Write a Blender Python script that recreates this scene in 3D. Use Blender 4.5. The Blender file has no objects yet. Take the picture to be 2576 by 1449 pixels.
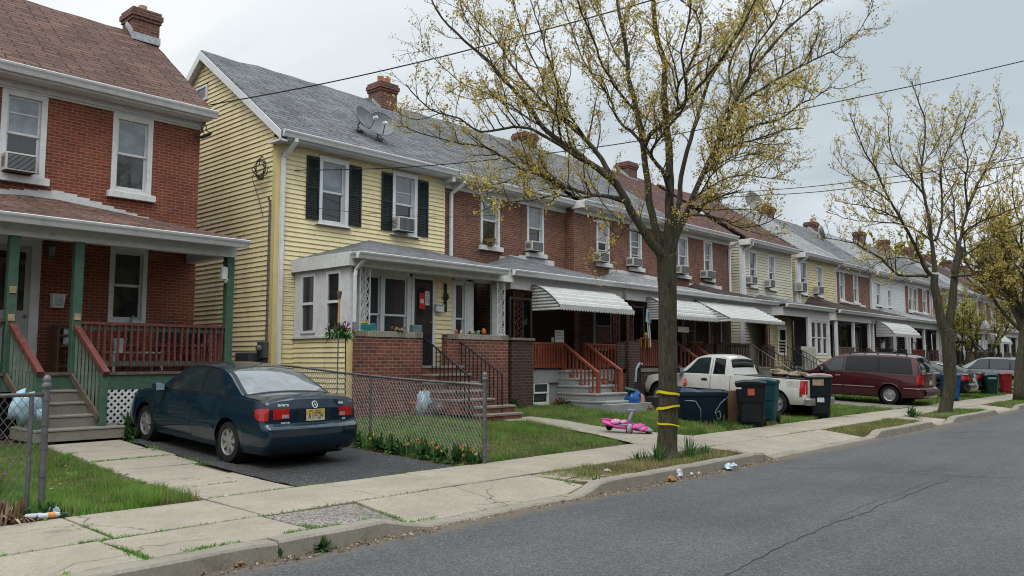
import bpy, bmesh, math, random
import numpy as np
from mathutils import Vector, Matrix
random.seed(7); rng = np.random.default_rng(11)
scene = bpy.context.scene
COL = scene.collection
pi = math.pi
# ---------------------------------------------------------------- camera model
CX, CY, FPX, EYE = 1288.0, 724.5, 2050.0, 1.65
_p = math.atan(184.5 / FPX); _cp, _sp = math.cos(_p), math.sin(_p)
_yaw = math.atan2(1882.0, _cp * FPX + _sp * 184.5)
_F = np.array([math.cos(_yaw), math.sin(_yaw), 0.0]); CR = np.array([math.sin(_yaw), -math.cos(_yaw), 0.0])
CF = _cp * _F + _sp * np.array([0, 0, 1.0]); CU = -_sp * _F + _cp * np.array([0, 0, 1.0]); CC = np.array([0, 0, EYE])
def ray(u, v): return (u - CX) * CR - (v - CY) * CU + FPX * CF
def P(u, v, Y):            # point of the facade plane y = Y seen at photo position u, v
    r = ray(u, v); p = CC + Y / r[1] * r; return float(p[0]), float(p[2])
def PX(u, v, X):           # point of the plane x = X
    r = ray(u, v); p = CC + X / r[0] * r; return float(p[1]), float(p[2])
def PD(u, v, d):           # point at distance d along the view axis
    r = ray(u, v); return CC + d / FPX * r
def sm(a, b, x):
    t = min(1, max(0, (x - a) / (b - a))); return t * t * (3 - 2 * t)
def gz(x, y):              # ground height of the yards
    if y < 8.55: return 0.14
    t = min(1.0, (y - 8.55) / 5.45); k = sm(8.2, 10.5, x) * (1 - .85 * sm(17.5, 20, x))
    return 0.15 + (0.25 + 0.10 * k) * t ** (1.6 - .4 * k)
def G(u, v):               # point of the sloping yard seen at u, v
    r = ray(u, v); lo, hi = 2.0, 120.0
    for i in range(60):
        m = (lo + hi) / 2; p = CC + m / FPX * r
        if p[2] > gz(p[0], p[1]): lo = m
        else: hi = m
    return float(p[0]), float(p[1]), float(gz(p[0], p[1]))
# ---------------------------------------------------------------- mesh builder
ORG = {}
class MB:
    def __init__(s): s.v = []; s.f = []; s.m = []
    def add(s, V, F, mi=0):
        o = len(s.v); s.v.extend([tuple(map(float, p)) for p in V])
        for f in F: s.f.append(tuple(i + o for i in f)); s.m.append(mi)
        return s
    def quad(s, a, b, c, d, mi=0): return s.add([a, b, c, d], [(0, 1, 2, 3)], mi)
    def tri(s, a, b, c, mi=0): return s.add([a, b, c], [(0, 1, 2)], mi)
    def box(s, x0, x1, y0, y1, z0, z1, mi=0):
        V = [(x0, y0, z0), (x1, y0, z0), (x1, y1, z0), (x0, y1, z0), (x0, y0, z1), (x1, y0, z1), (x1, y1, z1), (x0, y1, z1)]
        return s.add(V, [(0, 3, 2, 1), (4, 5, 6, 7), (0, 1, 5, 4), (1, 2, 6, 5), (2, 3, 7, 6), (3, 0, 4, 7)], mi)
    def bbox(s, x0, x1, y0, y1, z0, z1, b=.01, mi=0):    # box with chamfered upright and top edges
        def ring(e, z): return [(x0 + e + b, y0 + e, z), (x1 - e - b, y0 + e, z), (x1 - e, y0 + e + b, z), (x1 - e, y1 - e - b, z), (x1 - e - b, y1 - e, z), (x0 + e + b, y1 - e, z), (x0 + e, y1 - e - b, z), (x0 + e, y0 + e + b, z)]
        V = ring(0, z0) + ring(0, z1 - b) + ring(b, z1); F = []
        for k in (0, 8):
            for i in range(8): F.append((k + i, k + (i + 1) % 8, k + 8 + (i + 1) % 8, k + 8 + i))
        F.append(tuple(range(16, 24))); F.append(tuple(range(7, -1, -1)))
        return s.add(V, F, mi)
    def bar(s, a, b, w, h, mi=0, up=(0, 0, 1)):          # beam of rectangular section from a to b
        a, b = Vector(a), Vector(b); d = (b - a).normalized(); u = Vector(up)
        sd = d.cross(u)
        if sd.length < 1e-4: sd = d.cross(Vector((1, 0, 0)))
        sd.normalize(); u = sd.cross(d); V = []
        for p in (a, b):
            for i, j in ((-1, -1), (1, -1), (1, 1), (-1, 1)): V.append(p + sd * (w / 2 * i) + u * (h / 2 * j))
        return s.add(V, [(0, 1, 2, 3), (7, 6, 5, 4), (0, 4, 5, 1), (1, 5, 6, 2), (2, 6, 7, 3), (3, 7, 4, 0)], mi)
    def tube(s, pts, r, n=6, mi=0, cap=True):
        pts = [Vector(p) for p in pts]; m = len(pts)
        rs = r if hasattr(r, '__len__') else [r] * m
        ref = None; V = []; F = []
        for i, p in enumerate(pts):
            d = (pts[min(i + 1, m - 1)] - pts[max(i - 1, 0)])
            if d.length < 1e-9: d = Vector((0, 0, 1))
            d.normalize()
            if ref is None: ref = d.orthogonal().normalized()
            else:
                ref = ref - d * ref.dot(d)
                if ref.length < 1e-5: ref = d.orthogonal()
                ref.normalize()
            q = d.cross(ref)
            for k in range(n):
                a = 2 * pi * k / n; V.append(p + (ref * math.cos(a) + q * math.sin(a)) * rs[i])
        for i in range(m - 1):
            for k in range(n): F.append((i * n + k, i * n + (k + 1) % n, (i + 1) * n + (k + 1) % n, (i + 1) * n + k))
        if cap: F.append(tuple(range(n - 1, -1, -1))); F.append(tuple(range((m - 1) * n, m * n)))
        return s.add(V, F, mi)
    def lathe(s, prof, c=(0, 0, 0), axis='z', n=16, mi=0, cap=True):   # prof: (radius, height) pairs
        V = []; F = []; m = len(prof)
        for r, h in prof:
            for k in range(n):
                a = 2 * pi * k / n; x, y = r * math.cos(a), r * math.sin(a)
                V.append({'z': (c[0] + x, c[1] + y, c[2] + h), 'y': (c[0] + x, c[1] + h, c[2] - y), 'x': (c[0] + h, c[1] + x, c[2] + y)}[axis])
        for i in range(m - 1):
            for k in range(n): F.append((i * n + k, i * n + (k + 1) % n, (i + 1) * n + (k + 1) % n, (i + 1) * n + k))
        if cap: F.append(tuple(range(n - 1, -1, -1))); F.append(tuple(range((m - 1) * n, m * n)))
        return s.add(V, F, mi)
    def prism(s, poly, a, b, mi=0):                       # extrude a loop of 3D points from offset a to offset b
        n = len(poly); A = [Vector(p) + Vector(a) for p in poly]; B = [Vector(p) + Vector(b) for p in poly]
        F = [tuple(range(n - 1, -1, -1)), tuple(range(n, 2 * n))] + [(i, (i + 1) % n, n + (i + 1) % n, n + i) for i in range(n)]
        return s.add(A + B, F, mi)
    def grid(s, rows, mi=0, flip=False):                  # rows of equally many points
        n = len(rows[0]); V = [p for r in rows for p in r]; F = []
        for i in range(len(rows) - 1):
            for k in range(n - 1):
                q = (i * n + k, i * n + k + 1, (i + 1) * n + k + 1, (i + 1) * n + k); F.append(q[::-1] if flip else q)
        return s.add(V, F, mi)
    def blob(s, c, r, n=8, jit=.25, seed=0, mi=0, flat=1.0):       # crumpled lump
        rr = random.Random(seed); V = []; F = []; m = n // 2 + 1
        for i in range(m):
            th = pi * i / (m - 1)
            for k in range(n):
                a = 2 * pi * k / n; q = 1 + rr.uniform(-jit, jit)
                V.append((c[0] + r[0] * q * math.sin(th) * math.cos(a), c[1] + r[1] * q * math.sin(th) * math.sin(a), c[2] + r[2] * q * math.cos(th)))
        for i in range(m - 1):
            for k in range(n): F.append((i * n + k, (i + 1) * n + k, (i + 1) * n + (k + 1) % n, i * n + (k + 1) % n))
        return s.add(V, F, mi)
    def build(s, name, mats, parent=None, smooth=False, angle=None, fix=False):
        o = (0, 0, 0)
        if parent is not None: o = ORG[parent.name]
        me = bpy.data.meshes.new(name)
        me.from_pydata([(a - o[0], b - o[1], c - o[2]) for a, b, c in s.v], [], s.f)
        for m in (mats if isinstance(mats, (list, tuple)) else [mats]): me.materials.append(m)
        if any(s.m): me.polygons.foreach_set('material_index', s.m)
        if fix:
            bm = bmesh.new(); bm.from_mesh(me); bmesh.ops.remove_doubles(bm, verts=bm.verts, dist=1e-5)
            bmesh.ops.recalc_face_normals(bm, faces=bm.faces); bm.to_mesh(me); bm.free()
        if smooth:
            me.polygons.foreach_set('use_smooth', [True] * len(me.polygons))
            if angle: me.set_sharp_from_angle(angle=math.radians(angle))
        ob = bpy.data.objects.new(name, me); COL.objects.link(ob)
        if parent is not None: ob.parent = parent
        ORG[ob.name] = o
        return ob
def rawmesh(name, V, nper, mats, mi=None, parent=None):   # V: (faces, nper, 3) loose faces
    V = np.asarray(V, np.float32); o = ORG[parent.name] if parent is not None else (0, 0, 0)
    n = V.shape[0]; me = bpy.data.meshes.new(name)
    me.vertices.add(n * nper); me.vertices.foreach_set('co', (V.reshape(-1, 3) - np.array(o, np.float32)).ravel())
    me.loops.add(n * nper); me.loops.foreach_set('vertex_index', np.arange(n * nper, dtype=np.int32))
    me.polygons.add(n); me.polygons.foreach_set('loop_start', np.arange(n, dtype=np.int32) * nper)
    for m in (mats if isinstance(mats, (list, tuple)) else [mats]): me.materials.append(m)
    if mi is not None: me.polygons.foreach_set('material_index', np.asarray(mi, np.int32))
    me.update(calc_edges=True)
    ob = bpy.data.objects.new(name, me); COL.objects.link(ob)
    if parent is not None: ob.parent = parent
    ORG[ob.name] = o
    return ob
def tag(o, label, cat, group=None):
    o['label'] = label; o['category'] = cat
    if group: o['group'] = group
    return o
def thing(name, label, cat, loc=(0, 0, 0), group=None):
    o = bpy.data.objects.new(name, None); COL.objects.link(o); o.location = loc; o.empty_display_size = .2
    ORG[o.name] = tuple(loc); return tag(o, label, cat, group)
def struct(o): o['kind'] = 'structure'; return o
def stuff(o): o['kind'] = 'stuff'; return o
def dup(root, loc, rz, label, group=None, scale=None):
    r = root.copy(); COL.objects.link(r); r.location = loc; r.rotation_euler = (0, 0, rz); r['label'] = label
    if group: r['group'] = group
    if scale: r.scale = scale
    def rec(src, dst):
        for ch in list(src.children):
            c = ch.copy(); COL.objects.link(c); c.parent = dst; rec(ch, c)
    rec(root, r); return r
# ---------------------------------------------------------------- materials
def _nt(name):
    m = bpy.data.materials.new(name); m.use_nodes = True; t = m.node_tree; b = t.nodes['Principled BSDF']
    return m, t, b, (lambda k: t.nodes.new('ShaderNode' + k)), t.links.new
def rgb(h):
    def c(x): x /= 255; return x / 12.92 if x <= .04045 else ((x + .055) / 1.055) ** 2.4
    return (c(h >> 16), c(h >> 8 & 255), c(h & 255))
def col4(c): return (c[0], c[1], c[2], 1)
def _noise(N, L, vec, scale, detail=4, rough=.6, dist=0):
    n = N('TexNoise'); n.inputs['Scale'].default_value = scale; n.inputs['Detail'].default_value = detail
    n.inputs['Roughness'].default_value = rough; n.inputs['Distortion'].default_value = dist
    L(vec, n.inputs['Vector']); return n.outputs['Fac']
def _ramp(N, L, fac, stops):
    r = N('ValToRGB'); e = r.color_ramp.elements
    while len(e) < len(stops): e.new(.5)
    for i, (p, c) in enumerate(stops):
        e[i].position = p; e[i].color = col4(c) if hasattr(c, '__len__') else (c, c, c, 1)
    L(fac, r.inputs['Fac']); return r.outputs['Color']
def _mix(N, L, a, b, fac, mode='MIX'):
    m = N('MixRGB'); m.blend_type = mode
    for i, q in ((0, fac), (1, a), (2, b)):
        if isinstance(q, (int, float)): m.inputs[i].default_value = q if i == 0 else (q, q, q, 1)
        elif isinstance(q, tuple): m.inputs[i].default_value = col4(q)
        else: L(q, m.inputs[i])
    return m.outputs[0]
def _bump(N, L, b, h, strength, dist=.01):
    n = N('Bump'); n.inputs['Strength'].default_value = strength; n.inputs['Distance'].default_value = dist
    L(h, n.inputs['Height']); L(n.outputs[0], b.inputs['Normal'])
def _pos(N, L, obj=False, scale=None):
    if obj: v = N('TexCoord').outputs['Object']
    else: v = N('NewGeometry').outputs['Position']
    if scale:
        m = N('Mapping'); m.inputs['Scale'].default_value = scale; L(v, m.inputs['Vector']); v = m.outputs[0]
    return v
def mat(name, c, rough=.6, var=.18, scale=3.0, bump=0, bscale=60, metal=0, coat=0, dirt=None, dirt_amt=.3, stretch=None, spec=.3, obj=False):
    m, t, b, N, L = _nt(name); v = _pos(N, L, obj, stretch)
    n = _noise(N, L, v, scale, 5, .65)
    lo = tuple(x * (1 - var) for x in c); hi = tuple(min(1, x * (1 + var)) for x in c)
    cc = _ramp(N, L, n, [(.3, lo), (.7, hi)])
    if dirt:
        d = _ramp(N, L, _noise(N, L, v, scale * 2.3, 8, .75, .4), [(.5, 0.0), (.5 + .22, dirt_amt)]); cc = _mix(N, L, cc, dirt, d)
    L(cc, b.inputs['Base Color']); b.inputs['Roughness'].default_value = rough; b.inputs['Metallic'].default_value = metal
    b.inputs['Coat Weight'].default_value = coat; b.inputs['Specular IOR Level'].default_value = spec; b.inputs['Coat Roughness'].default_value = .05
    if bump: _bump(N, L, b, _noise(N, L, v, bscale, 4, .6), bump)
    return m
def _wallcoord(N, L):      # (run along the wall, height) from world position and facing
    g = N('NewGeometry'); s = N('SeparateXYZ'); L(g.outputs['Position'], s.inputs[0])
    n = N('SeparateXYZ'); L(g.outputs['True Normal'], n.inputs[0])
    a = N('Math'); a.operation = 'ABSOLUTE'; L(n.outputs[0], a.inputs[0])
    q = N('Math'); q.operation = 'GREATER_THAN'; q.inputs[1].default_value = .6; L(a.outputs[0], q.inputs[0])
    mx = N('Mix'); mx.data_type = 'FLOAT'; L(q.outputs[0], mx.inputs[0]); L(s.outputs[0], mx.inputs[2]); L(s.outputs[1], mx.inputs[3])
    c = N('CombineXYZ'); L(mx.outputs[0], c.inputs[0]); L(s.outputs[2], c.inputs[1]); return c.outputs[0], g.outputs['Position'], s
def brick_mat(name, c1, c2, mortar, w=.215, h=.076, soot=.25, sootc=(.03, .02, .017)):
    m, t, b, N, L = _nt(name); v, pos, _s = _wallcoord(N, L)
    dv = N('VectorMath'); dv.operation = 'ADD'; L(v, dv.inputs[0])
    nn = N('TexNoise'); nn.inputs['Scale'].default_value = 5; L(pos, nn.inputs['Vector'])
    sc = N('VectorMath'); sc.operation = 'SCALE'; sc.inputs[3].default_value = .012; L(nn.outputs['Color'], sc.inputs[0]); L(sc.outputs[0], dv.inputs[1])
    k = N('TexBrick'); L(dv.outputs[0], k.inputs['Vector']); k.inputs['Scale'].default_value = 1
    k.inputs['Brick Width'].default_value = w; k.inputs['Row Height'].default_value = h; k.inputs['Mortar Size'].default_value = .009
    k.inputs['Mortar Smooth'].default_value = .35; k.inputs['Bias'].default_value = 0
    k.inputs['Color1'].default_value = col4(c1); k.inputs['Color2'].default_value = col4(c2); k.inputs['Mortar'].default_value = col4(mortar)
    n1 = _ramp(N, L, _noise(N, L, pos, .9, 6, .7), [(.3, .58), (.7, 1.3)])
    cc = _mix(N, L, k.outputs['Color'], n1, .8, 'MULTIPLY')
    n2 = _ramp(N, L, _noise(N, L, pos, 9, 6, .7), [(.45, 0.0), (.75, soot)])
    cc = _mix(N, L, cc, sootc, n2)
    n3 = _ramp(N, L, _noise(N, L, pos, 16, 3, .6), [(.62, 0.0), (.78, .22)]); cc = _mix(N, L, cc, mortar, n3)
    L(cc, b.inputs['Base Color']); b.inputs['Roughness'].default_value = .85
    _bump(N, L, b, k.outputs['Fac'], -.5, .012); return m
def shingle_mat(name, c, var=.3, row=.14, w=.55, streak=None):
    m, t, b, N, L = _nt(name); g = N('NewGeometry'); s = N('SeparateXYZ'); L(g.outputs['Position'], s.inputs[0])
    # height up the slope from z; run from x (front slopes) or y (hips)
    n = N('SeparateXYZ'); L(g.outputs['True Normal'], n.inputs[0]); a = N('Math'); a.operation = 'ABSOLUTE'; L(n.outputs[0], a.inputs[0])
    b2 = N('Math'); b2.operation = 'ABSOLUTE'; L(n.outputs[1], b2.inputs[0])
    q = N('Math'); q.operation = 'GREATER_THAN'; L(a.outputs[0], q.inputs[0]); L(b2.outputs[0], q.inputs[1])
    mx = N('Mix'); mx.data_type = 'FLOAT'; L(q.outputs[0], mx.inputs[0]); L(s.outputs[0], mx.inputs[2]); L(s.outputs[1], mx.inputs[3])
    hy = N('Math'); hy.operation = 'MULTIPLY'; L(s.outputs[2], hy.inputs[0])
    # slope length per metre of height = 1 / horizontal part of the normal
    hh = N('Math'); hh.operation = 'MULTIPLY'; L(n.outputs[2], hh.inputs[0]); L(n.outputs[2], hh.inputs[1])
    h2 = N('Math'); h2.operation = 'SUBTRACT'; h2.inputs[0].default_value = 1.0001; L(hh.outputs[0], h2.inputs[1])
    h3 = N('Math'); h3.operation = 'POWER'; L(h2.outputs[0], h3.inputs[0]); h3.inputs[1].default_value = -.5; L(h3.outputs[0], hy.inputs[1])
    cxy = N('CombineXYZ'); L(mx.outputs[0], cxy.inputs[0]); L(hy.outputs[0], cxy.inputs[1])
    nd = N('TexNoise'); nd.inputs['Scale'].default_value = 1.6; L(g.outputs['Position'], nd.inputs['Vector'])
    sc = N('VectorMath'); sc.operation = 'SCALE'; sc.inputs[3].default_value = .05; L(nd.outputs['Color'], sc.inputs[0])
    ad = N('VectorMath'); ad.operation = 'ADD'; L(cxy.outputs[0], ad.inputs[0]); L(sc.outputs[0], ad.inputs[1])
    k = N('TexBrick'); L(ad.outputs[0], k.inputs['Vector']); k.inputs['Scale'].default_value = 1; k.inputs['Brick Width'].default_value = w
    k.inputs['Row Height'].default_value = row; k.inputs['Mortar Size'].default_value = .019; k.inputs['Mortar Smooth'].default_value = .6
    k.inputs['Color1'].default_value = col4(tuple(x * (1 - var) for x in c)); k.inputs['Color2'].default_value = col4(tuple(x * (1 + var) for x in c))
    k.inputs['Mortar'].default_value = col4(tuple(x * .16 for x in c))  # dark course lines put the shadow under each row into the colour
    n1 = _ramp(N, L, _noise(N, L, g.outputs['Position'], .8, 6, .7), [(.3, .7), (.7, 1.25)])
    cc = _mix(N, L, k.outputs['Color'], n1, .85, 'MULTIPLY')
    if streak: cc = _mix(N, L, cc, streak, _ramp(N, L, _noise(N, L, g.outputs['Position'], 2.2, 7, .75), [(.5, 0.0), (.8, .5)]))
    n4 = _ramp(N, L, _noise(N, L, g.outputs['Position'], 45, 2, .5), [(.35, .8), (.65, 1.2)]); cc = _mix(N, L, cc, n4, .7, 'MULTIPLY')
    L(cc, b.inputs['Base Color']); b.inputs['Roughness'].default_value = .9; b.inputs['Specular IOR Level'].default_value = .25
    _bump(N, L, b, k.outputs['Fac'], -.6, .02); return m
def concrete_mat(name, c, cracks=.0, stain=(.2, .17, .13), grain=.25):
    m, t, b, N, L = _nt(name); v = _pos(N, L)
    cc = _ramp(N, L, _noise(N, L, v, 1.3, 6, .7), [(.28, tuple(x * .78 for x in c)), (.7, tuple(x * 1.12 for x in c))])
    cc = _mix(N, L, cc, stain, _ramp(N, L, _noise(N, L, v, 3.1, 8, .75, .5), [(.55, 0.0), (.8, .55)]))
    cc = _mix(N, L, cc, _ramp(N, L, _noise(N, L, v, 120, 2, .7), [(.3, 1 - grain), (.7, 1 + grain)]), .9, 'MULTIPLY')
    cc = _mix(N, L, cc, _ramp(N, L, _noise(N, L, v, 26, 3, .7), [(.3, .86), (.7, 1.1)]), .9, 'MULTIPLY')
    if cracks:
        vo = N('TexVoronoi'); vo.feature = 'DISTANCE_TO_EDGE'; vo.inputs['Scale'].default_value = .55
        nd = N('TexNoise'); nd.inputs['Scale'].default_value = 2.5; nd.inputs['Detail'].default_value = 6; L(v, nd.inputs['Vector'])
        sc = N('VectorMath'); sc.operation = 'SCALE'; sc.inputs[3].default_value = .5; L(nd.outputs['Color'], sc.inputs[0])
        ad = N('VectorMath'); ad.operation = 'ADD'; L(v, ad.inputs[0]); L(sc.outputs[0], ad.inputs[1]); L(ad.outputs[0], vo.inputs['Vector'])
        ck = _ramp(N, L, vo.outputs['Distance'], [(0.0, 1.0), (.006, 0.0)])
        gate = _ramp(N, L, _noise(N, L, v, .5, 2, .5), [(.52, 0.0), (.6, cracks)])
        cc = _mix(N, L, cc, tuple(x * .22 for x in c), _mix(N, L, ck, gate, 1.0, 'MULTIPLY'))
    L(cc, b.inputs['Base Color']); b.inputs['Roughness'].default_value = .9; b.inputs['Specular IOR Level'].default_value = .3
    _bump(N, L, b, _noise(N, L, v, 70, 4, .7), .25, .006); return m
def asphalt_mat(name, c, speck=.5, patch=.12):
    m, t, b, N, L = _nt(name); v = _pos(N, L)
    cc = _ramp(N, L, _noise(N, L, v, .35, 5, .6), [(.3, tuple(x * (1 - patch) for x in c)), (.7, tuple(x * (1 + patch) for x in c))])
    sv = _pos(N, L, False, (.12, 1.6, 1)); cc = _mix(N, L, cc, _ramp(N, L, _noise(N, L, sv, 1.0, 4, .6), [(.3, .88), (.7, 1.1)]), 1.0, 'MULTIPLY')
    vo = N('TexVoronoi'); vo.inputs['Scale'].default_value = 70; L(v, vo.inputs['Vector'])
    bw = N('RGBToBW'); L(vo.outputs['Color'], bw.inputs[0])
    cc = _mix(N, L, cc, _ramp(N, L, bw.outputs[0], [(.2, 1 - speck), (.55, 1.0), (.8, 1 + speck * 1.3)]), .9, 'MULTIPLY')
    cc = _mix(N, L, cc, _ramp(N, L, _noise(N, L, v, 40, 4, .8), [(.3, .72), (.7, 1.28)]), .9, 'MULTIPLY')
    L(cc, b.inputs['Base Color']); b.inputs['Roughness'].default_value = .8; b.inputs['Specular IOR Level'].default_value = .35
    _bump(N, L, b, vo.outputs['Distance'], .5, .008); return m
def soil_mat(name):
    m, t, b, N, L = _nt(name); v = _pos(N, L)
    cc = _ramp(N, L, _noise(N, L, v, 2.2, 7, .75), [(.3, (.045, .03, .018)), (.48, (.10, .07, .04)), (.6, (.06, .085, .02)), (.75, (.045, .08, .016))])
    cc = _mix(N, L, cc, _ramp(N, L, _noise(N, L, v, 60, 3, .7), [(.3, .6), (.7, 1.35)]), .9, 'MULTIPLY')
    L(cc, b.inputs['Base Color']); b.inputs['Roughness'].default_value = .95; b.inputs['Specular IOR Level'].default_value = .15
    _bump(N, L, b, _noise(N, L, v, 30, 4, .7), .7, .02); return m
def bark_mat(name, c=(.062, .054, .038), moss=(.07, .078, .028)):
    m, t, b, N, L = _nt(name); v = _pos(N, L, False, (1, 1, .16))
    w = _noise(N, L, v, 26, 6, .7, .6)
    cc = _ramp(N, L, w, [(.35, tuple(x * .45 for x in c)), (.62, tuple(x * 1.7 for x in c))])
    cc = _mix(N, L, cc, moss, _ramp(N, L, _noise(N, L, _pos(N, L), 2.5, 6, .7), [(.45, 0.0), (.7, .65)]))
    L(cc, b.inputs['Base Color']); b.inputs['Roughness'].default_value = .9; b.inputs['Specular IOR Level'].default_value = .2
    _bump(N, L, b, w, .9, .03); return m
def glass_mat(name, c, spec=.6, rough=.04, tex=None):
    m, t, b, N, L = _nt(name); v = _pos(N, L)
    n = _ramp(N, L, _noise(N, L, v, 2.0, 4, .6, 1.2), [(.3, tuple(x * .6 for x in c)), (.7, tuple(x * 1.35 for x in c))])
    if tex:                 # folds of a curtain behind the pane
        s = N('TexWave'); s.bands_direction = 'X'; s.inputs['Scale'].default_value = 4.5; s.inputs['Distortion'].default_value = 3.5; s.inputs['Detail'].default_value = 2
        L(v, s.inputs['Vector']); n = _mix(N, L, n, tex, _ramp(N, L, s.outputs['Fac'], [(.2, .15), (1.0, .38)]))
    L(n, b.inputs['Base Color']); b.inputs['Roughness'].default_value = rough; b.inputs['Specular IOR Level'].default_value = spec
    b.inputs['IOR'].default_value = 1.5; return m
def carpaint(name, c, metal=.35, rough=.32, dirt=.25):
    m, t, b, N, L = _nt(name); v = _pos(N, L, True)
    d = _ramp(N, L, _noise(N, L, v, 3.5, 7, .7), [(.45, 0.0), (.8, dirt)])
    L(_mix(N, L, c, (.16, .15, .13), d), b.inputs['Base Color'])
    r = _ramp(N, L, _noise(N, L, v, 5, 6, .7), [(.3, rough * .8), (.75, rough * 1.5)]); L(r, b.inputs['Roughness'])
    b.inputs['Metallic'].default_value = metal; b.inputs['Coat Weight'].default_value = .9; b.inputs['Coat Roughness'].default_value = .04; b.inputs['Specular IOR Level'].default_value = .25; return m
def lattice_leaf(name, c, tr=.3):
    m, t, b, N, L = _nt(name); v = _pos(N, L)
    cc = _ramp(N, L, _noise(N, L, v, 1.7, 4, .7), [(.3, tuple(x * .6 for x in c)), (.7, tuple(x * 1.4 for x in c))])
    L(cc, b.inputs['Base Color']); b.inputs['Roughness'].default_value = .7; b.inputs['Specular IOR Level'].default_value = .2
    tl = N('BsdfTranslucent'); L(cc, tl.inputs[0]); ms = N('MixShader'); ms.inputs[0].default_value = tr
    L(b.outputs[0], ms.inputs[1]); L(tl.outputs[0], ms.inputs[2]); L(ms.outputs[0], t.nodes['Material Output'].inputs[0]); return m
MT = {}
def K(name, *a, **k):
    if name not in MT: MT[name] = mat(name, *a, **k)
    return MT[name]
white = mat('white_paint', (.70, .70, .68), .55, .10, 4, dirt=(.30, .28, .24), dirt_amt=.35)
whited = mat('worn_white_paint', (.69, .69, .67), .6, .10, 5, dirt=(.26, .24, .20), dirt_amt=.42)
gutterw = mat('gutter_white', (.74, .75, .75), .4, .08, 3, dirt=(.30, .29, .26), dirt_amt=.4)
vinylw = mat('vinyl_white', (.72, .73, .74), .4, .06, 3, dirt=(.38, .36, .32), dirt_amt=.3)
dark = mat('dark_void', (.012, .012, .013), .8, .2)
black_iron = mat('black_iron', (.014, .014, .016), .45, .3, 8)
white_iron = mat('white_iron', (.62, .62, .62), .5, .12, 12, dirt=(.25, .17, .1), dirt_amt=.4)
galv = mat('galvanised_steel', (.15, .155, .16), .5, .25, 9, metal=.5, dirt=(.12, .08, .05), dirt_amt=.5)
rubber = mat('tyre_rubber', (.012, .012, .013), .75, .3, 10)
chrome = mat('bright_metal', (.6, .6, .6), .25, .05, metal=.9)
alloy = mat('alloy_wheel', (.36, .36, .35), .38, .12, 6, metal=.6, obj=True)
plastic_black = mat('black_plastic', (.016, .017, .019), .5, .25, 5)
paneU = glass_mat('pane_pale', (.22, .255, .28), .8, .06)
paneV = glass_mat('pane_blue_grey', (.10, .125, .145), .9, .05)  # blue-grey base colour stands in for dark reflections in the glass
paneW = glass_mat('pane_white_curtain', (.34, .35, .35), .7, .08)
paneD = glass_mat('pane_dark', (.022, .027, .030), 1.0, .04)
paneC = glass_mat('pane_curtain', (.035, .04, .043), .9, .05, (.11, .12, .12))
brick_red = brick_mat('red_painted_brick', (.25, .055, .024), (.165, .034, .018), (.30, .165, .105), .19, .062, soot=.35)
brick_old = brick_mat('brown_red_brick', (.235, .085, .046), (.12, .043, .028), (.30, .195, .145), .2, .066, soot=.4)
brick_shaded = brick_mat('shaded_porch_brick', (.075, .032, .022), (.035, .018, .014), (.13, .09, .065), soot=.5)  # darker copy of the house brick, porch shade put into the colour
brick_porch = brick_mat('porch_brick', (.225, .058, .036), (.11, .036, .025), (.26, .19, .15), soot=.45)
brick_chim = brick_mat('chimney_brick', (.17, .055, .034), (.09, .035, .025), (.2, .15, .12), soot=.55)
sh_maroon = shingle_mat('maroon_shingles', (.135, .076, .06), .28)
sh_grey = shingle_mat('grey_shingles', (.145, .148, .155), .25, streak=(.24, .24, .235))
sh_lgrey = shingle_mat('pale_grey_shingles', (.27, .275, .275), .2, streak=(.36, .35, .33))
sh_red = shingle_mat('dark_red_shingles', (.105, .05, .042), .28)
sh_brown = shingle_mat('brown_shingles', (.06, .04, .034), .28)
sid_yel = mat('yellow_siding', (.87, .745, .43), .5, .09, 1.0, dirt=(.48, .37, .19), dirt_amt=.6, stretch=(1, 1, .35))
sid_cream = mat('cream_siding', (.62, .57, .44), .5, .08, 1.2, dirt=(.36, .31, .22), dirt_amt=.4)
sid_tan = mat('tan_siding', (.42, .35, .2), .55, .1, 1.2, dirt=(.25, .2, .12), dirt_amt=.4)
sid_pale = mat('pale_yellow_siding', (.64, .55, .30), .5, .08, 1.2, dirt=(.4, .33, .19), dirt_amt=.4)
sid_white = mat('white_siding', (.66, .67, .68), .5, .06, 1.2, dirt=(.40, .39, .36), dirt_amt=.5, stretch=(1, 1, .35))
green_p = mat('green_porch_paint', (.052, .112, .072), .6, .22, 5, dirt=(.16, .15, .12), dirt_amt=.55)
red_rail = mat('oxblood_rail_paint', (.135, .036, .03), .55, .22, 6, dirt=(.30, .25, .22), dirt_amt=.4)
red_wood = mat('orange_red_deck_stain', (.24, .058, .03), .55, .2, 6, dirt=(.12, .03, .02), dirt_amt=.5)
oldwood = mat('weathered_wood', (.13, .095, .07), .8, .3, 6, stretch=(1, 1, 1))
conc = concrete_mat('sidewalk_concrete', (.325, .285, .225), 1.0, (.17, .14, .10), .4)
conc_st = concrete_mat('step_concrete', (.22, .20, .165), 0, (.05, .045, .035))
conc_gr = concrete_mat('grey_painted_concrete', (.30, .31, .30), 0, (.14, .13, .11))
conc_rough = asphalt_mat('rough_patch_aggregate', (.20, .18, .155), .75, .3)
kerb_m = concrete_mat('kerb_concrete', (.265, .24, .195), .8, (.04, .034, .027), .35)
road_m = asphalt_mat('road_asphalt', (.080, .080, .081), .4, .2)
drive_m = asphalt_mat('driveway_asphalt', (.044, .044, .045), .95, .35)
soil = soil_mat('yard_soil')
bark = bark_mat('tree_bark')
bark2 = bark_mat('twig_bark', (.045, .034, .024), (.055, .05, .02))
shutter_m = mat('dark_shutter', (.012, .02, .021), .5, .2)
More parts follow.
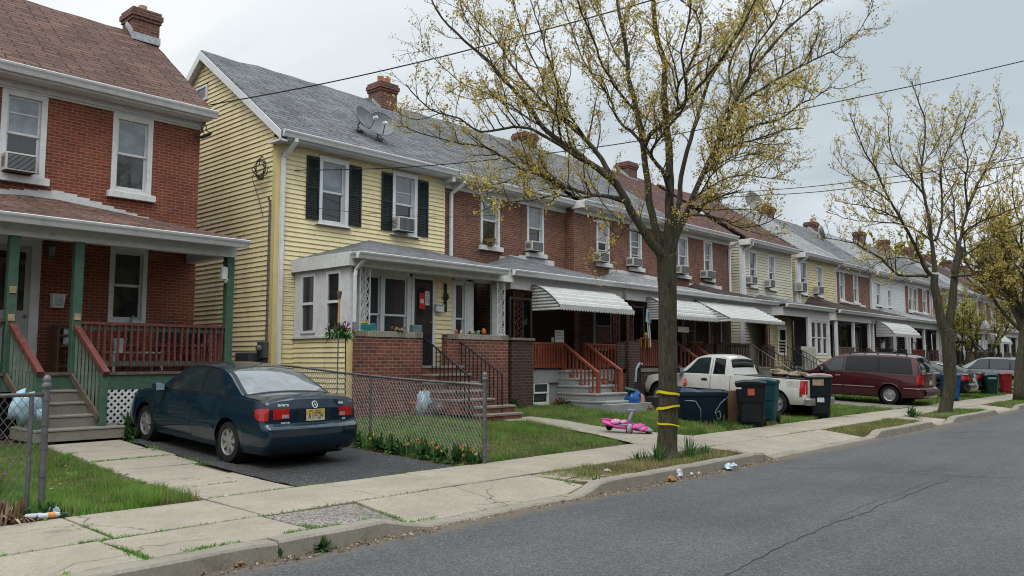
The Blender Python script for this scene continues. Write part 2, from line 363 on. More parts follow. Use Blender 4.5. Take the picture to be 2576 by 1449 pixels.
step_brown = mat('brown_painted_brick', (.17, .062, .042), .75, .25, 7, dirt=(.3, .25, .2), dirt_amt=.5, bump=.3, bscale=30)
# ---------------------------------------------------------------- camera, light, sky
cam = bpy.data.cameras.new('camera'); co = bpy.data.objects.new('camera', cam); COL.objects.link(co)
cam.sensor_width = 36; cam.lens = 36 * FPX / 2576; cam.clip_end = 3000; cam.clip_start = .05
M4 = Matrix((Vector(CR), Vector(CU), Vector(-CF))).transposed().to_4x4(); M4.translation = Vector(CC); co.matrix_world = M4
scene.camera = co
scene.render.resolution_x = 1024; scene.render.resolution_y = 576
scene.view_settings.view_transform = 'Standard'; scene.view_settings.look = 'None'; scene.view_settings.gamma = 1
scene.view_settings.exposure = 0.27
scene.render.engine = 'CYCLES'; scene.cycles.max_bounces = 6; scene.cycles.diffuse_bounces = 1; scene.cycles.glossy_bounces = 3
scene.cycles.transparent_max_bounces = 8; scene.cycles.use_denoising = True; scene.cycles.filter_width = 1.05
SUN_EL, SUN_AZ = math.radians(58), math.radians(205)      # azimuth as a direction in the plan, from +X
sun = bpy.data.lights.new('sun', 'SUN'); sun.energy = 1.05; sun.angle = math.radians(28); sun.color = (1, .97, .92)
so = bpy.data.objects.new('sun', sun); COL.objects.link(so)
sd = Vector((math.cos(SUN_EL) * math.cos(math.radians(222)), math.cos(SUN_EL) * math.sin(math.radians(222)), math.sin(SUN_EL)))
so.rotation_euler = sd.to_track_quat('Z', 'Y').to_euler(); so.location = (0, 0, 30)
w = bpy.data.worlds.new('World'); scene.world = w; w.use_nodes = True; t = w.node_tree
N = lambda k: t.nodes.new('ShaderNode' + k); L = t.links.new
bg = t.nodes['Background']; bg.inputs['Strength'].default_value = .1
sk = N('TexSky'); sk.sky_type = 'NISHITA'; sk.sun_disc = False; sk.sun_elevation = SUN_EL
sk.sun_rotation = math.atan2(sd.x, sd.y); sk.air_density = 1.2; sk.dust_density = 3
tc = N('TexCoord'); sx = N('SeparateXYZ'); L(tc.outputs['Generated'], sx.inputs[0])
zz = N('Math'); zz.operation = 'MAXIMUM'; L(sx.outputs[2], zz.inputs[0]); zz.inputs[1].default_value = 0
za = N('Math'); za.operation = 'ADD'; L(zz.outputs[0], za.inputs[0]); za.inputs[1].default_value = .22
dv = N('VectorMath'); dv.operation = 'DIVIDE'; L(tc.outputs['Generated'], dv.inputs[0])
cb = N('CombineXYZ'); [L(za.outputs[0], cb.inputs[i]) for i in range(3)]; L(cb.outputs[0], dv.inputs[1])
mp = N('Mapping'); mp.inputs['Rotation'].default_value = (0, 0, .6); mp.inputs['Scale'].default_value = (1.0, .55, 0); mp.inputs['Location'].default_value = (3.1, 1.7, 0); L(dv.outputs[0], mp.inputs['Vector'])
n1 = _noise(N, L, mp.outputs[0], .9, 6, .52, .4)
lay = _ramp(N, L, n1, [(.40, (5.1, 5.65, 5.95)), (.5, (6.6, 7.0, 7.2)), (.60, (8.2, 8.4, 8.45))])
# overcast: the zenith is brighter than the horizon
zr = _ramp(N, L, sx.outputs[2], [(0.0, .93), (.42, 1.0), (.9, 2.8)])
cl = _mix(N, L, lay, zr, 1.0, 'MULTIPLY')
# the cloud is thinner on the side of the hidden sun
dt = N('VectorMath'); dt.operation = 'DOT_PRODUCT'; L(tc.outputs['Generated'], dt.inputs[0]); dt.inputs[1].default_value = (math.cos(2.2), math.sin(2.2), 0)
cl = _mix(N, L, cl, _ramp(N, L, dt.outputs['Value'], [(.15, (.90, .93, .96)), (.75, (1.13, 1.11, 1.09))]), 1.0, 'MULTIPLY')
L(_mix(N, L, sk.outputs[0], cl, .93), bg.inputs['Color'])

# ---------------------------------------------------------------- ground
def vnoise(x, y, s=1.0, seed=0):
    x = np.asarray(x) * s; y = np.asarray(y) * s; r = np.random.default_rng(seed); T = r.random((256, 256))
    xi = np.floor(x).astype(int); yi = np.floor(y).astype(int); fx = x - xi; fy = y - yi
    fx = fx * fx * (3 - 2 * fx); fy = fy * fy * (3 - 2 * fy)
    g = lambda a, b: T[a % 256, b % 256]
    return (g(xi, yi) * (1 - fx) + g(xi + 1, yi) * fx) * (1 - fy) + (g(xi, yi + 1) * (1 - fx) + g(xi + 1, yi + 1) * fx) * fy
RAISED = [(2.15, 5.25), (8.3, 13.1), (18.5, 22.6), (24.5, 29.3), (32.5, 40), (43, 52), (55, 90)]
KH, KL = .145, .03
def kerbh(x):
    h = KL
    for a, b in RAISED: h = max(h, KL + (KH - KL) * min(sm(a - .28, a + .25, x), 1 - sm(b - .25, b + .28, x)))
    return h
def soilz(x, y):
    if y < 8.5:
        k = kerbh(x); tt = (y - 6.3) / 1.05
        return (k - .025) + (.125 - k) * min(1, max(0, tt)) - (0 if y < 7.3 else .02)
    return gz(x, y) - .03
def gzv(x, y): return np.array([gz(a, b) for a, b in zip(x, y)])
# road sheet
mb = MB(); mb.grid([[(x, y, 0) for x in (-80, -20, 0, 10, 20, 40, 80, 200, 700)] for y in (-300, -40, -10, 0, 4, 6.26)])
rm = road_m.node_tree; NN = lambda k: rm.nodes.new('ShaderNode' + k); LL = rm.links.new; bs = rm.nodes['Principled BSDF']
src = bs.inputs['Base Color'].links[0].from_socket; gp = NN('NewGeometry'); sp = NN('SeparateXYZ'); LL(gp.outputs['Position'], sp.inputs[0])
nz = _noise(NN, LL, gp.outputs['Position'], 3.0, 6, .7); ad = NN('Math'); ad.operation = 'MULTIPLY_ADD'; LL(nz, ad.inputs[0]); ad.inputs[1].default_value = .55; LL(sp.outputs[1], ad.inputs[2])
fac = _ramp(NN, LL, ad.outputs[0], [(0.0, 0.0), (1.0, 0.0)])
mr = NN('MapRange'); mr.inputs[1].default_value = 6.12; mr.inputs[2].default_value = 6.42; LL(ad.outputs[0], mr.inputs[0])
LL(_mix(NN, LL, src, (.135, .105, .075), mr.outputs[0]), bs.inputs['Base Color'])
struct(mb.build('road', road_m))
# cracks in the road: narrow tar-dark ribbons lying on it
tar = K('tar', (.035, .035, .035), .8, .3, 5)
def ribbon(pts, wd, z, jit=.03, step=.12, seed=1):
    r = random.Random(seed); m = MB(); q = []
    for (a, b) in zip(pts[:-1], pts[1:]):
        n = max(2, int(math.dist(a, b) / step))
        for i in range(n): f = i / n; q.append((a[0] + (b[0] - a[0]) * f, a[1] + (b[1] - a[1]) * f))
    q.append(pts[-1]); L_, R_ = [], []; off = 0
    for i, p in enumerate(q):
        a, b = q[max(0, i - 1)], q[min(len(q) - 1, i + 1)]; d = math.hypot(b[0] - a[0], b[1] - a[1]) or 1
        nx, ny = -(b[1] - a[1]) / d, (b[0] - a[0]) / d; off = off * .8 + r.uniform(-jit, jit); ww = wd * r.uniform(.35, 1.1)
        L_.append((p[0] + nx * (off + ww / 2), p[1] + ny * (off + ww / 2), z)); R_.append((p[0] + nx * (off - ww / 2), p[1] + ny * (off - ww / 2), z))
    m.grid([L_, R_], flip=True); return m
def gr0(u, v):
    r = ray(u, v); k = -EYE / r[2]; return (r[0] * k, r[1] * k)
for i, (pl, wd) in enumerate([([(1830, 1449), (1960, 1385), (2110, 1312), (2230, 1268), (2330, 1235), (2400, 1205)], .014), ([(2110, 1300), (2200, 1262), (2300, 1228), (2390, 1200)], .008),
              ([(1960, 1178), (2130, 1180), (2300, 1192), (2440, 1200), (2640, 1206)], .016), ([(2190, 1180), (2330, 1186), (2500, 1183)], .010), ([(2340, 1090), (2600, 1083)], .03), ([(2400, 1112), (2620, 1118)], .02)]):
    struct(ribbon([gr0(*p) for p in pl], wd, .004, seed=i).build('road_crack', tar))
# soil sheet
xs = np.concatenate([np.array([-700, -200, -60, -20]), np.arange(-6, 40, .25), np.arange(40, 90, 1.0), [100, 140, 200, 350, 800]])
ys = np.concatenate([np.arange(6.3, 8.6, .15), np.arange(8.6, 15, .3), [16, 18, 22, 30, 60, 120, 300, 800]])
struct(MB().grid([[(x, y, soilz(x, y) + (0.012 * (vnoise(x, y, 3.1, 3) - .5) if y > 8.7 else 0)) for x in xs] for y in ys]).build('ground', soil, smooth=True))
# kerb: swept in stones
r = random.Random(4); mb = MB(); x = -20.0; ends = sorted([a for q in RAISED for a in q])
while x < 95:
    ln = r.uniform(1.3, 2.3) if x > -4 else 4; x1 = x + ln; rows = []; dz, dy = r.uniform(-.007, .007), r.uniform(-.01, .01)
    st = np.linspace(x + .004, x1 - .004, 9 if ln < 3 else 3)
    for i, xx in enumerate(st):
        h = kerbh(xx); hz = h + (dz if h > .05 else 0) + r.uniform(-.004, .004); e = .006 if i in (0, len(st) - 1) else 0; c = min(.022, h * .6)
        j = r.uniform(-.006, .006)
        rows.append([(xx, 6.17 + dy + j, -.05), (xx, 6.185 + dy + j, max(.0, hz - c) - e), (xx, 6.195 + dy + c * .35, hz - c * .3 - e), (xx, 6.19 + dy + c, hz - e), (xx, 6.37, hz - e), (xx, 6.385, -.05)])
    mb.grid(rows, flip=False); mb.add(rows[0], [(0, 1, 2, 3, 4, 5)]); mb.add(rows[-1], [(5, 4, 3, 2, 1, 0)]); x = x1
struct(mb.build('kerb', kerb_m, smooth=True, angle=28, fix=True))
# pavement slabs
def slab(m, x0, x1, y0, y1, zf, mi=0, g=.013, rr=random.Random(5), nx=4, skew=0):
    t_ = [rr.uniform(-.006, .006) for _ in range(4)]; B = .008
    x0 += g; x1 -= g; y0 += g; y1 -= g
    xs_ = [x0, x0 + B] + list(np.linspace(x0, x1, nx + 1)[1:-1]) + [x1 - B, x1]; ys_ = [y0, y0 + B, (y0 + y1) / 2, y1 - B, y1]
    rows = []
    for j, y in enumerate(ys_):
        row = []
        for i, x in enumerate(xs_):
            a, b = (x - x0) / (x1 - x0), (y - y0) / (y1 - y0); e = B if i in (0, len(xs_) - 1) or j in (0, 4) else 0
            row.append((x + skew * (y - y0), y, zf(x, y) - e + t_[0] * (1 - a) * (1 - b) + t_[1] * a * (1 - b) + t_[2] * a * b + t_[3] * (1 - a) * b))
        rows.append(row)
    m.grid(rows, mi)
    for rw in (rows[0], [q[-1] for q in rows], rows[-1][::-1], [q[0] for q in rows][::-1]): m.grid([[(p[0], p[1], p[2] - .06) for p in rw], rw], mi)
m = MB(); joints = [-12, -8, -4, -1.4, .2, 1.6, 2.98, 4.42, 5.92, 7.2, 8.45, 9.8, 11.2, 12.6, 14.1, 15.6, 17.1, 18.5, 19.9, 21.3, 22.7, 24.2] + list(np.arange(25.7, 95, 1.5))
for a, b in zip(joints[:-1], joints[1:]): slab(m, a, b, 7.34, 8.56, lambda x, y: .142 + .012 * (y - 7.34))
for a, b in [(-12, -6), (-6, -2.6), (-2.6, -.6), (-.6, 1.1), (1.1, 2.85), (2.85, 4.36), (5.5, 6.95), (6.95, 8.35), (13.1, 14.7), (14.7, 16.4), (16.4, 18.2), (22.6, 23.6), (23.6, 24.5), (29.4, 31), (31, 32.4), (40.2, 42.8), (52.2, 54.8)]:
    slab(m, a, b, 6.39, 7.33, lambda x, y: kerbh(x) - .006 + (.140 - kerbh(x) + .006) * min(1, max(0, (y - 6.4) / .9)), skew=.0)
struct(m.build('pavement', conc, smooth=True, angle=30, fix=True))
m = MB(); slab(m, 4.38, 5.48, 6.4, 7.32, lambda x, y: kerbh(x) - .012 + (.13 - kerbh(x) + .012) * min(1, (y - 6.4) / .9), nx=8); struct(m.build('rough_patch', conc_rough, smooth=True, angle=30, fix=True))
m = MB()                                         # two broken pieces beside the tree pit
for pl, z in (([(8.38, 7.3), (8.40, 6.75), (8.75, 6.8), (9.1, 7.1), (8.95, 7.28)], .128), ([(8.42, 6.72), (8.5, 6.42), (8.85, 6.45), (8.95, 6.6), (8.8, 6.76)], .12), ([(8.98, 6.62), (9.15, 6.5), (9.2, 6.7), (9.05, 6.78)], .118)): m.prism([(a, b, z - .08) for a, b in pl], (0, 0, 0), (0, 0, .08))
struct(m.build('broken_slab', conc))
# front path of the brick house, the driveway and the path of the yellow house
m = MB(); yy = [8.58, 9.42, 10.12, 11.1, 11.95, 12.75, 13.72]
for i, (a, b) in enumerate(zip(yy[:-1], yy[1:])):
    k = [.0, .02, -.03, .06, .12, .02][i]; slab(m, 4.43 + k * .4, 5.58 + k, a, b, lambda x, y: gz(x, y) + .004, rr=random.Random(i + 20), g=.012)
struct(m.build('front_path', conc, smooth=True, angle=30, fix=True))
m = MB(); n = 40; rows = []
for i in range(n + 1):
    y = 8.57 + (15.6 - 8.57) * i / n; rr = random.Random(i)
    xl, xr = 5.60 + .05 * rr.random() + .05 * sm(9, 12, y), 8.10 + .12 * sm(8.6, 10, y) + .10 * rr.random()
    rows.append([(xl + (xr - xl) * q / 10, y, gz(min(7.5, xl), y) + .004) for q in range(11)])
struct(m.grid(rows).build('driveway', drive_m, smooth=True))
pathL = [(1235, 1056), (1300, 1061), (1400, 1076), (1500, 1094), (1602, 1119)]; pathR = [(1335, 1049), (1420, 1059), (1520, 1076), (1640, 1088), (1745, 1098)]
def samp(pl, n):
    g = [G(*p) for p in pl]; d = np.cumsum([0] + [math.dist(a, b) for a, b in zip(g[:-1], g[1:])]); s = np.linspace(0, d[-1], n)
    return [(np.interp(q, d, [p[0] for p in g]), np.interp(q, d, [p[1] for p in g])) for q in s]
A, B_ = samp(pathL, 14), samp(pathR, 14)
PATHC = [((a[0] + b[0]) / 2, (a[1] + b[1]) / 2, math.dist(a, b) / 2) for a, b in zip(A, B_)]
struct(MB().grid([[(a[0] + (b[0] - a[0]) * k / 5, a[1] + (b[1] - a[1]) * k / 5, gz(a[0], a[1]) + .012) for k in range(6)] for a, b in zip(A, B_)], flip=True).build('curved_path', conc, smooth=True))
# far driveways across the lawns
for a, b in ((27.2, 30.2),):
    m = MB(); m.grid([[(a + (b - a) * i / 6, y, gz(a, y) + .01) for i in range(7)] for y in np.linspace(8.58, 13.6, 20)]); struct(m.build('side_driveway', conc_st, smooth=True))

# ---------------------------------------------------------------- grass
gmats = [lattice_leaf('grass_green', (.15, .36, .045)), lattice_leaf('grass_deep', (.06, .19, .03)), lattice_leaf('grass_olive', (.20, .28, .06)), lattice_leaf('grass_straw', (.33, .25, .13), .2)]
def on_path(x, y):
    bad = np.zeros(len(x), bool)
    for cx, cy, r_ in PATHC: bad |= (x - cx) ** 2 + (y - cy) ** 2 < (r_ + .02) ** 2
    return bad
def grass(name, x0, x1, y0, y1, dens, h=.05, hv=.06, wd=.008, cover=.42, straw=.14, avoid=None, seed=0, zf=gz, tuft=.5):
    r = np.random.default_rng(seed); n = int((x1 - x0) * (y1 - y0) * dens)
    x = r.uniform(x0, x1, n); y = r.uniform(y0, y1, n)
    pn = vnoise(x, y, 1.3, seed + 1) * .5 + vnoise(x, y, 3.7, seed + 2) * .3 + vnoise(x, y, 9, seed + 3) * .2
    edge = np.minimum(np.minimum(x - x0, x1 - x), np.minimum(y - y0, y1 - y))
    keep = pn - .16 * np.exp(-edge / .12) > cover - .30 * r.random(n) ** 2
    if avoid is not None: keep &= ~avoid(x, y)
    x, y, pn = x[keep], y[keep], pn[keep]; n = len(x); z = np.array([zf(a, b) for a, b in zip(x, y)])
    tf = np.clip((vnoise(x, y, 2.3, seed + 7) - .55) * 4, 0, 1) * tuft
    hh = (h + hv * (np.clip(pn - cover, 0, .4) * 2 + tf)) * r.uniform(.55, 1.35, n); a = r.uniform(0, 2 * pi, n); ln = hh * r.uniform(.15, .75, n); b = r.uniform(0, 2 * pi, n)
    w2 = wd * r.uniform(.6, 1.3, n) / 2; ca, sa = np.cos(a) * w2, np.sin(a) * w2
    V = np.stack([np.stack([x - ca, y - sa, z - .012], 1), np.stack([x + ca, y + sa, z - .012], 1), np.stack([x + np.cos(b) * ln, y + np.sin(b) * ln, z + hh], 1)], 1)
    q = r.random(n); g2 = vnoise(x, y, 1.9, seed + 5); st = straw * (1.6 - 2.2 * np.clip(pn - cover, 0, .4))
    mi = np.where(q < st, 3, np.where(q < st + .22 + .25 * (g2 < .42), 1, np.where(q > .86, 2, 0)))
    return stuff(rawmesh(name, V, 3, gmats, mi))
grass('front_lawn_grass', 2.95, 4.42, 8.58, 13.8, 7800, .035, .11, .0065, .45, .16, seed=3, tuft=.9)
grass('fenced_lawn_grass', -4, 2.95, 8.75, 14, 2200, .06, .08, .009, .36, .12, seed=5)
grass('yellow_house_lawn_grass', 8.5, 16.2, 8.6, 14.4, 4600, .04, .08, .0075, .45, .2, avoid=lambda x, y: on_path(x, y) | ((x < 15.3) & (y > 13.9)), seed=8)
grass('brick_house_lawn_grass', 16.2, 28, 8.6, 14.0, 1700, .05, .07, .012, .40, .2, seed=12, avoid=lambda x, y: on_path(x, y) | (x > 27.3))
grass('far_lawn_grass', 30.2, 62, 8.6, 13.5, 420, .06, .07, .024, .36, .2, seed=15)
vz = lambda x, y: soilz(x, y) + .005
grass('tree_pit_grass', 8.5, 13.1, 6.42, 7.32, 3600, .035, .08, .008, .50, .5, seed=21, zf=vz)
grass('verge_grass', 18.3, 22.6, 6.42, 7.32, 2200, .04, .05, .011, .40, .4, seed=23, zf=vz)
grass('verge_grass', 24.6, 29.4, 6.42, 7.32, 1700, .04, .06, .013, .38, .3, seed=24, zf=vz)
grass('verge_grass', 32.5, 52, 6.42, 7.32, 700, .05, .05, .018, .40, .3, seed=25, zf=vz)
# moss and grass in the joints
def jointgrass(segs, seed):
    r = np.random.default_rng(seed); X, Y = [], []
    for (a, b, n, wd) in segs:
        t_ = r.random(n); k = vnoise(t_ * 6, t_ * 0, 1, seed + 9 + n % 17) > .38; t_ = t_[k]
        X.append(a[0] + (b[0] - a[0]) * t_ + r.normal(0, wd, len(t_))); Y.append(a[1] + (b[1] - a[1]) * t_ + r.normal(0, wd, len(t_)))
    x, y = np.concatenate(X), np.concatenate(Y); n = len(x); z = np.array([(.135 if yy < 8.56 and yy > 7.3 else (soilz(xx, yy) + .02 if yy < 7.3 else gz(xx, yy))) for xx, yy in zip(x, y)])
    h = r.uniform(.008, .034, n); a = r.uniform(0, 2 * pi, n); b = r.uniform(0, 2 * pi, n); w_ = r.uniform(.004, .008, n)
    V = np.stack([np.stack([x - np.cos(a) * w_, y - np.sin(a) * w_, z], 1), np.stack([x + np.cos(a) * w_, y + np.sin(a) * w_, z], 1), np.stack([x + np.cos(b) * h * .7, y + np.sin(b) * h * .7, z + h], 1)], 1)
    return stuff(rawmesh('joint_grass', V, 3, gmats, r.choice([0, 1, 2], n, p=[.45, .3, .25])))
jointgrass([((2.85, 7.33), (2.85, 6.4), 700, .025), ((1.6, 6.42), (4.3, 6.42), 900, .025), ((4.38, 7.3), (4.40, 6.42), 260, .025), ((4.4, 6.4), (5.5, 6.4), 300, .025), ((5.49, 6.5), (5.49, 7.3), 120, .02), ((2.7, 7.34), (3.1, 7.34), 300, .03), ((0, 7.34), (8.4, 7.34), 420, .008), ((4.4, 8.57), (5.9, 8.57), 450, .015), ((2.98, 8.5), (2.98, 7.4), 200, .01),
    ((5.5, 8.56), (8.4, 8.56), 400, .02), ((5.5, 6.41), (8.3, 6.41), 500, .012), ((4.45, 9.42), (5.5, 9.42), 150, .012), ((4.45, 11.95), (5.6, 11.95), 400, .015), ((4.45, 12.75), (5.6, 12.75), 500, .015), ((8.3, 6.5), (8.5, 7.2), 300, .05), ((13, 7.34), (18, 7.34), 600, .015), ((5.62, 10.9), (5.7, 13.6), 900, .06)], 41)
# dead leaves and bits in the gutter and on the bare soil
def litter(name, regs, seed, zf, sz=.02):
    r = np.random.default_rng(seed); V = []
    for (x0, x1, y0, y1, n) in regs:
        for i in range(n):
            x, y = r.uniform(x0, x1), r.uniform(y0, y1); s = sz * r.uniform(.5, 1.5); a = r.uniform(0, 2 * pi); z = zf(x, y) + .006
            q = [(x + s * math.cos(a + k) * (1 if j % 2 else .55), y + s * math.sin(a + k) * (1 if j % 2 else .55), z + r.uniform(0, .02)) for j, k in enumerate((0, pi / 2, pi, 3 * pi / 2))]
            V.append(q)
    return stuff(rawmesh(name, np.array(V), 4, [K('dry_leaf', (.22, .13, .06), .8, .3, 20), K('pale_leaf', (.36, .27, .17), .8, .3, 20), K('dark_leaf', (.07, .045, .03), .8, .3, 20)], r.choice([0, 1, 2], len(V))))
litter('gutter_leaves', [(1.5, 5.5, 5.98, 6.17, 420), (5.5, 8.2, 6.08, 6.17, 90), (8.2, 13.2, 5.95, 6.16, 460), (18, 23, 6.0, 6.15, 120), (24, 30, 6.0, 6.15, 80)], 3, lambda x, y: 0, .014)
litter('lawn_leaves', [(2.9, 4.4, 8.6, 13.6, 160), (8.3, 9.0, 8.6, 12.5, 190), (9, 13.5, 8.6, 12.5, 200), (14, 20, 8.7, 12.5, 150), (8.6, 13, 6.45, 7.3, 220), (4.35, 4.5, 8.6, 13.5, 90), (1.6, 2.9, 8.7, 9.4, 260)], 5, lambda x, y: gz(x, y) if y > 8 else soilz(x, y) + .01, .018)
# ---------------------------------------------------------------- unseen terrace behind the viewer, added to block horizon light and darken reflections
m = MB(); r = random.Random(77); x = -45.0
while x < 120:
    wd = r.uniform(5, 6.5); h = r.uniform(6.2, 7.2); y1 = -7.5 - r.uniform(0, .8); k = r.choice([0, 0, 0, 4]); m.box(x, x + wd, y1 - 8, y1, 0, h, k); m.prism([(x, y1 + .4, h), (x, y1 - 4, h + 3), (x, y1 - 8.4, h)], (0, 0, 0), (wd, 0, 0), 3)
    for a in (.2, .6):
        for z in (1.2, 4.4): m.box(x + wd * a, x + wd * a + 1, y1, y1 + .04, z, z + 1.6, 4)
    x += wd + r.choice([0, 0, 1.2])
o = struct(m.build('unseen_terrace', [brick_old, sid_cream, sid_white, sh_grey, dark]))
# ---------------------------------------------------------------- building helpers
def z8(x, y): return ((1200 + x / 2.8975) / 1.0932, (400 + y / 2.8975) / 1.0932)
def z3(x, y): return ((1950 + x / 2.8983) / 1.0932, (500 + y / 2.8983) / 1.0932)
def z4(x, y): return ((2300 + x / 2.4147) / 1.0932, (560 + y / 2.4147) / 1.0932)
def z2(x, y): return ((500 + x / 2.415) / 1.0932, (80 + y / 2.415) / 1.0932)
def z6(x, y): return ((740 + x / 2.8986) / 1.0932, (620 + y / 2.8986) / 1.0932)
def rect(u0, v0, u1, v1, Y):        # photo rectangle on a facade plane -> x0, x1, z0, z1
    a, c = P(u0, (v0 + v1) / 2, Y)[0], P(u1, (v0 + v1) / 2, Y)[0]
    um = (u0 + u1) / 2
    return a, c, P(um, v1, Y)[1], P(um, v0, Y)[1]
def flat_wall(m, x0, x1, z0, z1, Y, holes=(), depth=.12, mi=0):
    xs = sorted({x0, x1, *[min(max(h[k], x0), x1) for h in holes for k in (0, 1)]}); zs = sorted({z0, z1, *[min(max(h[k], z0), z1) for h in holes for k in (2, 3)]})
    for a, b in zip(xs[:-1], xs[1:]):
        for c, d in zip(zs[:-1], zs[1:]):
            cx, cz = (a + b) / 2, (c + d) / 2
            if any(h[0] < cx < h[1] and h[2] < cz < h[3] for h in holes): continue
            m.quad((a, Y, c), (b, Y, c), (b, Y, d), (a, Y, d), mi)
    for h in holes:
        a, b, c, d = h[:4]
        m.quad((a, Y, c), (a, Y, d), (a, Y + depth, d), (a, Y + depth, c), mi); m.quad((b, Y, d), (b, Y, c), (b, Y + depth, c), (b, Y + depth, d), mi)
        m.quad((a, Y, d), (b, Y, d), (b, Y + depth, d), (a, Y + depth, d), mi); m.quad((b, Y, c), (a, Y, c), (a, Y + depth, c), (b, Y + depth, c), mi)
def siding(m, x0, x1, z0, z1, Y, holes=(), row=.108, pr=.022, mi=0):
    r = random.Random(int(abs(x0 * 97 + Y * 13)))
    n = max(1, round((z1 - z0) / row)); row = (z1 - z0) / n
    for i in range(n):
        a, b = z0 + i * row, z0 + (i + 1) * row; cuts = sorted([(h[0], h[1]) for h in holes if h[3] > a + .01 and h[2] < b - .01]); xx = x0; seg = []
        for c, d in cuts:
            if c > xx: seg.append((xx, c))
            xx = max(xx, d)
        if xx < x1: seg.append((xx, x1))
        for c, d in seg:
            p = pr + r.uniform(-.002, .002); w = r.uniform(-.002, .002)
            m.quad((c, Y - p, a + w), (d, Y - p, a), (d, Y - .002, b), (c, Y - .002, b), mi); m.quad((c, Y, a + w), (d, Y, a), (d, Y - p, a), (c, Y - p, a + w), mi)
def siding_side(m, X, y0, y1, z0, top, holes=(), row=.108, pr=.022, sgn=-1, mi=0):   # faces -x; top(z)-> allowed y range
    z = z0; i = 0; r = random.Random(3)
    while True:
        rg = top(z + row * .5)
        if rg is None or rg[1] - rg[0] < .05: break
        a, b = max(y0, rg[0]), min(y1, rg[1]); cuts = sorted([(h[0], h[1]) for h in holes if h[3] > z + .01 and h[2] < z + row - .01]); yy = a; seg = []
        for c, d in cuts:
            if c > yy: seg.append((yy, c))
            yy = max(yy, d)
        if yy < b: seg.append((yy, b))
        for c, d in seg:
            p = pr + r.uniform(-.002, .002); w = r.uniform(-.004, .004)
            m.quad((X + sgn * p, d, z + w), (X + sgn * p, c, z), (X + sgn * .002, c, z + row), (X + sgn * .002, d, z + row), mi); m.quad((X, d, z + w), (X, c, z), (X + sgn * p, c, z), (X + sgn * p, d, z + w), mi)
        z += row
def window(h, R, Y, up=None, lo=None, cas=.075, out=.015, sill=True, bars=(), wm=None, dep=.10, split=.5, sillm=None, sl=.1, name='window'):
    x0, x1, z0, z1 = R; up = up or paneU; lo = lo or paneD; wm = wm or white
    m = MB(); yo, yi = Y - out, Y + dep
    m.box(x0, x0 + cas, yo, yi, z0, z1); m.box(x1 - cas, x1, yo, yi, z0, z1); m.box(x0 + cas, x1 - cas, yo - .004, yi, z1 - cas * 1.25, z1); m.box(x0 + cas, x1 - cas, yo - .004, yi, z0, z0 + cas * .6)
    a, b, c, d = x0 + cas, x1 - cas, z0 + cas * .6, z1 - cas * 1.25; zm = c + (d - c) * split; s = .042
    y1 = Y + dep - .055
    for (p, q, yy) in ((zm, d, y1), (c, zm + .03, y1 + .026)):
        m.box(a, a + s, yy, yy + .024, p, q); m.box(b - s, b, yy, yy + .024, p, q); m.box(a + s, b - s, yy, yy + .024, q - s, q); m.box(a + s, b - s, yy, yy + .024, p, p + s * (1.5 if p == c else 1))
    for zf in bars: zz = c + (d - c) * zf; m.box(a + s, b - s, y1 - .004, y1 + .02, zz - .012, zz + .012)
    w = m.build(name, wm, h)
    MB().quad((a, y1 + .012, zm), (b, y1 + .012, zm), (b, y1 + .012, d), (a, y1 + .012, d)).build('pane', up, w)
    MB().quad((a, y1 + .04, c), (b, y1 + .04, c), (b, y1 + .04, zm + .03), (a, y1 + .04, zm + .03)).build('pane', lo, w)
    if sill: MB().bbox(x0 - .07, x1 + .07, Y - .11, Y + .02, z0 - sl, z0 - .002, .012).build('sill', sillm or whited, w)
    return w
def gutter(h, x0, x1, y, z, name='gutter', s=.12, m_=None):      # ogee gutter, back at y, top at z
    pr = [(0, 0), (-s * .95, 0), (-s, -s * .08), (-s * .92, -s * .3), (-s * .7, -s * .55), (-s * .55, -s * .9), (-s * .5, -s), (0, -s)]
    return MB().prism([(x0, y + a, z + b) for a, b in pr], (0, 0, 0), (x1 - x0, 0, 0)).build(name, m_ or gutterw, h)
def gutter_side(h, x, y0, y1, z, name='gutter', s=.12, sgn=-1):
    pr = [(0, 0), (s * .95, 0), (s, -s * .08), (s * .92, -s * .3), (s * .7, -s * .55), (s * .55, -s * .9), (s * .5, -s), (0, -s)]
    return MB().prism([(x + sgn * a, y0, z + b) for a, b in pr], (0, 0, 0), (0, y1 - y0, 0)).build(name, gutterw, h)
def roof(h, x0, x1, ye, ze, yr, zr, m_, th=.07, wav=.012, seed=0):
    nx, ny = max(4, int((x1 - x0) / .5)), 8; r = np.random.default_rng(seed + 5); m = MB(); rows = []
    for j in range(ny + 1):
        f = j / ny; rows.append([(x0 + (x1 - x0) * i / nx, ye + (yr - ye) * f, ze + (zr - ze) * f + (wav * r.normal() if 0 < j else 0)) for i in range(nx + 1)])
    rows.append([(x, 2 * yr - ye, ze) for x, y, z in rows[0]])
    m.grid([rows[-2], rows[-1]]); m.grid(rows[:-1])
    for k in (0, nx):         # edge thickness
        e = [q[k] for q in rows]; m.grid([[(p[0], p[1], p[2] - th) for p in e], e] if k else [e, [(p[0], p[1], p[2] - th) for p in e]], flip=True)
    m.quad((x0, ye, ze - th), (x1, ye, ze - th), (x1, ye, ze), (x0, ye, ze))
    m.quad((x0, ye, ze - th), (x0, yr, zr - th), (x1, yr, zr - th), (x1, ye, ze - th))
    return m.build('roof', m_, h)
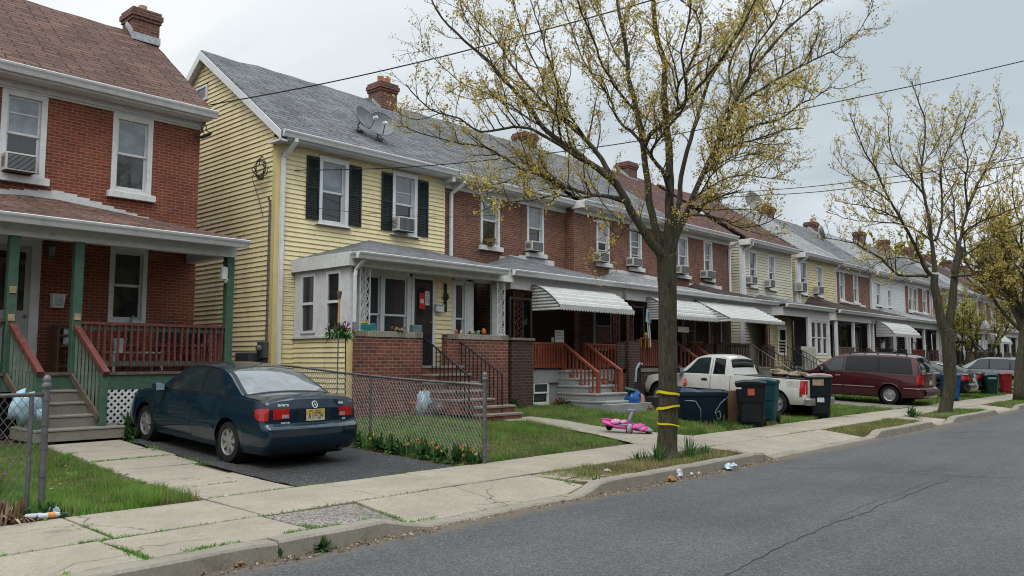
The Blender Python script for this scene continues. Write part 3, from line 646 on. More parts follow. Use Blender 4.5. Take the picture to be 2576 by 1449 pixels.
def chimney(h, x, y, z0, z1, w=.62, d=.62, pots=1, potc=None, flash=True):
    m = MB(); m.box(x - w / 2, x + w / 2, y - d / 2, y + d / 2, z0, z1 - .28)
    for i, (e, a, b) in enumerate(((.03, .28, .2), (.06, .2, .08), (.03, .08, 0))): m.box(x - w / 2 - e, x + w / 2 + e, y - d / 2 - e, y + d / 2 + e, z1 - a, z1 - b)
    c = m.build('chimney', brick_chim, h)
    m = MB(); rr = random.Random(int(x * 10))
    for i in range(pots):
        px = x + (i - (pots - 1) / 2) * .26; m.lathe([(.1, z1 - .01), (.11, z1 + .02), (.095, z1 + .05), (.1, z1 + rr.uniform(.16, .24)), (.08, z1 + .15)], (px, y - .05, 0), 'z', 12)
    if pots: m.build('chimney_pot', potc or K('terracotta', (.36, .14, .07), .8, .25, 8), c, smooth=True, angle=40)
    if flash:
        m = MB(); m.box(x - w / 2 - .02, x + w / 2 + .02, y - d / 2 - .03, y - d / 2 + .05, z0 + .18, z0 + .36); m.prism([(x - w / 2 - .012, y - d / 2 - .02, z0 + .2), (x - w / 2 - .012, y + .1, z0 + .62), (x - w / 2 - .012, y + .1, z0 + .78), (x - w / 2 - .012, y - d / 2 - .02, z0 + .42)], (0, 0, 0), (-.012, 0, 0)); m.build('flashing', K('lead_flashing', (.38, .40, .42), .5, .3, 9, metal=.3), c)
    return c
def downpipe(h, pts, w=.075, m_=None):
    m = MB()
    for a, b in zip(pts[:-1], pts[1:]): m.bar(a, b, w, w * .8, up=(0, 1, 0))
    return m.build('downpipe', m_ or gutterw, h)
def ac(x0, x1, z0, z1, Y, label, dep=.38, tilt=.02):
    x0 += (x1 - x0) * (.0 if dep > .35 else .2); z0 += 0 if dep > .35 else .02; dep *= .85; t = thing('air_conditioner', label, 'air conditioner', ((x0 + x1) / 2, Y, z0), 'window air conditioners')
    m = MB(); y0 = Y - dep; m.bbox(x0, x1, y0, Y + .1, z0 + .012, z1, .012); 
    for k in range(7): zz = z0 + .08 + k * (z1 - z0 - .14) / 7; m.box(x0 - .003, x0 + .004, y0 + .06, y0 + .26, zz, zz + .012, 1)
    m.build('case', [K('ac_case', (.55, .55, .52), .5, .1, 5, dirt=(.3, .26, .2), dirt_amt=.5), K('ac_vent', (.08, .08, .08), .6)], t)
    m = MB(); m.box(x0 + .03, x1 - .03, y0 - .006, y0 + .004, z0 + .04, z1 - .03, 0); n = 11
    for k in range(n): zz = z0 + .05 + k * (z1 - z0 - .09) / n; m.box(x0 + .035, x1 - .035, y0 - .012, y0 - .006, zz, zz + .012, 1)
    m.build('grille', [K('ac_dark', (.05, .055, .055), .6), K('ac_fin', (.20, .21, .21), .5)], t)
    m = MB(); m.box(x0 + .02, x1 - .02, y0 + .02, Y + .02, z0, z0 + .011); m.build('base_tray', K('ac_tray', (.12, .1, .08), .7), t); t.rotation_euler = (tilt, 0, 0); return t
def dish(loc, aim, label, R_=.38, mast=.5, group='satellite dishes'):
    t = thing('satellite_dish', label, 'satellite dish', loc, group); a = Vector(aim).normalized(); o = Vector(loc); c = o + Vector((0, 0, mast)) + a * .12
    u = a.cross(Vector((0, 0, 1))).normalized(); v = u.cross(a)
    m = MB(); rows = []
    for i in range(6):
        r_ = i / 5; rows.append([c + u * (R_ * r_ * math.cos(k / 20 * 2 * pi)) + v * (R_ * .92 * r_ * math.sin(k / 20 * 2 * pi)) + a * (.14 * r_ * r_ * R_ / .38) for k in range(21)])
    m.grid(rows); m.grid([[p + a * -.012 for p in q] for q in rows], flip=True)
    m.tube(rows[-1], .008, 5)
    m.build('reflector', K('dish_grey', (.20, .215, .23), .45, .15, 4, dirt=(.2, .18, .16), dirt_amt=.3), t, smooth=True, angle=50)
    m = MB(); f = c + a * .42 - v * .18; m.tube([c - v * R_ * .85 + a * .1, c - v * R_ * .9 + a * .2, f], .014, 6); m.build('feed_arm', K('dish_arm', (.13, .135, .14), .5), t)
    m = MB(); m.tube([f - a * .06, f + a * .05], [.045, .035], 8); m.tube([f + u * .07, f - u * .07], .025, 6); m.build('receiver', white, t)
    m = MB(); m.tube([o, o + Vector((0, 0, mast * .7)), c - a * .03], .022, 8); m.box(o.x - .1, o.x + .1, o.y - .1, o.y + .1, o.z - .05, o.z + .015); m.tube([o + Vector((.2, -.15, -.1)), o + Vector((0, 0, mast * .6))], .01, 5); m.build('mast', galv, t); return t
def awning(h, x0, x1, yb, yf, zt, zf, drop=.14, curve=.8, left=True, mats=None, n=None, name='awning'):
    # ribbed metal awning: from (yb, zt) on the porch beam out and down to (yf, zf)
    m = MB(); L_ = math.hypot(yb - yf, zt - zf); nr = n or int(L_ / .038); rows = []
    def prof(s):
        y = yb + (yf - yb) * s; z = zt + (zf - zt) * (s ** (1 + curve)); return y, z
    for i in range(nr + 1):
        s = i / nr; y, z = prof(s); k = .022 * (1 if i % 4 in (0, 1) else -1)
        rows.append([(x0, y, z + k), (x1, y, z + k)])
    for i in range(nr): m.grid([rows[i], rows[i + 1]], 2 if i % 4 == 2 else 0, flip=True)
    # scalloped valance
    ns = max(6, int((x1 - x0) / .11)); top = []; bot = []
    for i in range(ns * 4 + 1): x = x0 + (x1 - x0) * i / (ns * 4); ph = (i % 4) / 4; top.append((x, yf - .004, zf + .02)); bot.append((x, yf - .004 + .01, zf - drop + .045 * (1 - abs(math.sin(pi * (i / 4))))))
    m.grid([bot, top])
    if left:      # ribbed end piece
        for i in range(nr):
            s0, s1 = i / nr, (i + 1) / nr; 
        zz = np.linspace(zf - drop * .9, zt, int((zt - zf + drop) / .085) + 2)
        for a, b in zip(zz[:-1], zz[1:]):
            def yat(z):
                f = min(1, max(0, (zt - z) / max(.01, zt - zf))) ** (1 / (1 + curve)); return yb + (yf - yb) * f
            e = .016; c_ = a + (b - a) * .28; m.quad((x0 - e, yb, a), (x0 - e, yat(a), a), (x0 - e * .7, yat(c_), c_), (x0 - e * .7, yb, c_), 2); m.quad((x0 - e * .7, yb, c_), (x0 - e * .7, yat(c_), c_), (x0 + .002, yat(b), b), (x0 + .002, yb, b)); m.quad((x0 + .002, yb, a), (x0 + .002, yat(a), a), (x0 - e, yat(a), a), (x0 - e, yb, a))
        m.tube([(x0 - .01, yb + (yf - yb) * s, zt + (zf - zt) * s ** (1 + curve) + .012) for s in np.linspace(0, 1, 12)], .014, 5, 1)
    return m.build(name, mats or [K('awning_white', (.52, .52, .50), .45, .12, 3, dirt=(.25, .24, .2), dirt_amt=.5), K('awning_trim', (.1, .1, .1), .6), K('awning_groove_shade', (.17, .165, .155), .6, .2, 6)], h)  # darker groove tone: rib shadow put into the colour, with some grime
def railing(h, a, b, zb, zt, mt, bal=None, n=None, name='railing', bw=.035, tw=.09, th=.05, post=False, mats=None, capm=None):
    # level railing between plan points a and b
    m = MB(); A_, B_ = Vector((a[0], a[1], 0)), Vector((b[0], b[1], 0)); L_ = (B_ - A_).length; n = n or int(L_ / .13)
    m.bar(A_ + Vector((0, 0, zt - th / 2)), B_ + Vector((0, 0, zt - th / 2)), tw, th, 0); m.bar(A_ + Vector((0, 0, zt - th - .05)), B_ + Vector((0, 0, zt - th - .05)), .04, .09, 1); m.bar(A_ + Vector((0, 0, zb + .05)), B_ + Vector((0, 0, zb + .05)), .045, .08, 1)
    for i in range(n):
        p = A_ + (B_ - A_) * ((i + .5) / n); rr = random.Random(i); dx = rr.uniform(-.012, .012); s_ = Vector(((B_ - A_).normalized().y, -(B_ - A_).normalized().x, 0)) * .035
        m.bar(p + s_ + Vector((0, 0, zb + .0)), p + s_ + Vector((dx, 0, zt - th - .005)), bw, bw, 2, up=(0, 1, 0))
    mats = mats or [mt, mt, mt]; return m.build(name, mats, h)
def stair_rail(h, x, y0, z0, y1, z1, mats, hgt=.85, n=None, name='handrail', bw=.035, tw=.1, newel=None, iron=False):
    # sloping rail in the plane x from the upper end (y0, z0) to the lower end (y1, z1)
    m = MB(); n = n or max(3, int(abs(y1 - y0) / .13))
    if iron:
        m.bar((x, y0, z0), (x, y1, z1), .045, .02, 0); m.bar((x, y0, z0 - hgt + .1), (x, y1, z1 - hgt + .1), .03, .015, 0)
        for i in range(n + 1): f = i / n; y, z = y0 + (y1 - y0) * f, z0 + (z1 - z0) * f; m.bar((x, y, z - hgt + (.0 if i in (0, n) else .1)), (x, y, z), .018 if i not in (0, n) else .028, .018, 0, up=(0, 1, 0))
    else:
        m.bar((x, y0, z0), (x, y1, z1), tw, .055, 0); m.bar((x, y0, z0 - hgt + .12), (x, y1, z1 - hgt + .12), .045, .09, 1)
        for i in range(n): f = (i + .5) / n; y, z = y0 + (y1 - y0) * f, z0 + (z1 - z0) * f; m.bar((x + .03, y, z - hgt + .05), (x + .03, y, z - .02), bw, bw, 2, up=(0, 1, 0))
    ob = m.build(name, mats, h)
    if newel: MB().bbox(x - .05, x + .05, y1 - .05, y1 + .05, newel, z1 + .03, .012).build('newel_post', mats[0] if iron else mats[-1], ob)
    return ob
def steps(h, x0, x1, y0, z0, y1, z1, n, m_, nose=.025, name='steps', tread=None):
    # n risers from the bottom (y0, z0) up to the top (y1, z1)
    m = MB(); rn = (y1 - y0) / n; ri = (z1 - z0) / n; rr = random.Random(int(x0 * 31))
    for i in range(n):
        ya, zt = y0 + i * rn, z0 + (i + 1) * ri; m.box(x0 + .01, x1 - .01, ya, y1 + .001 * i, z0 - .15 if i == 0 else zt - ri - .02, zt - .05, 0)
        m.bbox(x0 - rr.uniform(0, .01), x1 + rr.uniform(0, .01), ya - nose, y1 + .002 * i + .003, zt - .05, zt, .014, 1)
    return m.build(name, [m_, tread or m_], h)
def iron_column(h, x, y, z0, z1, m_, w=.26, name='porch_column'):
    m = MB()
    for dx in (-w / 2, w / 2): m.bar((x + dx, y, z0), (x + dx, y, z1), .028, .028, up=(0, 1, 0))
    m.bar((x, y, z0), (x, y, z1), .014, .014, up=(0, 1, 0)); m.box(x - w / 2 - .02, x + w / 2 + .02, y - .04, y + .04, z0, z0 + .02); m.box(x - w / 2 - .02, x + w / 2 + .02, y - .04, y + .04, z1 - .02, z1)
    n = max(3, int((z1 - z0) / .24))
    for i in range(n):
        a, b = z0 + (z1 - z0) * i / n, z0 + (z1 - z0) * (i + 1) / n; c = (a + b) / 2
        for s in (-1, 1):
            pts = [(x + s * w * (.08 + .36 * math.sin(pi * q / 8) * (1 if i % 2 == 0 else .8)), y, a + (b - a) * q / 8) for q in range(9)]; m.tube(pts, .011, 5)
            cc = [(x + s * w * (.24 + .12 * math.cos(q / 7 * 2 * pi)), y - .012, c + .05 * math.sin(q / 7 * 2 * pi)) for q in range(8)]; m.tube(cc, .008, 4)
    return m.build(name, m_, h)
def porch_roof(h, front, back, m_, th=.05, left=None, right=None, seed=0):
    # front: (xl, xr, y, z) eave; back: wall points (x, y, z) from left to right
    xl, xr, yf, zf = front; m = MB(); n = 10; r = np.random.default_rng(seed)
    bx = [p for p in back]; 
    a, b = bx[1], bx[-2]
    # front slope
    rows = []
    for j in range(7):
        f = j / 6; rows.append([(xl + (xr - xl) * i / n + ((a[0] + (b[0] - a[0]) * i / n) - (xl + (xr - xl) * i / n)) * f, yf + (a[1] - yf) * f, zf + ((a[2] + (b[2] - a[2]) * i / n) - zf) * f + (.008 * r.normal() if 0 < j < 6 else 0)) for i in range(n + 1)])
    m.grid(rows)
    m.tri((xl, yf, zf), a, bx[0]); m.tri((xr, yf, zf), bx[-1], b)
    m.quad((xl, yf, zf - th), (xr, yf, zf - th), (xr, yf, zf), (xl, yf, zf)); m.quad((xl, yf, zf - th), (xl, yf, zf), bx[0], (bx[0][0], bx[0][1], bx[0][2] - th)); m.quad((xr, yf, zf), (xr, yf, zf - th), (bx[-1][0], bx[-1][1], bx[-1][2] - th), bx[-1])
    return m.build('porch_roof', m_, h)
def door(h, R, Y, body=None, glass=None, cas=.1, name='door', glassz=(.5, .92), dep=.05):
    x0, x1, z0, z1 = R; m = MB(); body = body or whited
    m.box(x0, x0 + cas, Y - .03, Y + .03, z0, z1, 0); m.box(x1 - cas, x1, Y - .03, Y + .03, z0, z1, 0); m.box(x0 + cas, x1 - cas, Y - .034, Y + .03, z1 - cas, z1, 0)
    d = m.build(name, white, h); a, b = x0 + cas + .004, x1 - cas - .004; m = MB(); m.box(a, b, Y - .008, Y + .02, z0 + .02, z1 - cas - .004)
    for k in (0, 1):
        c, e = a + .1 + k * (b - a - .12) / 2, a + (k + 1) * (b - a - .12) / 2 + .02
        if glassz[0] > .3: m.box(c, e, Y - .016, Y - .008, z0 + .15, z0 + (z1 - z0) * glassz[0] - .12)
    m.build('leaf', body, d)
    MB().box(a + .09, b - .09, Y - .014, Y - .006, z0 + (z1 - z0) * glassz[0], z0 + (z1 - z0) * glassz[1] - cas).build('pane', glass or paneD, d)
    m = MB(); m.lathe([(.012, 0), (.012, .04), (.03, .05), (.03, .075), (.012, .085)], (b - .06, Y - .09, z0 + 1.0), 'y', 10); m.build('handle', K('brass', (.3, .22, .09), .4, .2, metal=.8), d); return d
# ================================================================= RED BRICK HOUSE at the left edge
YR, YPR = 16.6, 14.9
H = thing('brick_house', 'red painted brick house with maroon roof and green porch, nearest and leftmost', 'house', (5, YR, .42))
xr = P(499, 470, YR)[0]; W1 = rect(0, 228, 117, 443, YR); W2 = rect(281, 290, 383, 487, YR); W3 = rect(274, 622, 369, 812, YR)
zfr = P(387, 303, YR)[1]; zgt = P(300, 226, YR - .4)[1]
D1 = rect(-62, 592, 97, 930, YR); D1 = (D1[0], D1[1], 1.47, D1[3])
m = MB(); flat_wall(m, 1.2, xr, .3, zfr + .02, YR, [W1, W2, W3]); m.quad((xr, YR, .3), (xr, YR + 8, .3), (xr, YR + 8, 7), (xr, YR, 7)); m.quad((1.2, YR + 8, .3), (1.2, YR, .3), (1.2, YR, 7), (1.2, YR + 8, 7))
m.build('wall', brick_red, H)
EZ = zgt + .02; EY = YR - .42; XE = P(545, 285, EY)[0]; RYp, RZ = PX(374, 92, XE - .08)
sl = (RZ - EZ) / (RYp - EY)
roof(H, .9, XE - .06, EY, EZ, RYp, RZ, sh_maroon, seed=1)
MB().box(1.0, xr + .02, YR - .035, YR + .02, zfr, EZ - .20).box(1.0, xr + .06, EY + .02, YR + .04, EZ - .20, EZ - .14).box(1.0, xr + .04, YR - .07, YR - .036, EZ - .32, EZ - .203).build('cornice', whited, H)
gutter(H, .9, XE, EY + .03, EZ - .01, s=.15)
MB().quad((XE - .09, EY, EZ - .07), (XE - .09, RYp, RZ - .07), (XE - .09, RYp, RZ - .24), (XE - .09, EY, EZ - .24)).quad((XE - .3, EY, EZ - .08), (XE - .3, RYp, RZ - .08), (XE - .09, RYp, RZ - .09), (XE - .09, EY, EZ - .09)).build('rake_board', whited, H)
MB().tri((xr, YR, EZ - .2), (xr, YR + 8, EZ - .2), (xr, (RYp + EY) / 2 + 1.6, RZ - .3)).build('gable', brick_red, H)
cx, cz = P(356, 100, RYp - .25); chimney(H, cx, RYp - .2, RZ - .55, P(356, 22, RYp - .5)[1], .62, .62, 1, K('buff_pot', (.42, .25, .16), .8, .2, 8))
window(H, W1, YR, bars=(.78,), cas=.1, sl=.14); window(H, W2, YR, cas=.1, sl=.13); window(H, W3, YR, up=paneC, lo=paneD, cas=.085, sl=.09)
# porch
zd = 1.46; zb0, zb1 = P(300, 620, YPR)[1], P(300, 582, YPR)[1]; xpe = P(591, 640, YPR)[0]
m = MB(); m.box(.5, xpe, YPR - .09, YPR + .09, zb0, zb1 + .05); m.box(xpe - .18, xpe, YPR + .09, YR - .01, zb0 + .02, zb1); m.box(.5, xpe, YPR - .32, YPR - .1, zb1 + .02, zb1 + .05); m.box(.5, xpe - .19, YPR + .1, YR - .02, zb1 + .052, zb1 + .08); m.build('porch_beam', whited, H)
ge = YPR - .42; zge = P(300, 566, ge)[1]; xge = P(628, 602, ge)[0]
gutter(H, .3, xge, ge + .1, zge, 'porch_gutter', s=.15)
ax, az = P(130, 500, YR); bx, bz = P(445, 566, YR); cx2, cz2 = xge - .12, zge + .12
porch_roof(H, (.3, xge - .05, ge, zge + .01), [(-1.5, YR, zge + .1), (ax - .4, YR, az), (ax + .1, YR, az), (xge - .05, YR + .05, zge + .16)], sh_maroon, seed=2)
# stepped white flashing painted along the roof line
m = MB(); xs_ = np.linspace(ax - 1.4, 7.6, 17)
for a, b in zip(xs_[:-1], xs_[1:]):
    zz = az - max(0, (a - ax - .1)) * (az - zge - .16) / (xge - ax - .15) if a > ax else az - (ax - a) * .12
    m.quad((a, YR - .008, zz - .12), (b, YR - .008, zz - .15), (b, YR - .008, zz + .17), (a, YR - .008, zz + .17))
m.build('flashing', mat('flashing_paint', (.66, .66, .65), .6, .1, 6, dirt=(.3, .2, .16), dirt_amt=.3), H)
m = MB(); m.box(.5, 8.12, YPR - .02, YR - .02, zd - .05, zd, 0); m.box(.5, 8.14, YPR - .06, YPR - .02, zd - .045, zd + .004, 0); m.build('porch_floor', oldwood, H)
MB().box(.5, 8.1, YPR - .035, YPR - .0, zd - .3, zd - .052).build('porch_skirt', green_p, H)
def post(x, y, z0, z1, w, m_, name='porch_post', h=H): return MB().bbox(x - w / 2, x + w / 2, y - w / 2, y + w / 2, z0, z1, .008).build(name, m_, h)
XP = [P(30, 700, YPR)[0], P(195, 700, YPR)[0], P(574, 760, YPR)[0]]
for x in XP: post(x, YPR, zd, zb0, .15, green_p)
for x, z in ((XP[0], 2.75), (XP[0], 2.3), (XP[1], 2.35)): MB().box(x - .05, x + .05, YPR - .09, YPR - .074, z, z + .11).build('bare_wood_patch', K('bare_wood', (.36, .27, .16), .8, .3, 10), H)
rm_ = [red_rail, green_p, red_rail]
railing(H, (XP[1] + .08, YPR), (XP[2] - .08, YPR), zd + .1, P(350, 813, YPR)[1], None, n=23, mats=rm_, bw=.036, tw=.12)
railing(H, (XP[0] - 3, YPR), (XP[0] - .08, YPR), zd + .1, P(350, 813, YPR)[1], None, n=18, mats=rm_, bw=.036, tw=.12)
railing(H, (XP[2], YPR + .08), (XP[2], YR - .05), zd + .1, P(350, 813, YPR)[1], None, n=11, mats=rm_, bw=.036, tw=.12)
rz = P(195, 822, YPR)[1]
YN = 13.85
for x, un in ((XP[0] + .02, 96), (XP[1], 262)):
    xn = P(un, 940, YN)[0]; zn = P(un, 940, YN)[1]
    m = MB(); m.bar((x, YPR - .05, rz), (xn, YN - .1, zn), .1, .075, 0); m.bar((x - .05, YPR - .05, rz - .82), (xn - .05, YN, zn - .72), .04, .1, 3)
    for i in range(8):
        f = (i + .5) / 8; p = Vector((x, YPR - .05, rz)).lerp(Vector((xn, YN, zn)), f); m.bar((p.x - .01, p.y, p.z - .78), (p.x - .01, p.y, p.z - .03), .035, .02, 1, up=(0, 1, 0))
    hr = m.build('handrail', [red_rail, K('faded_green', (.15, .20, .15), .7, .3, 6, dirt=(.25, .23, .2), dirt_amt=.5), red_rail, oldwood], H)
    MB().bbox(xn - .055, xn + .055, YN - .05, YN + .06, .55 if un > 200 else .5, zn - .02, .01).build('newel_post', green_p, hr)
sy = [13.72, 14.0, 14.28, 14.56]; sx0, sx1 = 4.42, P(246, 1000, 14.2)[0]
m = MB(); zs = .42
for i, y in enumerate(sy):
    z1 = .61 + .19 * i; m.bbox(sx0 - (.1 if i == 0 else 0), sx1 + (.26 if i == 0 else -.03 * i), y, 14.86, zs if i == 0 else z1 - .2, z1 - .035, .01); m.bbox(sx0 - (.1 if i == 0 else 0) - .005, sx1 + (.27 if i == 0 else -.03 * i), y - .012, 14.861, z1 - .035, z1, .014)
m.build('steps', conc_st, H)
# white lattice: two layers of diagonal strips
m = MB(); lx0, lx1, lz0, lz1 = P(258, 1000, YPR - .02)[0], 8.08, .40, zd - .3
d_ = .118; wv = .042
for lay in (0, 1):
    k = -(lz1 - lz0)
    while k < lx1 - lx0:
        # strip from (lx0+k, lz0) at 45 degrees
        a0, a1 = max(0, -k), min(lz1 - lz0, lx1 - lx0 - k)
        if a1 > a0:
            if lay == 0: p, q = (lx0 + k + a0, lz0 + a0), (lx0 + k + a1, lz0 + a1)
            else: p, q = (lx0 + k + a0, lz1 - a0), (lx0 + k + a1, lz1 - a1)
            m.bar((p[0], YPR - .03 + .008 * lay, p[1]), (q[0], YPR - .03 + .008 * lay, q[1]), .007, wv, up=(0, 0, 1)) if False else m.quad((p[0] - wv / 1.4, YPR - .03 + .008 * lay, p[1]), (p[0] + wv / 1.4, YPR - .03 + .008 * lay, p[1]), (q[0] + wv / 1.4, YPR - .03 + .008 * lay, q[1]), (q[0] - wv / 1.4, YPR - .03 + .008 * lay, q[1]))
        k += d_
m.build('lattice', white, H)
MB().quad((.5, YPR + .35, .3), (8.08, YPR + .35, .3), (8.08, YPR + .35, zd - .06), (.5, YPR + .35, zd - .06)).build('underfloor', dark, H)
door(H, D1, YR, K('grey_door', (.42, .43, .43), .5, .1, 4, dirt=(.2, .2, .18), dirt_amt=.4), glassz=(.45, .95), cas=.16)
x, z = P(131, 632, YR - .1); m = MB(); m.lathe([(.03, .16), (.02, .13), (.075, .09), (.07, .07)], (x, YR - .12, z), n=8); m.lathe([(.05, -.14), (.06, -.1), (.02, -.13)], (x, YR - .12, z), n=8)
for k in range(6): a = k * pi / 3; m.tube([(x + .068 * math.cos(a), YR - .12 + .068 * math.sin(a), z + .08), (x + .055 * math.cos(a), YR - .12 + .055 * math.sin(a), z - .12)], .006, 4)
m.tube([(x, YR, z + .02), (x, YR - .06, z + .18), (x, YR - .12, z + .16)], .01, 5); t = thing('wall_lantern', 'small lantern on the brick wall beside the white porch door', 'lantern', (x, YR, z)); m.build('frame', K('lantern_bronze', (.10, .11, .09), .5, .2), t, smooth=True, angle=40)
MB().lathe([(.048, -.11), (.058, .07)], (x, YR - .12, z), n=8).build('glass', K('lantern_glass', (.35, .37, .35), .15), t)
x0, x1, z0, z1 = rect(124, 743, 157, 775, YR); t = thing('mailbox', 'white wall mailbox with papers on the dark brick porch', 'mailbox', ((x0 + x1) / 2, YR, z0))
MB().prism([(x0 + .02, YR - .14, z0), (x1 - .02, YR - .14, z0), (x1, YR - .17, z1), (x0, YR - .17, z1)], (0, 0, 0), (0, .15, 0)).build('box', white, t); MB().box(x0 - .015, x1 + .015, YR - .19, YR - .01, z1 + .002, z1 + .02).build('lid', white, t); MB().box(x0 + .05, x1 - .06, YR - .176, YR - .168, z0 + .05, z1 - .04).build('paper', K('glossy_paper', (.5, .52, .55), .2, .3, 12), t)
t = thing('wooden_shelf', 'brown wooden shelf standing by the porch door', 'shelf', (5.3, YR - .3, zd)); x0, x1, _, z1 = rect(136, 822, 184, 920, YR - .3)
m = MB(); [m.box(x, x + .04, YR - .45, YR - .1, zd, z1) for x in (x0, x1 - .04)]; [m.box(x0 + .041, x1 - .041, YR - .44, YR - .1, zz, zz + .035) for zz in (zd + .08, zd + .45, z1 - .18)]; m.box(x0 - .02, x1 + .02, YR - .47, YR - .1, z1 + .001, z1 + .03); m.build('frame', K('shelf_wood', (.11, .055, .03), .6, .3, 8), t); MB().box(x0 + .12, x0 + .26, YR - .40, YR - .36, zd + .5, zd + .8).build('picture', K('shiny_photo', (.4, .42, .43), .2, .5, 16), t)
t = thing('porch_table', 'low porch table with white basin behind the railing', 'table', (6.4, 15.9, zd)); x0, x1, _, z1 = rect(272, 885, 402, 920, 15.9)
m = MB(); m.box(x0, x1, 15.7, 16.2, z1 - .03, z1); [m.box(x, x + .04, y, y + .04, zd, z1 - .031) for x in (x0 + .02, x1 - .06) for y in (15.72, 16.14)]; m.build('frame', K('pale_top', (.42, .42, .40), .5, .2), t)
t = thing('plastic_bucket', 'white bucket standing on the low porch table', 'bucket', (x0 + .15, 15.85, z1)); MB().lathe([(.09, 0), (.125, .24), (.13, .25), (.115, .25), (.085, .02)], (x0 + .18, 15.85, z1), n=14).build('bucket', K('bucket_white', (.5, .56, .6), .4), t, smooth=True, angle=40)
for i, (u, du) in enumerate(((330, 26), (430, 60), (500, 40))):
    x, z = P(u, 900, 15.8); w_ = du / 110
    t = thing('folding_chair', ['black folding chair on the porch nearest the bucket', 'wide black chair behind the middle of the porch railing', 'black chair near the right end of the porch railing'][i], 'chair', (x, 15.8, zd))
    m = MB(); m.tube([(x - w_ / 2, 15.9, zd), (x - w_ / 2, 15.7, zd + .45), (x - w_ / 2, 16.0, zd + .9), (x + w_ / 2, 16.0, zd + .9), (x + w_ / 2, 15.7, zd + .45), (x + w_ / 2, 15.9, zd)], .014, 5); m.tube([(x - w_ / 2, 15.6, zd), (x - w_ / 2, 16.0, zd + .45)], .014, 5); m.tube([(x + w_ / 2, 15.6, zd), (x + w_ / 2, 16.0, zd + .45)], .014, 5); m.build('frame', black_iron, t); MB().box(x - w_ / 2 + .02, x + w_ / 2 - .02, 15.6, 15.98, zd + .44, zd + .47).build('seat', plastic_black, t); MB().box(x - w_ / 2 + .02, x + w_ / 2 - .02, 15.97, 15.99, zd + .55, zd + .88).build('backrest', plastic_black, t)
x, z = P(559, 690, YPR); t = thing('hanging_ornament', 'weathered white lantern ornament hanging by the right green post', 'ornament', (x, YPR, z + .3)); m = MB(); m.tube([(x, YPR - .05, zb0), (x, YPR - .05, z + .12)], .01, 4); m.build('chain', black_iron, t); m = MB(); m.bbox(x - .06, x + .06, YPR - .12, YPR, z - .1, z + .14, .02); m.blob((x + .04, YPR - .07, z - .12), (.04, .04, .06), seed=4); m.build('body', whited, t)
t = thing('window_ornament', 'little bird figurine on the sill of the porch window', 'figurine', (W3[0] + .5, YR - .05, W3[2])); MB().blob((W3[0] + .42, YR - .08, W3[2] + .06), (.04, .04, .05), seed=2).blob((W3[0] + .46, YR - .09, W3[2] + .12), (.025, .025, .03), seed=3).build('figurine', K('figurine', (.3, .33, .36), .3, .4, 20), t)
ac(*rect(14, 385, 94, 431, YR - .3), YR, 'large air conditioner in upper window of the red brick house', .36)
m = MB(); rr = random.Random(3)
wx, wz = P(485, 320, YR - .06)
for k in range(3): m.tube([(wx + .22 + rr.uniform(-.08, .08), YR - .06 - rr.uniform(0, .1), zfr + .25 - q * .09 + rr.uniform(-.03, .03)) if q < 4 else (wx + .22 + .2 * math.cos(q + k), YR - .1, zfr - .12 + .09 * math.sin(q * 1.3 + k)) for q in range(10)], .012, 5)
m.build('cable_loop', black_iron, H)

# ================================================================= YELLOW HOUSE
Y0 = 16.0; X0, X1 = 9.68, P(1118, 560, Y0)[0]
H = thing('clapboard_house', 'yellow clapboard house with grey roof and dark shutters', 'house', (12, Y0, .5))
EY, EZ = 15.62, P(900, 374, 15.62)[1] + .05; XE = 9.54; RYp, RZ = PX(506, 126, XE)
A_ = rect(800, 398, 875, 568, Y0); B_ = rect(985, 434, 1048, 593, Y0)
ww = 5.0
m = MB(); siding(m, X0 + .1, X1, .55, EZ - .12, Y0, [A_, B_]); 
sl = (RZ - EZ) / (RYp - EY)
attic_y0, attic_z0 = PX(497, 262, X0); attic_y1, attic_z1 = PX(525, 212, X0); at = (min(attic_y0, attic_y1), max(attic_y0, attic_y1), attic_z0, attic_z1)
def ytop(z):
    zl = EZ - .1 + sl * .3
    if z < zl: return (Y0, 2 * RYp - Y0)
    d = (z - zl) / sl; return (Y0 + d, 2 * RYp - Y0 - d) if Y0 + d < RYp else None
siding_side(m, X0, Y0 + .1, 2 * RYp - Y0, .55, ytop, [at], row=.112)
m.build('wall', sid_yel, H)
m = MB(); flat_wall(m, X0 + .05, X1, .3, EZ, Y0 + .01, [A_, B_], .1); m.build('sheathing', sid_yel, H)
MB().box(X0 - .035, X0 + .1, Y0 - .035, Y0 + .1, .5, EZ - .1).build('corner_board', K('corner_yellow', (.70, .56, .26), .5, .08, 3), H)
MB().box(X0 + .02, X1, Y0 + .02, Y0 + .3, .1, .55).box(X0 + .02, X0 + .3, Y0 + .301, 22, .1, .55).build('foundation', conc_gr, H)
roof(H, XE, X1 + .02, EY, EZ, RYp, RZ, sh_grey, seed=3)
m = MB(); m.prism([(XE - .03, EY - .02, EZ - .04), (XE - .03, RYp, RZ - .03), (XE - .03, RYp, RZ - .25), (XE - .03, EY - .02, EZ - .24)], (0, 0, 0), (.026, 0, 0)); m.prism([(XE - .03, 2 * RYp - EY, EZ - .04), (XE - .03, RYp + .001, RZ - .03), (XE - .03, RYp + .001, RZ - .25), (XE - .03, 2 * RYp - EY, EZ - .24)], (0, 0, 0), (.026, 0, 0)); m.quad((XE, EY, EZ - .22), (XE, RYp, RZ - .22), (X0, RYp, RZ - .22), (X0, EY, EZ - .22)); m.quad((XE, RYp, RZ - .221), (XE, 2 * RYp - EY, EZ - .22), (X0, 2 * RYp - EY, EZ - .22), (X0, RYp, RZ - .221))
m.box(XE - .02, X0 + .03, EY, Y0 + .1, EZ - .26, EZ - .22); m.build('rake_board', vinylw, H)
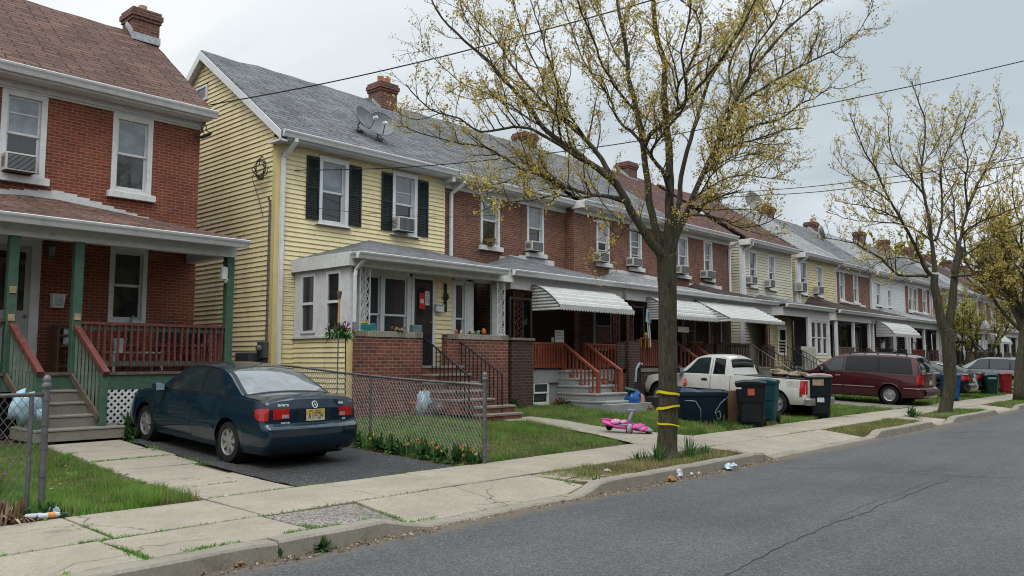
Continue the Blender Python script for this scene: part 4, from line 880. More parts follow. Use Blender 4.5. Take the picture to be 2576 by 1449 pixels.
MB().box(X0 + .04, X1 + .1, EY + .02, EY + .045, EZ - .2, EZ - .03).box(X0 + .04, X1 + .1, EY + .046, Y0 + .01, EZ - .2, EZ - .18).build('soffit', vinylw, H)
gutter(H, XE + .04, X1 + .12, EY + .02, EZ - .02, s=.14)
window(H, A_, Y0, cas=.1, wm=vinylw, out=.04, sl=.02); window(H, B_, Y0, cas=.1, wm=vinylw, out=.04, bars=(.72,), sl=.02)
def shutter(h, R):
    x0, x1, z0, z1 = R; m = MB(); y = Y0 - .05; m.box(x0, x0 + .045, y, y + .03, z0, z1); m.box(x1 - .045, x1, y, y + .03, z0, z1)
    zm = (z0 + z1) / 2
    for a, b in ((z0, z0 + .07), (zm - .03, zm + .03), (z1 - .07, z1)): m.box(x0 + .046, x1 - .046, y, y + .03, a, b)
    for a, b in ((z0 + .07, zm - .03), (zm + .03, z1 - .07)):
        n = int((b - a) / .042)
        for i in range(n): zz = a + (b - a) * i / n; m.quad((x0 + .045, y + .006, zz), (x1 - .045, y + .006, zz), (x1 - .045, y + .026, zz + .04), (x0 + .045, y + .026, zz + .04)); m.quad((x0 + .045, y + .026, zz + .001), (x1 - .045, y + .026, zz + .001), (x1 - .045, y + .006, zz), (x0 + .045, y + .006, zz))
    return m.build('shutter', shutter_m, h)
for q in ((769, 394, 801, 552), (876, 418, 907, 569), (958, 435, 985, 580), (1048, 455, 1075, 595)): shutter(H, rect(*q, Y0))
m = MB(); y0, y1, z0, z1 = at
for a, b, c, d in ((y0, y0 + .06, z0, z1), (y1 - .06, y1, z0, z1), (y0 + .06, y1 - .06, z0, z0 + .06), (y0 + .06, y1 - .06, z1 - .06, z1)): m.box(X0 - .05, X0 + .08, a, b, c, d)
w_ = m.build('window', vinylw, H); MB().quad((X0 - .03, y1, z0), (X0 - .03, y0, z0), (X0 - .03, y0, z1), (X0 - .03, y1, z1)).build('pane', paneD, w_)
cx, cz = P(965, 270, RYp - .3); chimney(H, cx, RYp - .25, RZ - .75, P(965, 206, RYp - .5)[1], .62, .6, 2, flash=True)
dpx = X0 + .13
downpipe(H, [(dpx + .1, EY - .02, EZ - .15), (dpx + .1, EY - .02, EZ - .24), (dpx, Y0 - .07, EZ - .55), (dpx, Y0 - .07, .62), (dpx + .1, Y0 - .25, .52)], .085)
ac(*rect(1003, 546, 1044, 582, Y0 - .3), Y0, 'air conditioner in the right shuttered window of the yellow house', .36)
# electric service: mast, meter, cabinet on the gable wall
y, z = PX(670, 880, X0); t = thing('electric_meter', 'grey electric meter box on the yellow side wall', 'meter', (X0, y, z)); m = MB(); m.bbox(X0 - .16, X0 - .03, y - .17, y + .15, z - .18, z + .2, .03); m.bbox(X0 - .13, X0 - .03, y - .13, y + .12, z - .5, z - .185, .02); m.build('box', K('meter_grey', (.075, .08, .085), .5, .2), t); MB().lathe([(.075, 0), (.075, -.05), (.05, -.08)], (X0 - .16, y, z + .03), 'x', 14).build('dial', K('meter_glass', (.2, .2, .2), .1), t)
m = MB(); m.tube([(X0 - .07, y - .1, z + .2), (X0 - .07, y - .1, 5.2), (X0 - .12, y - .12, 5.3)], .024, 6); m.build('conduit', galv, t)
y2, z2 = PX(636, 900, X0); t = thing('utility_box', 'low grey utility cabinet at the foot of the yellow side wall', 'cabinet', (X0, y2, z2)); MB().bbox(X0 - .28, X0 - .03, y2 - .32, y2 + .3, z2 - .2, z2 + .12, .02).build('cabinet', K('meter_grey'), t); MB().box(X0 - .287, X0 - .281, y2 - .28, y2 + .24, z2 - .16, z2 + .08).build('door', K('cab_door', (.06, .065, .07), .5), t)
m = MB(); rr = random.Random(8); hy, hz = PX(672, 425, X0)
for k in range(6):
    pts = []; a = rr.uniform(0, 6)
    for q in range(9): a += rr.uniform(.3, 1.1); pts.append((X0 - .1 - rr.uniform(0, .12), hy + .28 * math.cos(a) * rr.uniform(.5, 1.1), hz - .02 + .27 * math.sin(a) * rr.uniform(.5, 1.1)))
    m.tube(pts, .009, 4)
m.tube([(X0 - .1, hy - .1, hz), (X0 - .1, hy + .5, hz - .1), (X0 - .08, hy + .15, hz - .75), (X0 - .08, hy, hz - 1.1)], .01, 4); m.build('cable_tangle', black_iron, H)
# --- sunroom and porch
YF, YS, XS = 13.9, 14.35, 10.22; zbw = P(980, 838, YF)[1]; XB1 = P(1055, 940, YF)[0]; XB2 = P(1118, 900, YF)[0]; XB3 = P(1271, 900, YF)[0]; zl = 1.55
zbeam0, zbeam1 = P(1000, 672, YF)[1] - .08, P(1000, 648, YF)[1]
m = MB(); m5 = MB()
def side_top(z): return (YF + .12, Y0) if z < zbw - .12 else None
siding_side(m, XS, YF, Y0, .55, side_top, row=.108); siding(m, X0 + .1, XS, .55, zbeam0, Y0 - .003)
xa, xb = P(1090, 800, YS)[0], P(1136, 800, YS)[0]; siding(m5, xa, xb, zl, zbeam1, YS); m5.build('sunroom_wall', sid_yel, H); m.build('sunroom_wall', sid_yel, H)
MB().box(XS - .03, XS + .07, YF - .03, YF + .1, .5, zbw - .02).build('corner_board', K('corner_yellow'), H)
MB().box(XS + .06, XB3, YF + .2, Y0 - .1, .3, zl - .02).build('porch_floor', conc_st, H)
m = MB(); zt = zbeam0 + .02; zb = zbw - .06                 # white panelled side with two windows
def pane_side(a, b, c, d):
    w = MB()
    for p, q, r_, s_ in ((a, a + .06, c, d), (b - .06, b, c, d), (a + .06, b - .06, c, c + .06), (a + .06, b - .06, d - .06, d), (a + .06, b - .06, (c + d) / 2 - .03, (c + d) / 2 + .03)): w.box(XS - .05, XS + .03, p, q, r_, s_)
    ob = w.build('window', vinylw, H); MB().quad((XS - .012, b, c), (XS - .012, a, c), (XS - .012, a, (c + d) / 2), (XS - .012, b, (c + d) / 2)).build('pane', paneD, ob); MB().quad((XS - .02, b, (c + d) / 2), (XS - .02, a, (c + d) / 2), (XS - .02, a, d), (XS - .02, b, d)).build('pane', paneD, ob)
wy = [YF + .30, YF + .82, YF + 1.22, YF + 1.78]
m.box(XS - .02, XS + .05, YF + .0, wy[0], zb, zt); m.box(XS - .02, XS + .05, wy[1], wy[2], zb, zt); m.box(XS - .02, XS + .05, wy[3], Y0 - .03, zb, zt)
for a, b in ((wy[0], wy[1]), (wy[2], wy[3])): m.box(XS - .02, XS + .05, a, b, zb, zb + .06); m.box(XS - .02, XS + .05, a, b, zt - .09, zt); pane_side(a, b, zb + .06, zt - .09)
m.box(XS - .06, XS + .06, YF - .04, Y0, zb - .05, zb - .001); m.box(XS - .035, XS - .02, (wy[1] + wy[2]) / 2 - .02, (wy[1] + wy[2]) / 2 + .02, zb, zt)
m.build('sunroom_panel', whited, H)
# front face
fx = lambda u: P(u, 770, YS)[0]
wins = [(fx(915), fx(961)), (fx(962), fx(1028)), (fx(1142), fx(1172))]; m = MB(); zw0 = zbw - .5
for a, b in wins: window(H, (a, b, zw0, zt - .05), YS, up=paneC, lo=paneC if a < fx(1100) else paneD, cas=.05, wm=vinylw, sill=False, dep=.08)
for a, b in ((XS, fx(915)), (fx(961), fx(962)), (fx(1028), fx(1038)), (fx(1136), fx(1142)), (fx(1172), fx(1190)), (fx(1237), fx(1262))): m.box(a, max(b, a + .02), YS - .02, YS + .06, zl - .3, zt)
m.box(XS, fx(1090), YS - .02, YS + .06, zt - .05, zbeam1); m.box(fx(1136), fx(1262), YS - .02, YS + .06, zt - .04, zbeam1); m.box(fx(915), fx(1028), YS - .02, YS + .06, zl - .3, zw0); m.build('sunroom_front', whited, H)
d = door(H, (fx(1034), fx(1092), zl, zt - .03), YS - .01, K('storm_door', (.03, .03, .032), .4), paneD, cas=.07, glassz=(.08, .97))
x0, x1, z0, z1 = rect(1055, 737, 1070, 778, YS - .05); t = thing('door_notice', 'red notice pinned to the glass of the storm door', 'notice', ((x0 + x1) / 2, YS - .05, z0)); MB().box(x0, x1, YS - .05, YS - .04, z0, z1).build('sheet', K('red_sign', (.5, .03, .035), .5, .15), t); MB().box(x0 + .03, x1 - .05, YS - .054, YS - .0505, z0 + .14, z0 + .24).build('print', K('paper_white', (.6, .6, .58), .6), t)
x0, x1, z0, z1 = rect(1069, 733, 1080, 768, YS - .05); t = thing('paper_notice', 'white paper pinned beside the red notice on the door', 'notice', ((x0 + x1) / 2, YS - .05, z0)); MB().box(x0, x1, YS - .058, YS - .055, z0, z1).build('sheet', K('paper_white'), t); m = MB(); [m.box(x0 + .02, x1 - .02, YS - .0605, YS - .0585, z1 - .05 - k * .035, z1 - .04 - k * .035) for k in range(7)]; m.build('print', K('ink', (.15, .15, .15), .6), t)
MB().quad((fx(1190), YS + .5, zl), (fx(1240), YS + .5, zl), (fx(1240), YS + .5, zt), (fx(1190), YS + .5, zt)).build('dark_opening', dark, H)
m = MB(); x, z = P(1121, 748, YS - .05); m.bar((x, YS - .05, z - .35), (x, YS - .05, z + .33), .06, .03, up=(0, 1, 0)); m.blob((x, YS - .06, z), (.09, .04, .09), seed=2); t = thing('wall_ornament', 'tall black iron ornament on the yellow wall beside the door', 'ornament', (x, YS, z)); m.build('ornament', black_iron, t)
x0, x1, z0, z1 = rect(1096, 768, 1117, 784, YS - .1); t = thing('mailbox', 'small white mailbox on the yellow wall by the door', 'mailbox', (x0, YS, z0)); MB().bbox(x0, x1, YS - .13, YS - .03, z0, z1, .02).build('box', vinylw, t); MB().box(x0 - .008, x1 + .008, YS - .14, YS - .03, z1 + .001, z1 + .014).build('lid', vinylw, t)
# brick parapets
for i, (a, b) in enumerate(((XS + .05, XB1), (XB2, XB3))):
    m = MB(); m.box(a, b, YF - .1, YF + .1, .25, zbw); o = m.build('brick_parapet', brick_porch, H)
    m = MB(); n = int((b - a) / .075)
    for k in range(n): xk = a + (b - a) * k / n; rr = random.Random(k + i * 50); m.bbox(xk + .004, xk + (b - a) / n - .004, YF - .115 - rr.uniform(0, .01), YF + .1, zbw - .09, zbw + .03 + rr.uniform(-.006, .006), .006, 0 if k > 3 and k < n - 3 else 1)
    m.build('coping', [concrete_mat('coping_stone', (.33, .3, .25), 0, (.1, .08, .06)), conc_st], o)
MB().box(XB3 - .01, XB3 + .19, YF + .1, Y0, .25, zbw - .02).build('brick_parapet', brick_porch, H)
iron_column(H, P(916, 760, YF)[0], YF - .02, zbw + .03, zbeam0 + .03, white_iron, .25); iron_column(H, XB3 - .16, YF, zbw + .03, zbeam0 + .03, white_iron, .26)
m = MB(); m.box(XS - .12, XB3 + .2, YF - .1, YF + .08, zbeam0, zbeam1); m.box(XS - .12, XS + .06, YF + .081, Y0 - .0, zbeam0, zbeam1); m.box(XS + .06, XB3 + .1, YF + .081, YS - .02, zbeam1 - .03, zbeam1 - .001); m.box(XB3 + .02, XB3 + .2, YF + .081, Y0, zbeam0, zbeam1); m.build('porch_beam', whited, H)
gy = YF - .42; gzz = P(1090, 660, gy)[1] + .06; gx0, gx1 = P(905, 640, gy)[0], P(1283, 690, gy)[0]
gutter(H, gx0, gx1, gy + .12, gzz, 'porch_gutter', s=.14); gutter_side(H, gx0 + .12, gy + .13, Y0 - .05, gzz, 'porch_gutter', s=.13)
MB().box(gx0 + .13, gx1, gy + .13, YF - .1, gzz - .14, gzz - .11).build('soffit', vinylw, H)
ax, az = P(928, 604, Y0); bx, bz = P(1115, 640, Y0)
porch_roof(H, (gx0 + .02, gx1 - .02, gy + .02, gzz + .01), [(gx0 + .02, Y0, gzz + .02), (ax, Y0, az), (bx - .5, Y0, bz + .05), (gx1 - .02, Y0, gzz + .22)], sh_grey, seed=4)
downpipe(H, [(gx0 + .2, gy + .1, gzz - .15), (gx0 + .15, YF - .1, gzz - .35), (XS - .0, YF - .14, gzz - .5), (XS - .0, YF - .14, zbw + .2)], .06)
# steps down to the path
YB = 12.25; xa, xb = XB1 - .02, XB2 + .1
steps(H, xa + .45, xb + .75, YB, .36, 12.65, .68, 2, step_brown, tread=conc_st); 
steps(H, xa + .02, xb + .3, 12.66, .66, YF - .0, zl, 5, step_brown, tread=conc_st)
m = MB(); m.box(xa + .0, xb + .1, YF, YS - .03, zl - .2, zl); m.build('landing', conc_st, H)
for u0, v0, u1, v1, xq in ((1097, 852, 1207, 945, xa + .15), (1172, 856, 1275, 941, xb + .3)):
    zt_, zb_ = P(u0, v0, YF)[1], P(u1, v1, 12.4)[1]; stair_rail(H, xq, YF - .02, zt_, 12.45, P(u1, v1, 12.45)[1], [black_iron], .9, 11, iron=True)
m = MB(); m.bar((xa + .15, YF + .4, P(1097, 850, YF)[1]), (xa + .15, YF - .02, P(1097, 850, YF)[1]), .045, .02); m.build('handrail', black_iron, H)
xq = P(708, 900, Y0 - .3)[0]
# satellite dishes on its roof
def on_roof(u, v):
    lo, hi = EY, RYp
    for i in range(50):
        md = (lo + hi) / 2; z = P(u, v, md)[1]
        if z > EZ + sl * (md - EY): lo = md
        else: hi = md
    x, z = P(u, v, lo); return x, lo, z
p = on_roof(900, 330); dish(p, (.25, -1, .45), 'grey satellite dish higher up the grey roof, nearer the chimney', .36, .22)
p = on_roof(950, 350); dish(p, (-.35, -1, .38), 'larger satellite dish lower on the grey roof, facing the street', .38, .26)
H_YEL = H
# ================================================================= the rest of the row
RY, RZR, GY, GZ = 19.5, 9.6, 15.62, 6.70
def rowhouse(label, xl, xr, Ym, kind, wm, rmat, wins, name='row_house', bars=(), chim=None, dp=None, side=None, frieze=.42, acs=(), gl=None, rz=RZR, seed=0, simple=False, pipe_m=None):
    H = thing(name, label, 'house', ((xl + xr) / 2, Ym, .5))
    ez = GZ; gy = Ym - .38; R = [rect(*q, Ym) for q in wins] if wins and len(wins[0]) == 4 and wins[0][0] > 200 else list(wins)
    m = MB()
    if kind == 'brick': flat_wall(m, xl, xr, .4, ez - .1, Ym, R)
    else:
        siding(m, xl, xr, .5, ez - .1, Ym, R, row=.12); ms = MB(); flat_wall(ms, xl, xr, .4, ez, Ym + .01, R, .1); ms.build('sheathing', wm, H)
    if side:
        if kind == 'brick': m.quad((xl, Ym + side, .4), (xl, Ym, .4), (xl, Ym, ez - .05), (xl, Ym + side, ez - .05))
        else: siding_side(m, xl, Ym + .02, Ym + side, .5, lambda z: (Ym + .02, Ym + side) if z < ez - .1 else None, row=.12)
    m.build('wall', wm, H)
    if kind != 'brick': MB().box(xl - .03, xl + .09, Ym - .035, Ym + .08, .5, ez - .1).build('corner_board', vinylw, H); MB().box(xr - .09, xr, Ym - .035, Ym + .0, .5, ez - .1).build('corner_board', vinylw, H)
    roof(H, xl - .06, xr, gy, ez + .01, RY, rz, rmat, seed=seed)
    gutter(H, xl - .05, xr - .02, gy + .02, ez - .01, s=.14)
    m = MB(); m.box(xl, xr, gy + .02, Ym - .05, ez - .19, ez - .15); m.box(xl, xr, gy + .02, gy + .045, ez - .15, ez - .02); m.box(xl, xr, Ym - .05, Ym + .01, ez - (frieze if kind == 'brick' else .22), ez - .191); m.box(xl - .1, xl, gy - .06, Ym + .02, ez - .26, ez - .02); m.build('cornice', whited, H)
    for i, q in enumerate(R): window(H, q, Ym, up=(paneV, paneU, paneW, paneU, paneV)[(i * 2 + seed) % 5], lo=(paneD, paneD, paneV)[(i + seed) % 3], bars=bars[i] if i < len(bars) else (), cas=.085, sl=.13 if kind == 'brick' else .04)
    if chim: chimney(H, chim[0], RY - .1, rz - .6, chim[1], .66, .6, chim[2] if len(chim) > 2 else 1)
    if dp is not None: downpipe(H, [(dp + .16, gy - .02, ez - .14), (dp + .16, gy - .02, ez - .24), (dp, Ym - .07, ez - .5), (dp, Ym - .07, 3.4)], .085)
    for q, lb in acs: ac(*rect(*q, Ym - .25), Ym, lb, .34)
    return H
def q8(a, b, c, d): return z8(a, b) + z8(c, d)
def q3(a, b, c, d): return z3(a, b) + z3(c, d)
def q4(a, b, c, d): return z4(a, b) + z4(c, d)
YM = 16.0
x20 = 20.05; x256 = 25.55; x31 = P(1836, 650, 15.72)[0]
H2 = rowhouse('brown brick house with grey roof, joined to the yellow house', X1 + .03, x20, 16.05, 'brick', brick_old, sh_grey, [q8(352, 385, 505, 805), q8(722, 455, 855, 862)], chim=(P(1316, 370, RY)[0], P(1316, 328, RY - .4)[1], 0), dp=P(1140, 560, 15.9)[0], frieze=.36,
    acs=[(q8(733, 762, 846, 846), 'air conditioner in the right upper window of the first brown brick house')], seed=6)
H3 = rowhouse('brown brick house with grey porch roof, behind the big street tree', x20 + .03, x256, 15.72, 'brick', brick_old, sh_grey, [q8(1275, 600, 1378, 938), q8(1540, 640, 1635, 975)], bars=[(.3, .66), (.3, .66)], side=.6, frieze=.36, chim=(P(1572, 440, RY)[0], P(1572, 402, RY - .4)[1], 0),
    acs=[(q8(1279, 850, 1371, 932), 'air conditioner in window just left of the big trunk, left of two'), (q8(1545, 892, 1636, 966), 'air conditioner in window just left of the big trunk, right of two')], seed=7)
H4 = rowhouse('brown brick house with dark red roof, right of the big trunk', x256 + .02, x31, 15.74, 'brick', brick_old, sh_red, [q8(1924, 725, 2005, 1035), q8(2130, 762, 2198, 1062)], bars=[(), (.66,)], frieze=.36, dp=x31 - .12, chim=(P(1785, 500, RY)[0], P(1785, 480, RY - .4)[1], 1),
    acs=[(q8(1926, 955, 2008, 1026), 'air conditioner in window just right of the big trunk'), (q8(2132, 995, 2222, 1062), 'air conditioner in last window of the red roofed brick house')], seed=8)
x36 = P(*z3(588, 750), 16.0)[0]; x41 = P(*z3(948, 800), 16.0)[0]; x47 = P(*z3(1262, 850), 16.0)[0]; x52 = P(*z3(1530, 920), 16.0)[0]
H5 = rowhouse('cream sided house with dark red roof and a flat white awning', x31 + .75, x36, 15.6, 'siding', sid_cream, sh_red, [q3(318, 545, 380, 842), q3(470, 580, 524, 862)], side=1.4, dp=x31 + .85, acs=[(q3(325, 750, 378, 818), 'air conditioner in left window of the cream sided house'), (q3(472, 778, 520, 846), 'air conditioner in right window of the cream sided house')], chim=(P(*z3(440, 240), RY)[0], P(*z3(440, 180), RY - .4)[1], 1), seed=9)
H6 = rowhouse('pale yellow sided house with pale grey roof, beside the cream one', x36 + .65, x41, 15.6, 'siding', sid_pale, sh_lgrey, [q3(724, 630, 780, 900), q3(857, 670, 905, 918)], side=1.2, dp=x36 + .75, acs=[(q3(728, 800, 774, 876), 'air conditioner in left window of the pale yellow house'), (q3(860, 830, 908, 896), 'air conditioner in right window of the pale yellow house')], chim=(P(*z3(802, 380), RY)[0], P(*z3(802, 305), RY - .4)[1], 1), seed=10)
H7 = rowhouse('brick house with dark grey roof between pale yellow and white sided houses', x41 + .03, x47, 15.9, 'brick', brick_old, sh_grey, [q3(1038, 700, 1078, 945), q3(1150, 730, 1187, 962)], dp=x41 + .1, chim=(P(*z3(1345, 540), RY)[0], P(*z3(1345, 505), RY - .4)[1], 0), seed=11)
H8 = rowhouse('white sided house seen left of the second street tree', x47 + .03, x52, 15.8, 'siding', sid_white, sh_lgrey, [q4(262, 520, 294, 680), q4(340, 565, 364, 690)], side=.8, seed=12)
H9 = rowhouse('brick house seen behind the trunk of the second street tree', x52 + .03, x52 + 5.2, 15.8, 'brick', brick_red, sh_grey, [(x52 + .7, x52 + 1.6, 4.75, 6.3), (x52 + 1.75, x52 + 2.6, 4.75, 6.3), (x52 + 3.6, x52 + 4.5, 4.75, 6.3)], dp=x52 + 4.95, seed=13, chim=(x52 + 3, 10.3, 1))
xx = x52 + 5.3; far_lab = ['brick house partly hidden by the second street tree, right of its trunk', 'white sided house far along the row behind the trees', 'dark roofed brick house far along the row behind the trees', 'red brick house near the far end of the row', 'cream sided house near the far end of the row', 'last brick house visible at the far end of the row']
far = []
for i, lb in enumerate(far_lab):
    kd = ('brick', 'siding', 'brick', 'brick', 'siding', 'brick')[i]; wmm = (brick_red, sid_white, brick_old, brick_red, sid_cream, brick_old)[i]
    far.append((rowhouse(lb, xx, xx + 5.3, 15.8, kd, wmm, (sh_grey, sh_lgrey, sh_brown, sh_red, sh_grey, sh_red)[i], [(xx + .8, xx + 1.7, 4.75, 6.3), (xx + 3.2, xx + 4.1, 4.75, 6.3)], seed=20 + i, dp=xx + .1, chim=(xx + 2.6, 10.3, 0)), xx)); xx += 5.35
# ---------------------------------------------------------------- porches
def wallpaper(H, xl, xr, Y, m_, zd, z1, kind='brick'):
    pass
def porch(H, xl, xr, Ym, m_roof, apex=None, zd=1.45, deck_m=None, base_m=None, gz_=3.95, beam_m=None, yf=14.0, rail=None, posts=None, apz=4.85, base_z=.35, left_gutter=True, floor_m=None):
    gy = yf - .38; zb1 = gz_ - .10; zb0 = gz_ - .46
    m = MB(); m.box(xl, xr, yf - .09, yf + .09, zb0, zb1); m.box(xl, xl + .16, yf + .091, Ym - .01, zb0, zb1); m.box(xr - .16, xr, yf + .091, Ym - .01, zb0, zb1); m.box(xl, xr, gy + .12, yf - .091, zb1 - .03, zb1); m.box(xl + .161, xr - .161, yf + .092, Ym - .01, zb1 - .03, zb1 - .002); m.build('porch_beam', beam_m or whited, H)
    gutter(H, xl - .12, xr + .06, gy + .12, gz_, 'porch_gutter', s=.14)
    a = apex if apex else xl + 1.5
    porch_roof(H, (xl - .1, xr + .04, gy + .01, gz_ + .005), [(xl - .1, Ym, gz_ + .03), (a, Ym, apz), (max(a + .5, xr - 1.2), Ym, apz - .12), (xr + .04, Ym, gz_ + .2)], m_roof, seed=int(xl))
    m = MB(); xs_ = np.linspace(max(xl, a - 1.3), xr - .6, 9)          # white roofing tar along the wall
    for p, q in zip(xs_[:-1], xs_[1:]):
        zz = apz - abs((p + q) / 2 - a) * .55 if p < a else apz - .02 - .1 * max(0, (p - a)) / 3
        m.quad((p, Ym - .012, zz - .1), (q, Ym - .012, zz - .1), (q, Ym - .012, zz + .09), (p, Ym - .012, zz + .09))
    m.build('flashing', whited, H)
    MB().box(xl, xr, yf - .04, Ym - .02, zd - .12, zd).build('porch_floor', floor_m or conc_st, H)
    MB().box(xl, xr, yf - .0, yf + .12, base_z, zd - .122).build('porch_base', base_m or brick_shaded, H)
    return zb0, zb1, gy
def plain_column(H, x, y, z0, z1, m_=None, w=.14): return MB().bbox(x - w / 2, x + w / 2, y - w / 2, y + w / 2, z0, z1, .01).build('porch_column', m_ or white, H)
def porch_back(H, xl, xr, Ym, wmat, zd, dx, wx, dm=None, z1=3.45):
    if wmat: MB().quad((xl, Ym - .02, zd), (xr, Ym - .02, zd), (xr, Ym - .02, z1 + .1), (xl, Ym - .02, z1 + .1)).build('porch_wall', wmat, H)
    door(H, (dx, dx + 1.0, zd, zd + 2.1), Ym - .05, dm or K('dark_door', (.05, .03, .025), .5, .2), paneD, cas=.07, glassz=(.1, .95))
    window(H, (wx, wx + 1.0, zd + .6, zd + 2.1), Ym - .04, up=paneD, lo=paneD, cas=.07, dep=.02, wm=K('dim_trim', (.4, .4, .38), .5, .1), sl=.05)
# first brown brick house: shade-toned piers, orange-red railings, grey base, awning
xl, xr = P(1274, 900, 14.0)[0] + .06, P(1562, 740, 14.0)[0] - .05
zd = P(1375, 930, 14.0)[1]
zb0, zb1, gy = porch(H2, xl, xr, 16.05, sh_grey, apex=P(1284, 643, 16.05)[0], zd=zd, base_m=conc_gr, apz=P(1284, 643, 16.05)[1])
porch_back(H2, X1 + .1, xr, 16.05, brick_shaded, zd, xl + 2.2, xl + .55)
MB().quad((X1 + .1, 16.0, .5), (X1 + .1, 14.4, .5), (X1 + .1, 14.4, 3.9), (X1 + .1, 16.0, 3.9)).build('porch_side_wall', brick_shaded, H2)
xp1 = P(1330, 940, 14.0)[0]; zpt = P(1300, 856, 13.9)[1]
m = MB(); m.box(xl - .02, xp1, 13.84, 14.16, .3, zpt); m.build('brick_pier', brick_shaded, H2); MB().box(xl - .05, xp1 + .03, 13.8, 14.2, zpt + .001, zpt + .06).build('pier_cap', conc_st, H2)
rust = K('rust_iron', (.07, .028, .018), .7, .4, 14); iron_column(H2, (xl + xp1) / 2, 14.0, zpt + .06, zb0, rust, .34)
m = MB(); m.box(xr - .45, xr + .02, 13.84, 14.16, .3, zd - .13); m.box(xr - .4, xr, 13.86, 14.14, zd + .002, zpt); m.build('brick_pier', brick_shaded, H2); iron_column(H2, xr - .2, 14.0, zpt, zb0, rust, .3)
MB().box(xp1 + .01, xr - .46, 13.93, 13.998, zd - .34, zd - .01).build('porch_fascia', conc_gr, H2)
x0, x1, z0, z1 = rect(1335, 955, 1380, 1019, 13.99); window(H2, (x0, x1, z0 - .02, z1), 13.985, up=paneD, lo=paneD, cas=.06, dep=.012, sill=False, name='basement_window')
rw = [red_wood] * 3; xa, xb, xc, xd_ = P(1334, 880, 13.9)[0], P(1414, 880, 13.9)[0], P(1472, 880, 13.9)[0], P(1552, 880, 13.9)[0]
ztr = P(1372, 861, 13.9)[1]
railing(H2, (xa, 13.9), (xb, 13.9), zd + .05, ztr, None, n=12, mats=rw, bw=.04); railing(H2, (xc, 13.9), (xr - .42, 13.9), zd + .05, ztr, None, n=9, mats=rw, bw=.04)
for u0, u1, v1, x_ in ((1414, 1490, 938, xb), (1474, 1550, 932, xc)):
    xe, ze = P(u1, v1, 12.75); xm = (x_ + xe) / 2; ob = stair_rail(H2, x_ + .02, 13.88, ztr - .02, 12.72, P(u1, v1, 12.72)[1], rw, .82, 9, newel=.75)
    MB().bbox(x_ - .05, x_ + .06, 13.84, 13.96, zd, ztr + .02, .01).build('newel_post', red_wood, ob)
ysb = 12.35; steps(H2, xb - .12, xc + .25, ysb, .43, 13.99, zd - .02, 5, conc_gr)
MB().box(xb - .32, xc + .5, ysb - .3, ysb + .05, .3, .56).build('step_slab', conc_gr, H2)
ax0 = P(1435, 777, 12.95)[0] - .42; az = P(1500, 776, 12.95)[1]; ax1 = P(1597, 790, 12.95)[0]
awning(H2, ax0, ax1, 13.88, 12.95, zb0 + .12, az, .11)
for j, (u0, u1) in enumerate(((1360, 1380),)): pass
x0, x1, z0, z1 = rect(1397, 833, 1408, 862, 13.9); t = thing('paper_notice', 'white printed paper fixed to the orange red railing', 'notice', (x0, 13.83, z0)); z0 = ztr + .01; MB().box(x0 - .08, x1 + .1, 13.84, 13.85, z0, z0 + .32).build('sheet', K('paper_white'), t); m = MB(); [m.box(x0 - .05, x1 + .07, 13.836, 13.8395, z0 + .05 + k * .04, z0 + .062 + k * .04) for k in range(6)]; m.build('print', K('ink'), t)
x, z = P(1390, 840, 13.9); t = thing('drinking_cup', 'yellowish cup standing on the orange red railing', 'cup', (x, 13.9, ztr)); MB().lathe([(.035, ztr), (.045, ztr + .13), (.04, ztr + .13)], (x, 13.9, 0), n=10).build('cup', K('cup_y', (.45, .42, .2), .5), t)
t = thing('kick_scooter_child', 'x', 'x') if False else None
# second brick house porch
xl3, xr3 = x20 + .25, x256 - .1
zb0, zb1, gy = porch(H3, xl3, xr3, 15.72, sh_lgrey, apex=P(1545, 682, 15.72)[0], zd=1.45, apz=P(1545, 682, 15.72)[1])
porch_back(H3, xl3, xr3, 15.72, brick_shaded, 1.45, xl3 + 2.6, xl3 + .7)
for x in (xl3 + .3, xr3 - .3): MB().box(x - .3, x + .3, 13.86, 14.14, .3, 2.25).build('brick_pier', brick_shaded, H3); iron_column(H3, x, 14.0, 2.25, zb0, rust, .34)
rr3 = [K('brown_red_rail', (.16, .05, .032), .6, .2, 6)] * 3; railing(H3, (xl3 + .6, 13.95), (xl3 + 2.7, 13.95), 1.5, 2.32, None, n=18, mats=rr3, bw=.04); railing(H3, (xl3 + 3.7, 13.95), (xr3 - .6, 13.95), 1.5, 2.32, None, n=9, mats=rr3, bw=.04)
for x in (xl3 + 2.72, xl3 + 3.7): stair_rail(H3, x, 13.93, 2.3, 12.5, 1.35, rr3, .82, 10, newel=.6)
steps(H3, xl3 + 2.75, xl3 + 3.68, 12.45, .43, 13.95, 1.43, 5, conc_gr)
a0 = P(1690, 770, 13.0)[0]; awning(H3, a0, P(*z8(2318, 1400), 13.0)[0], 13.88, 13.0, zb0 + .12, P(*z8(2200, 1400), 13.0)[1] + .08, .11)
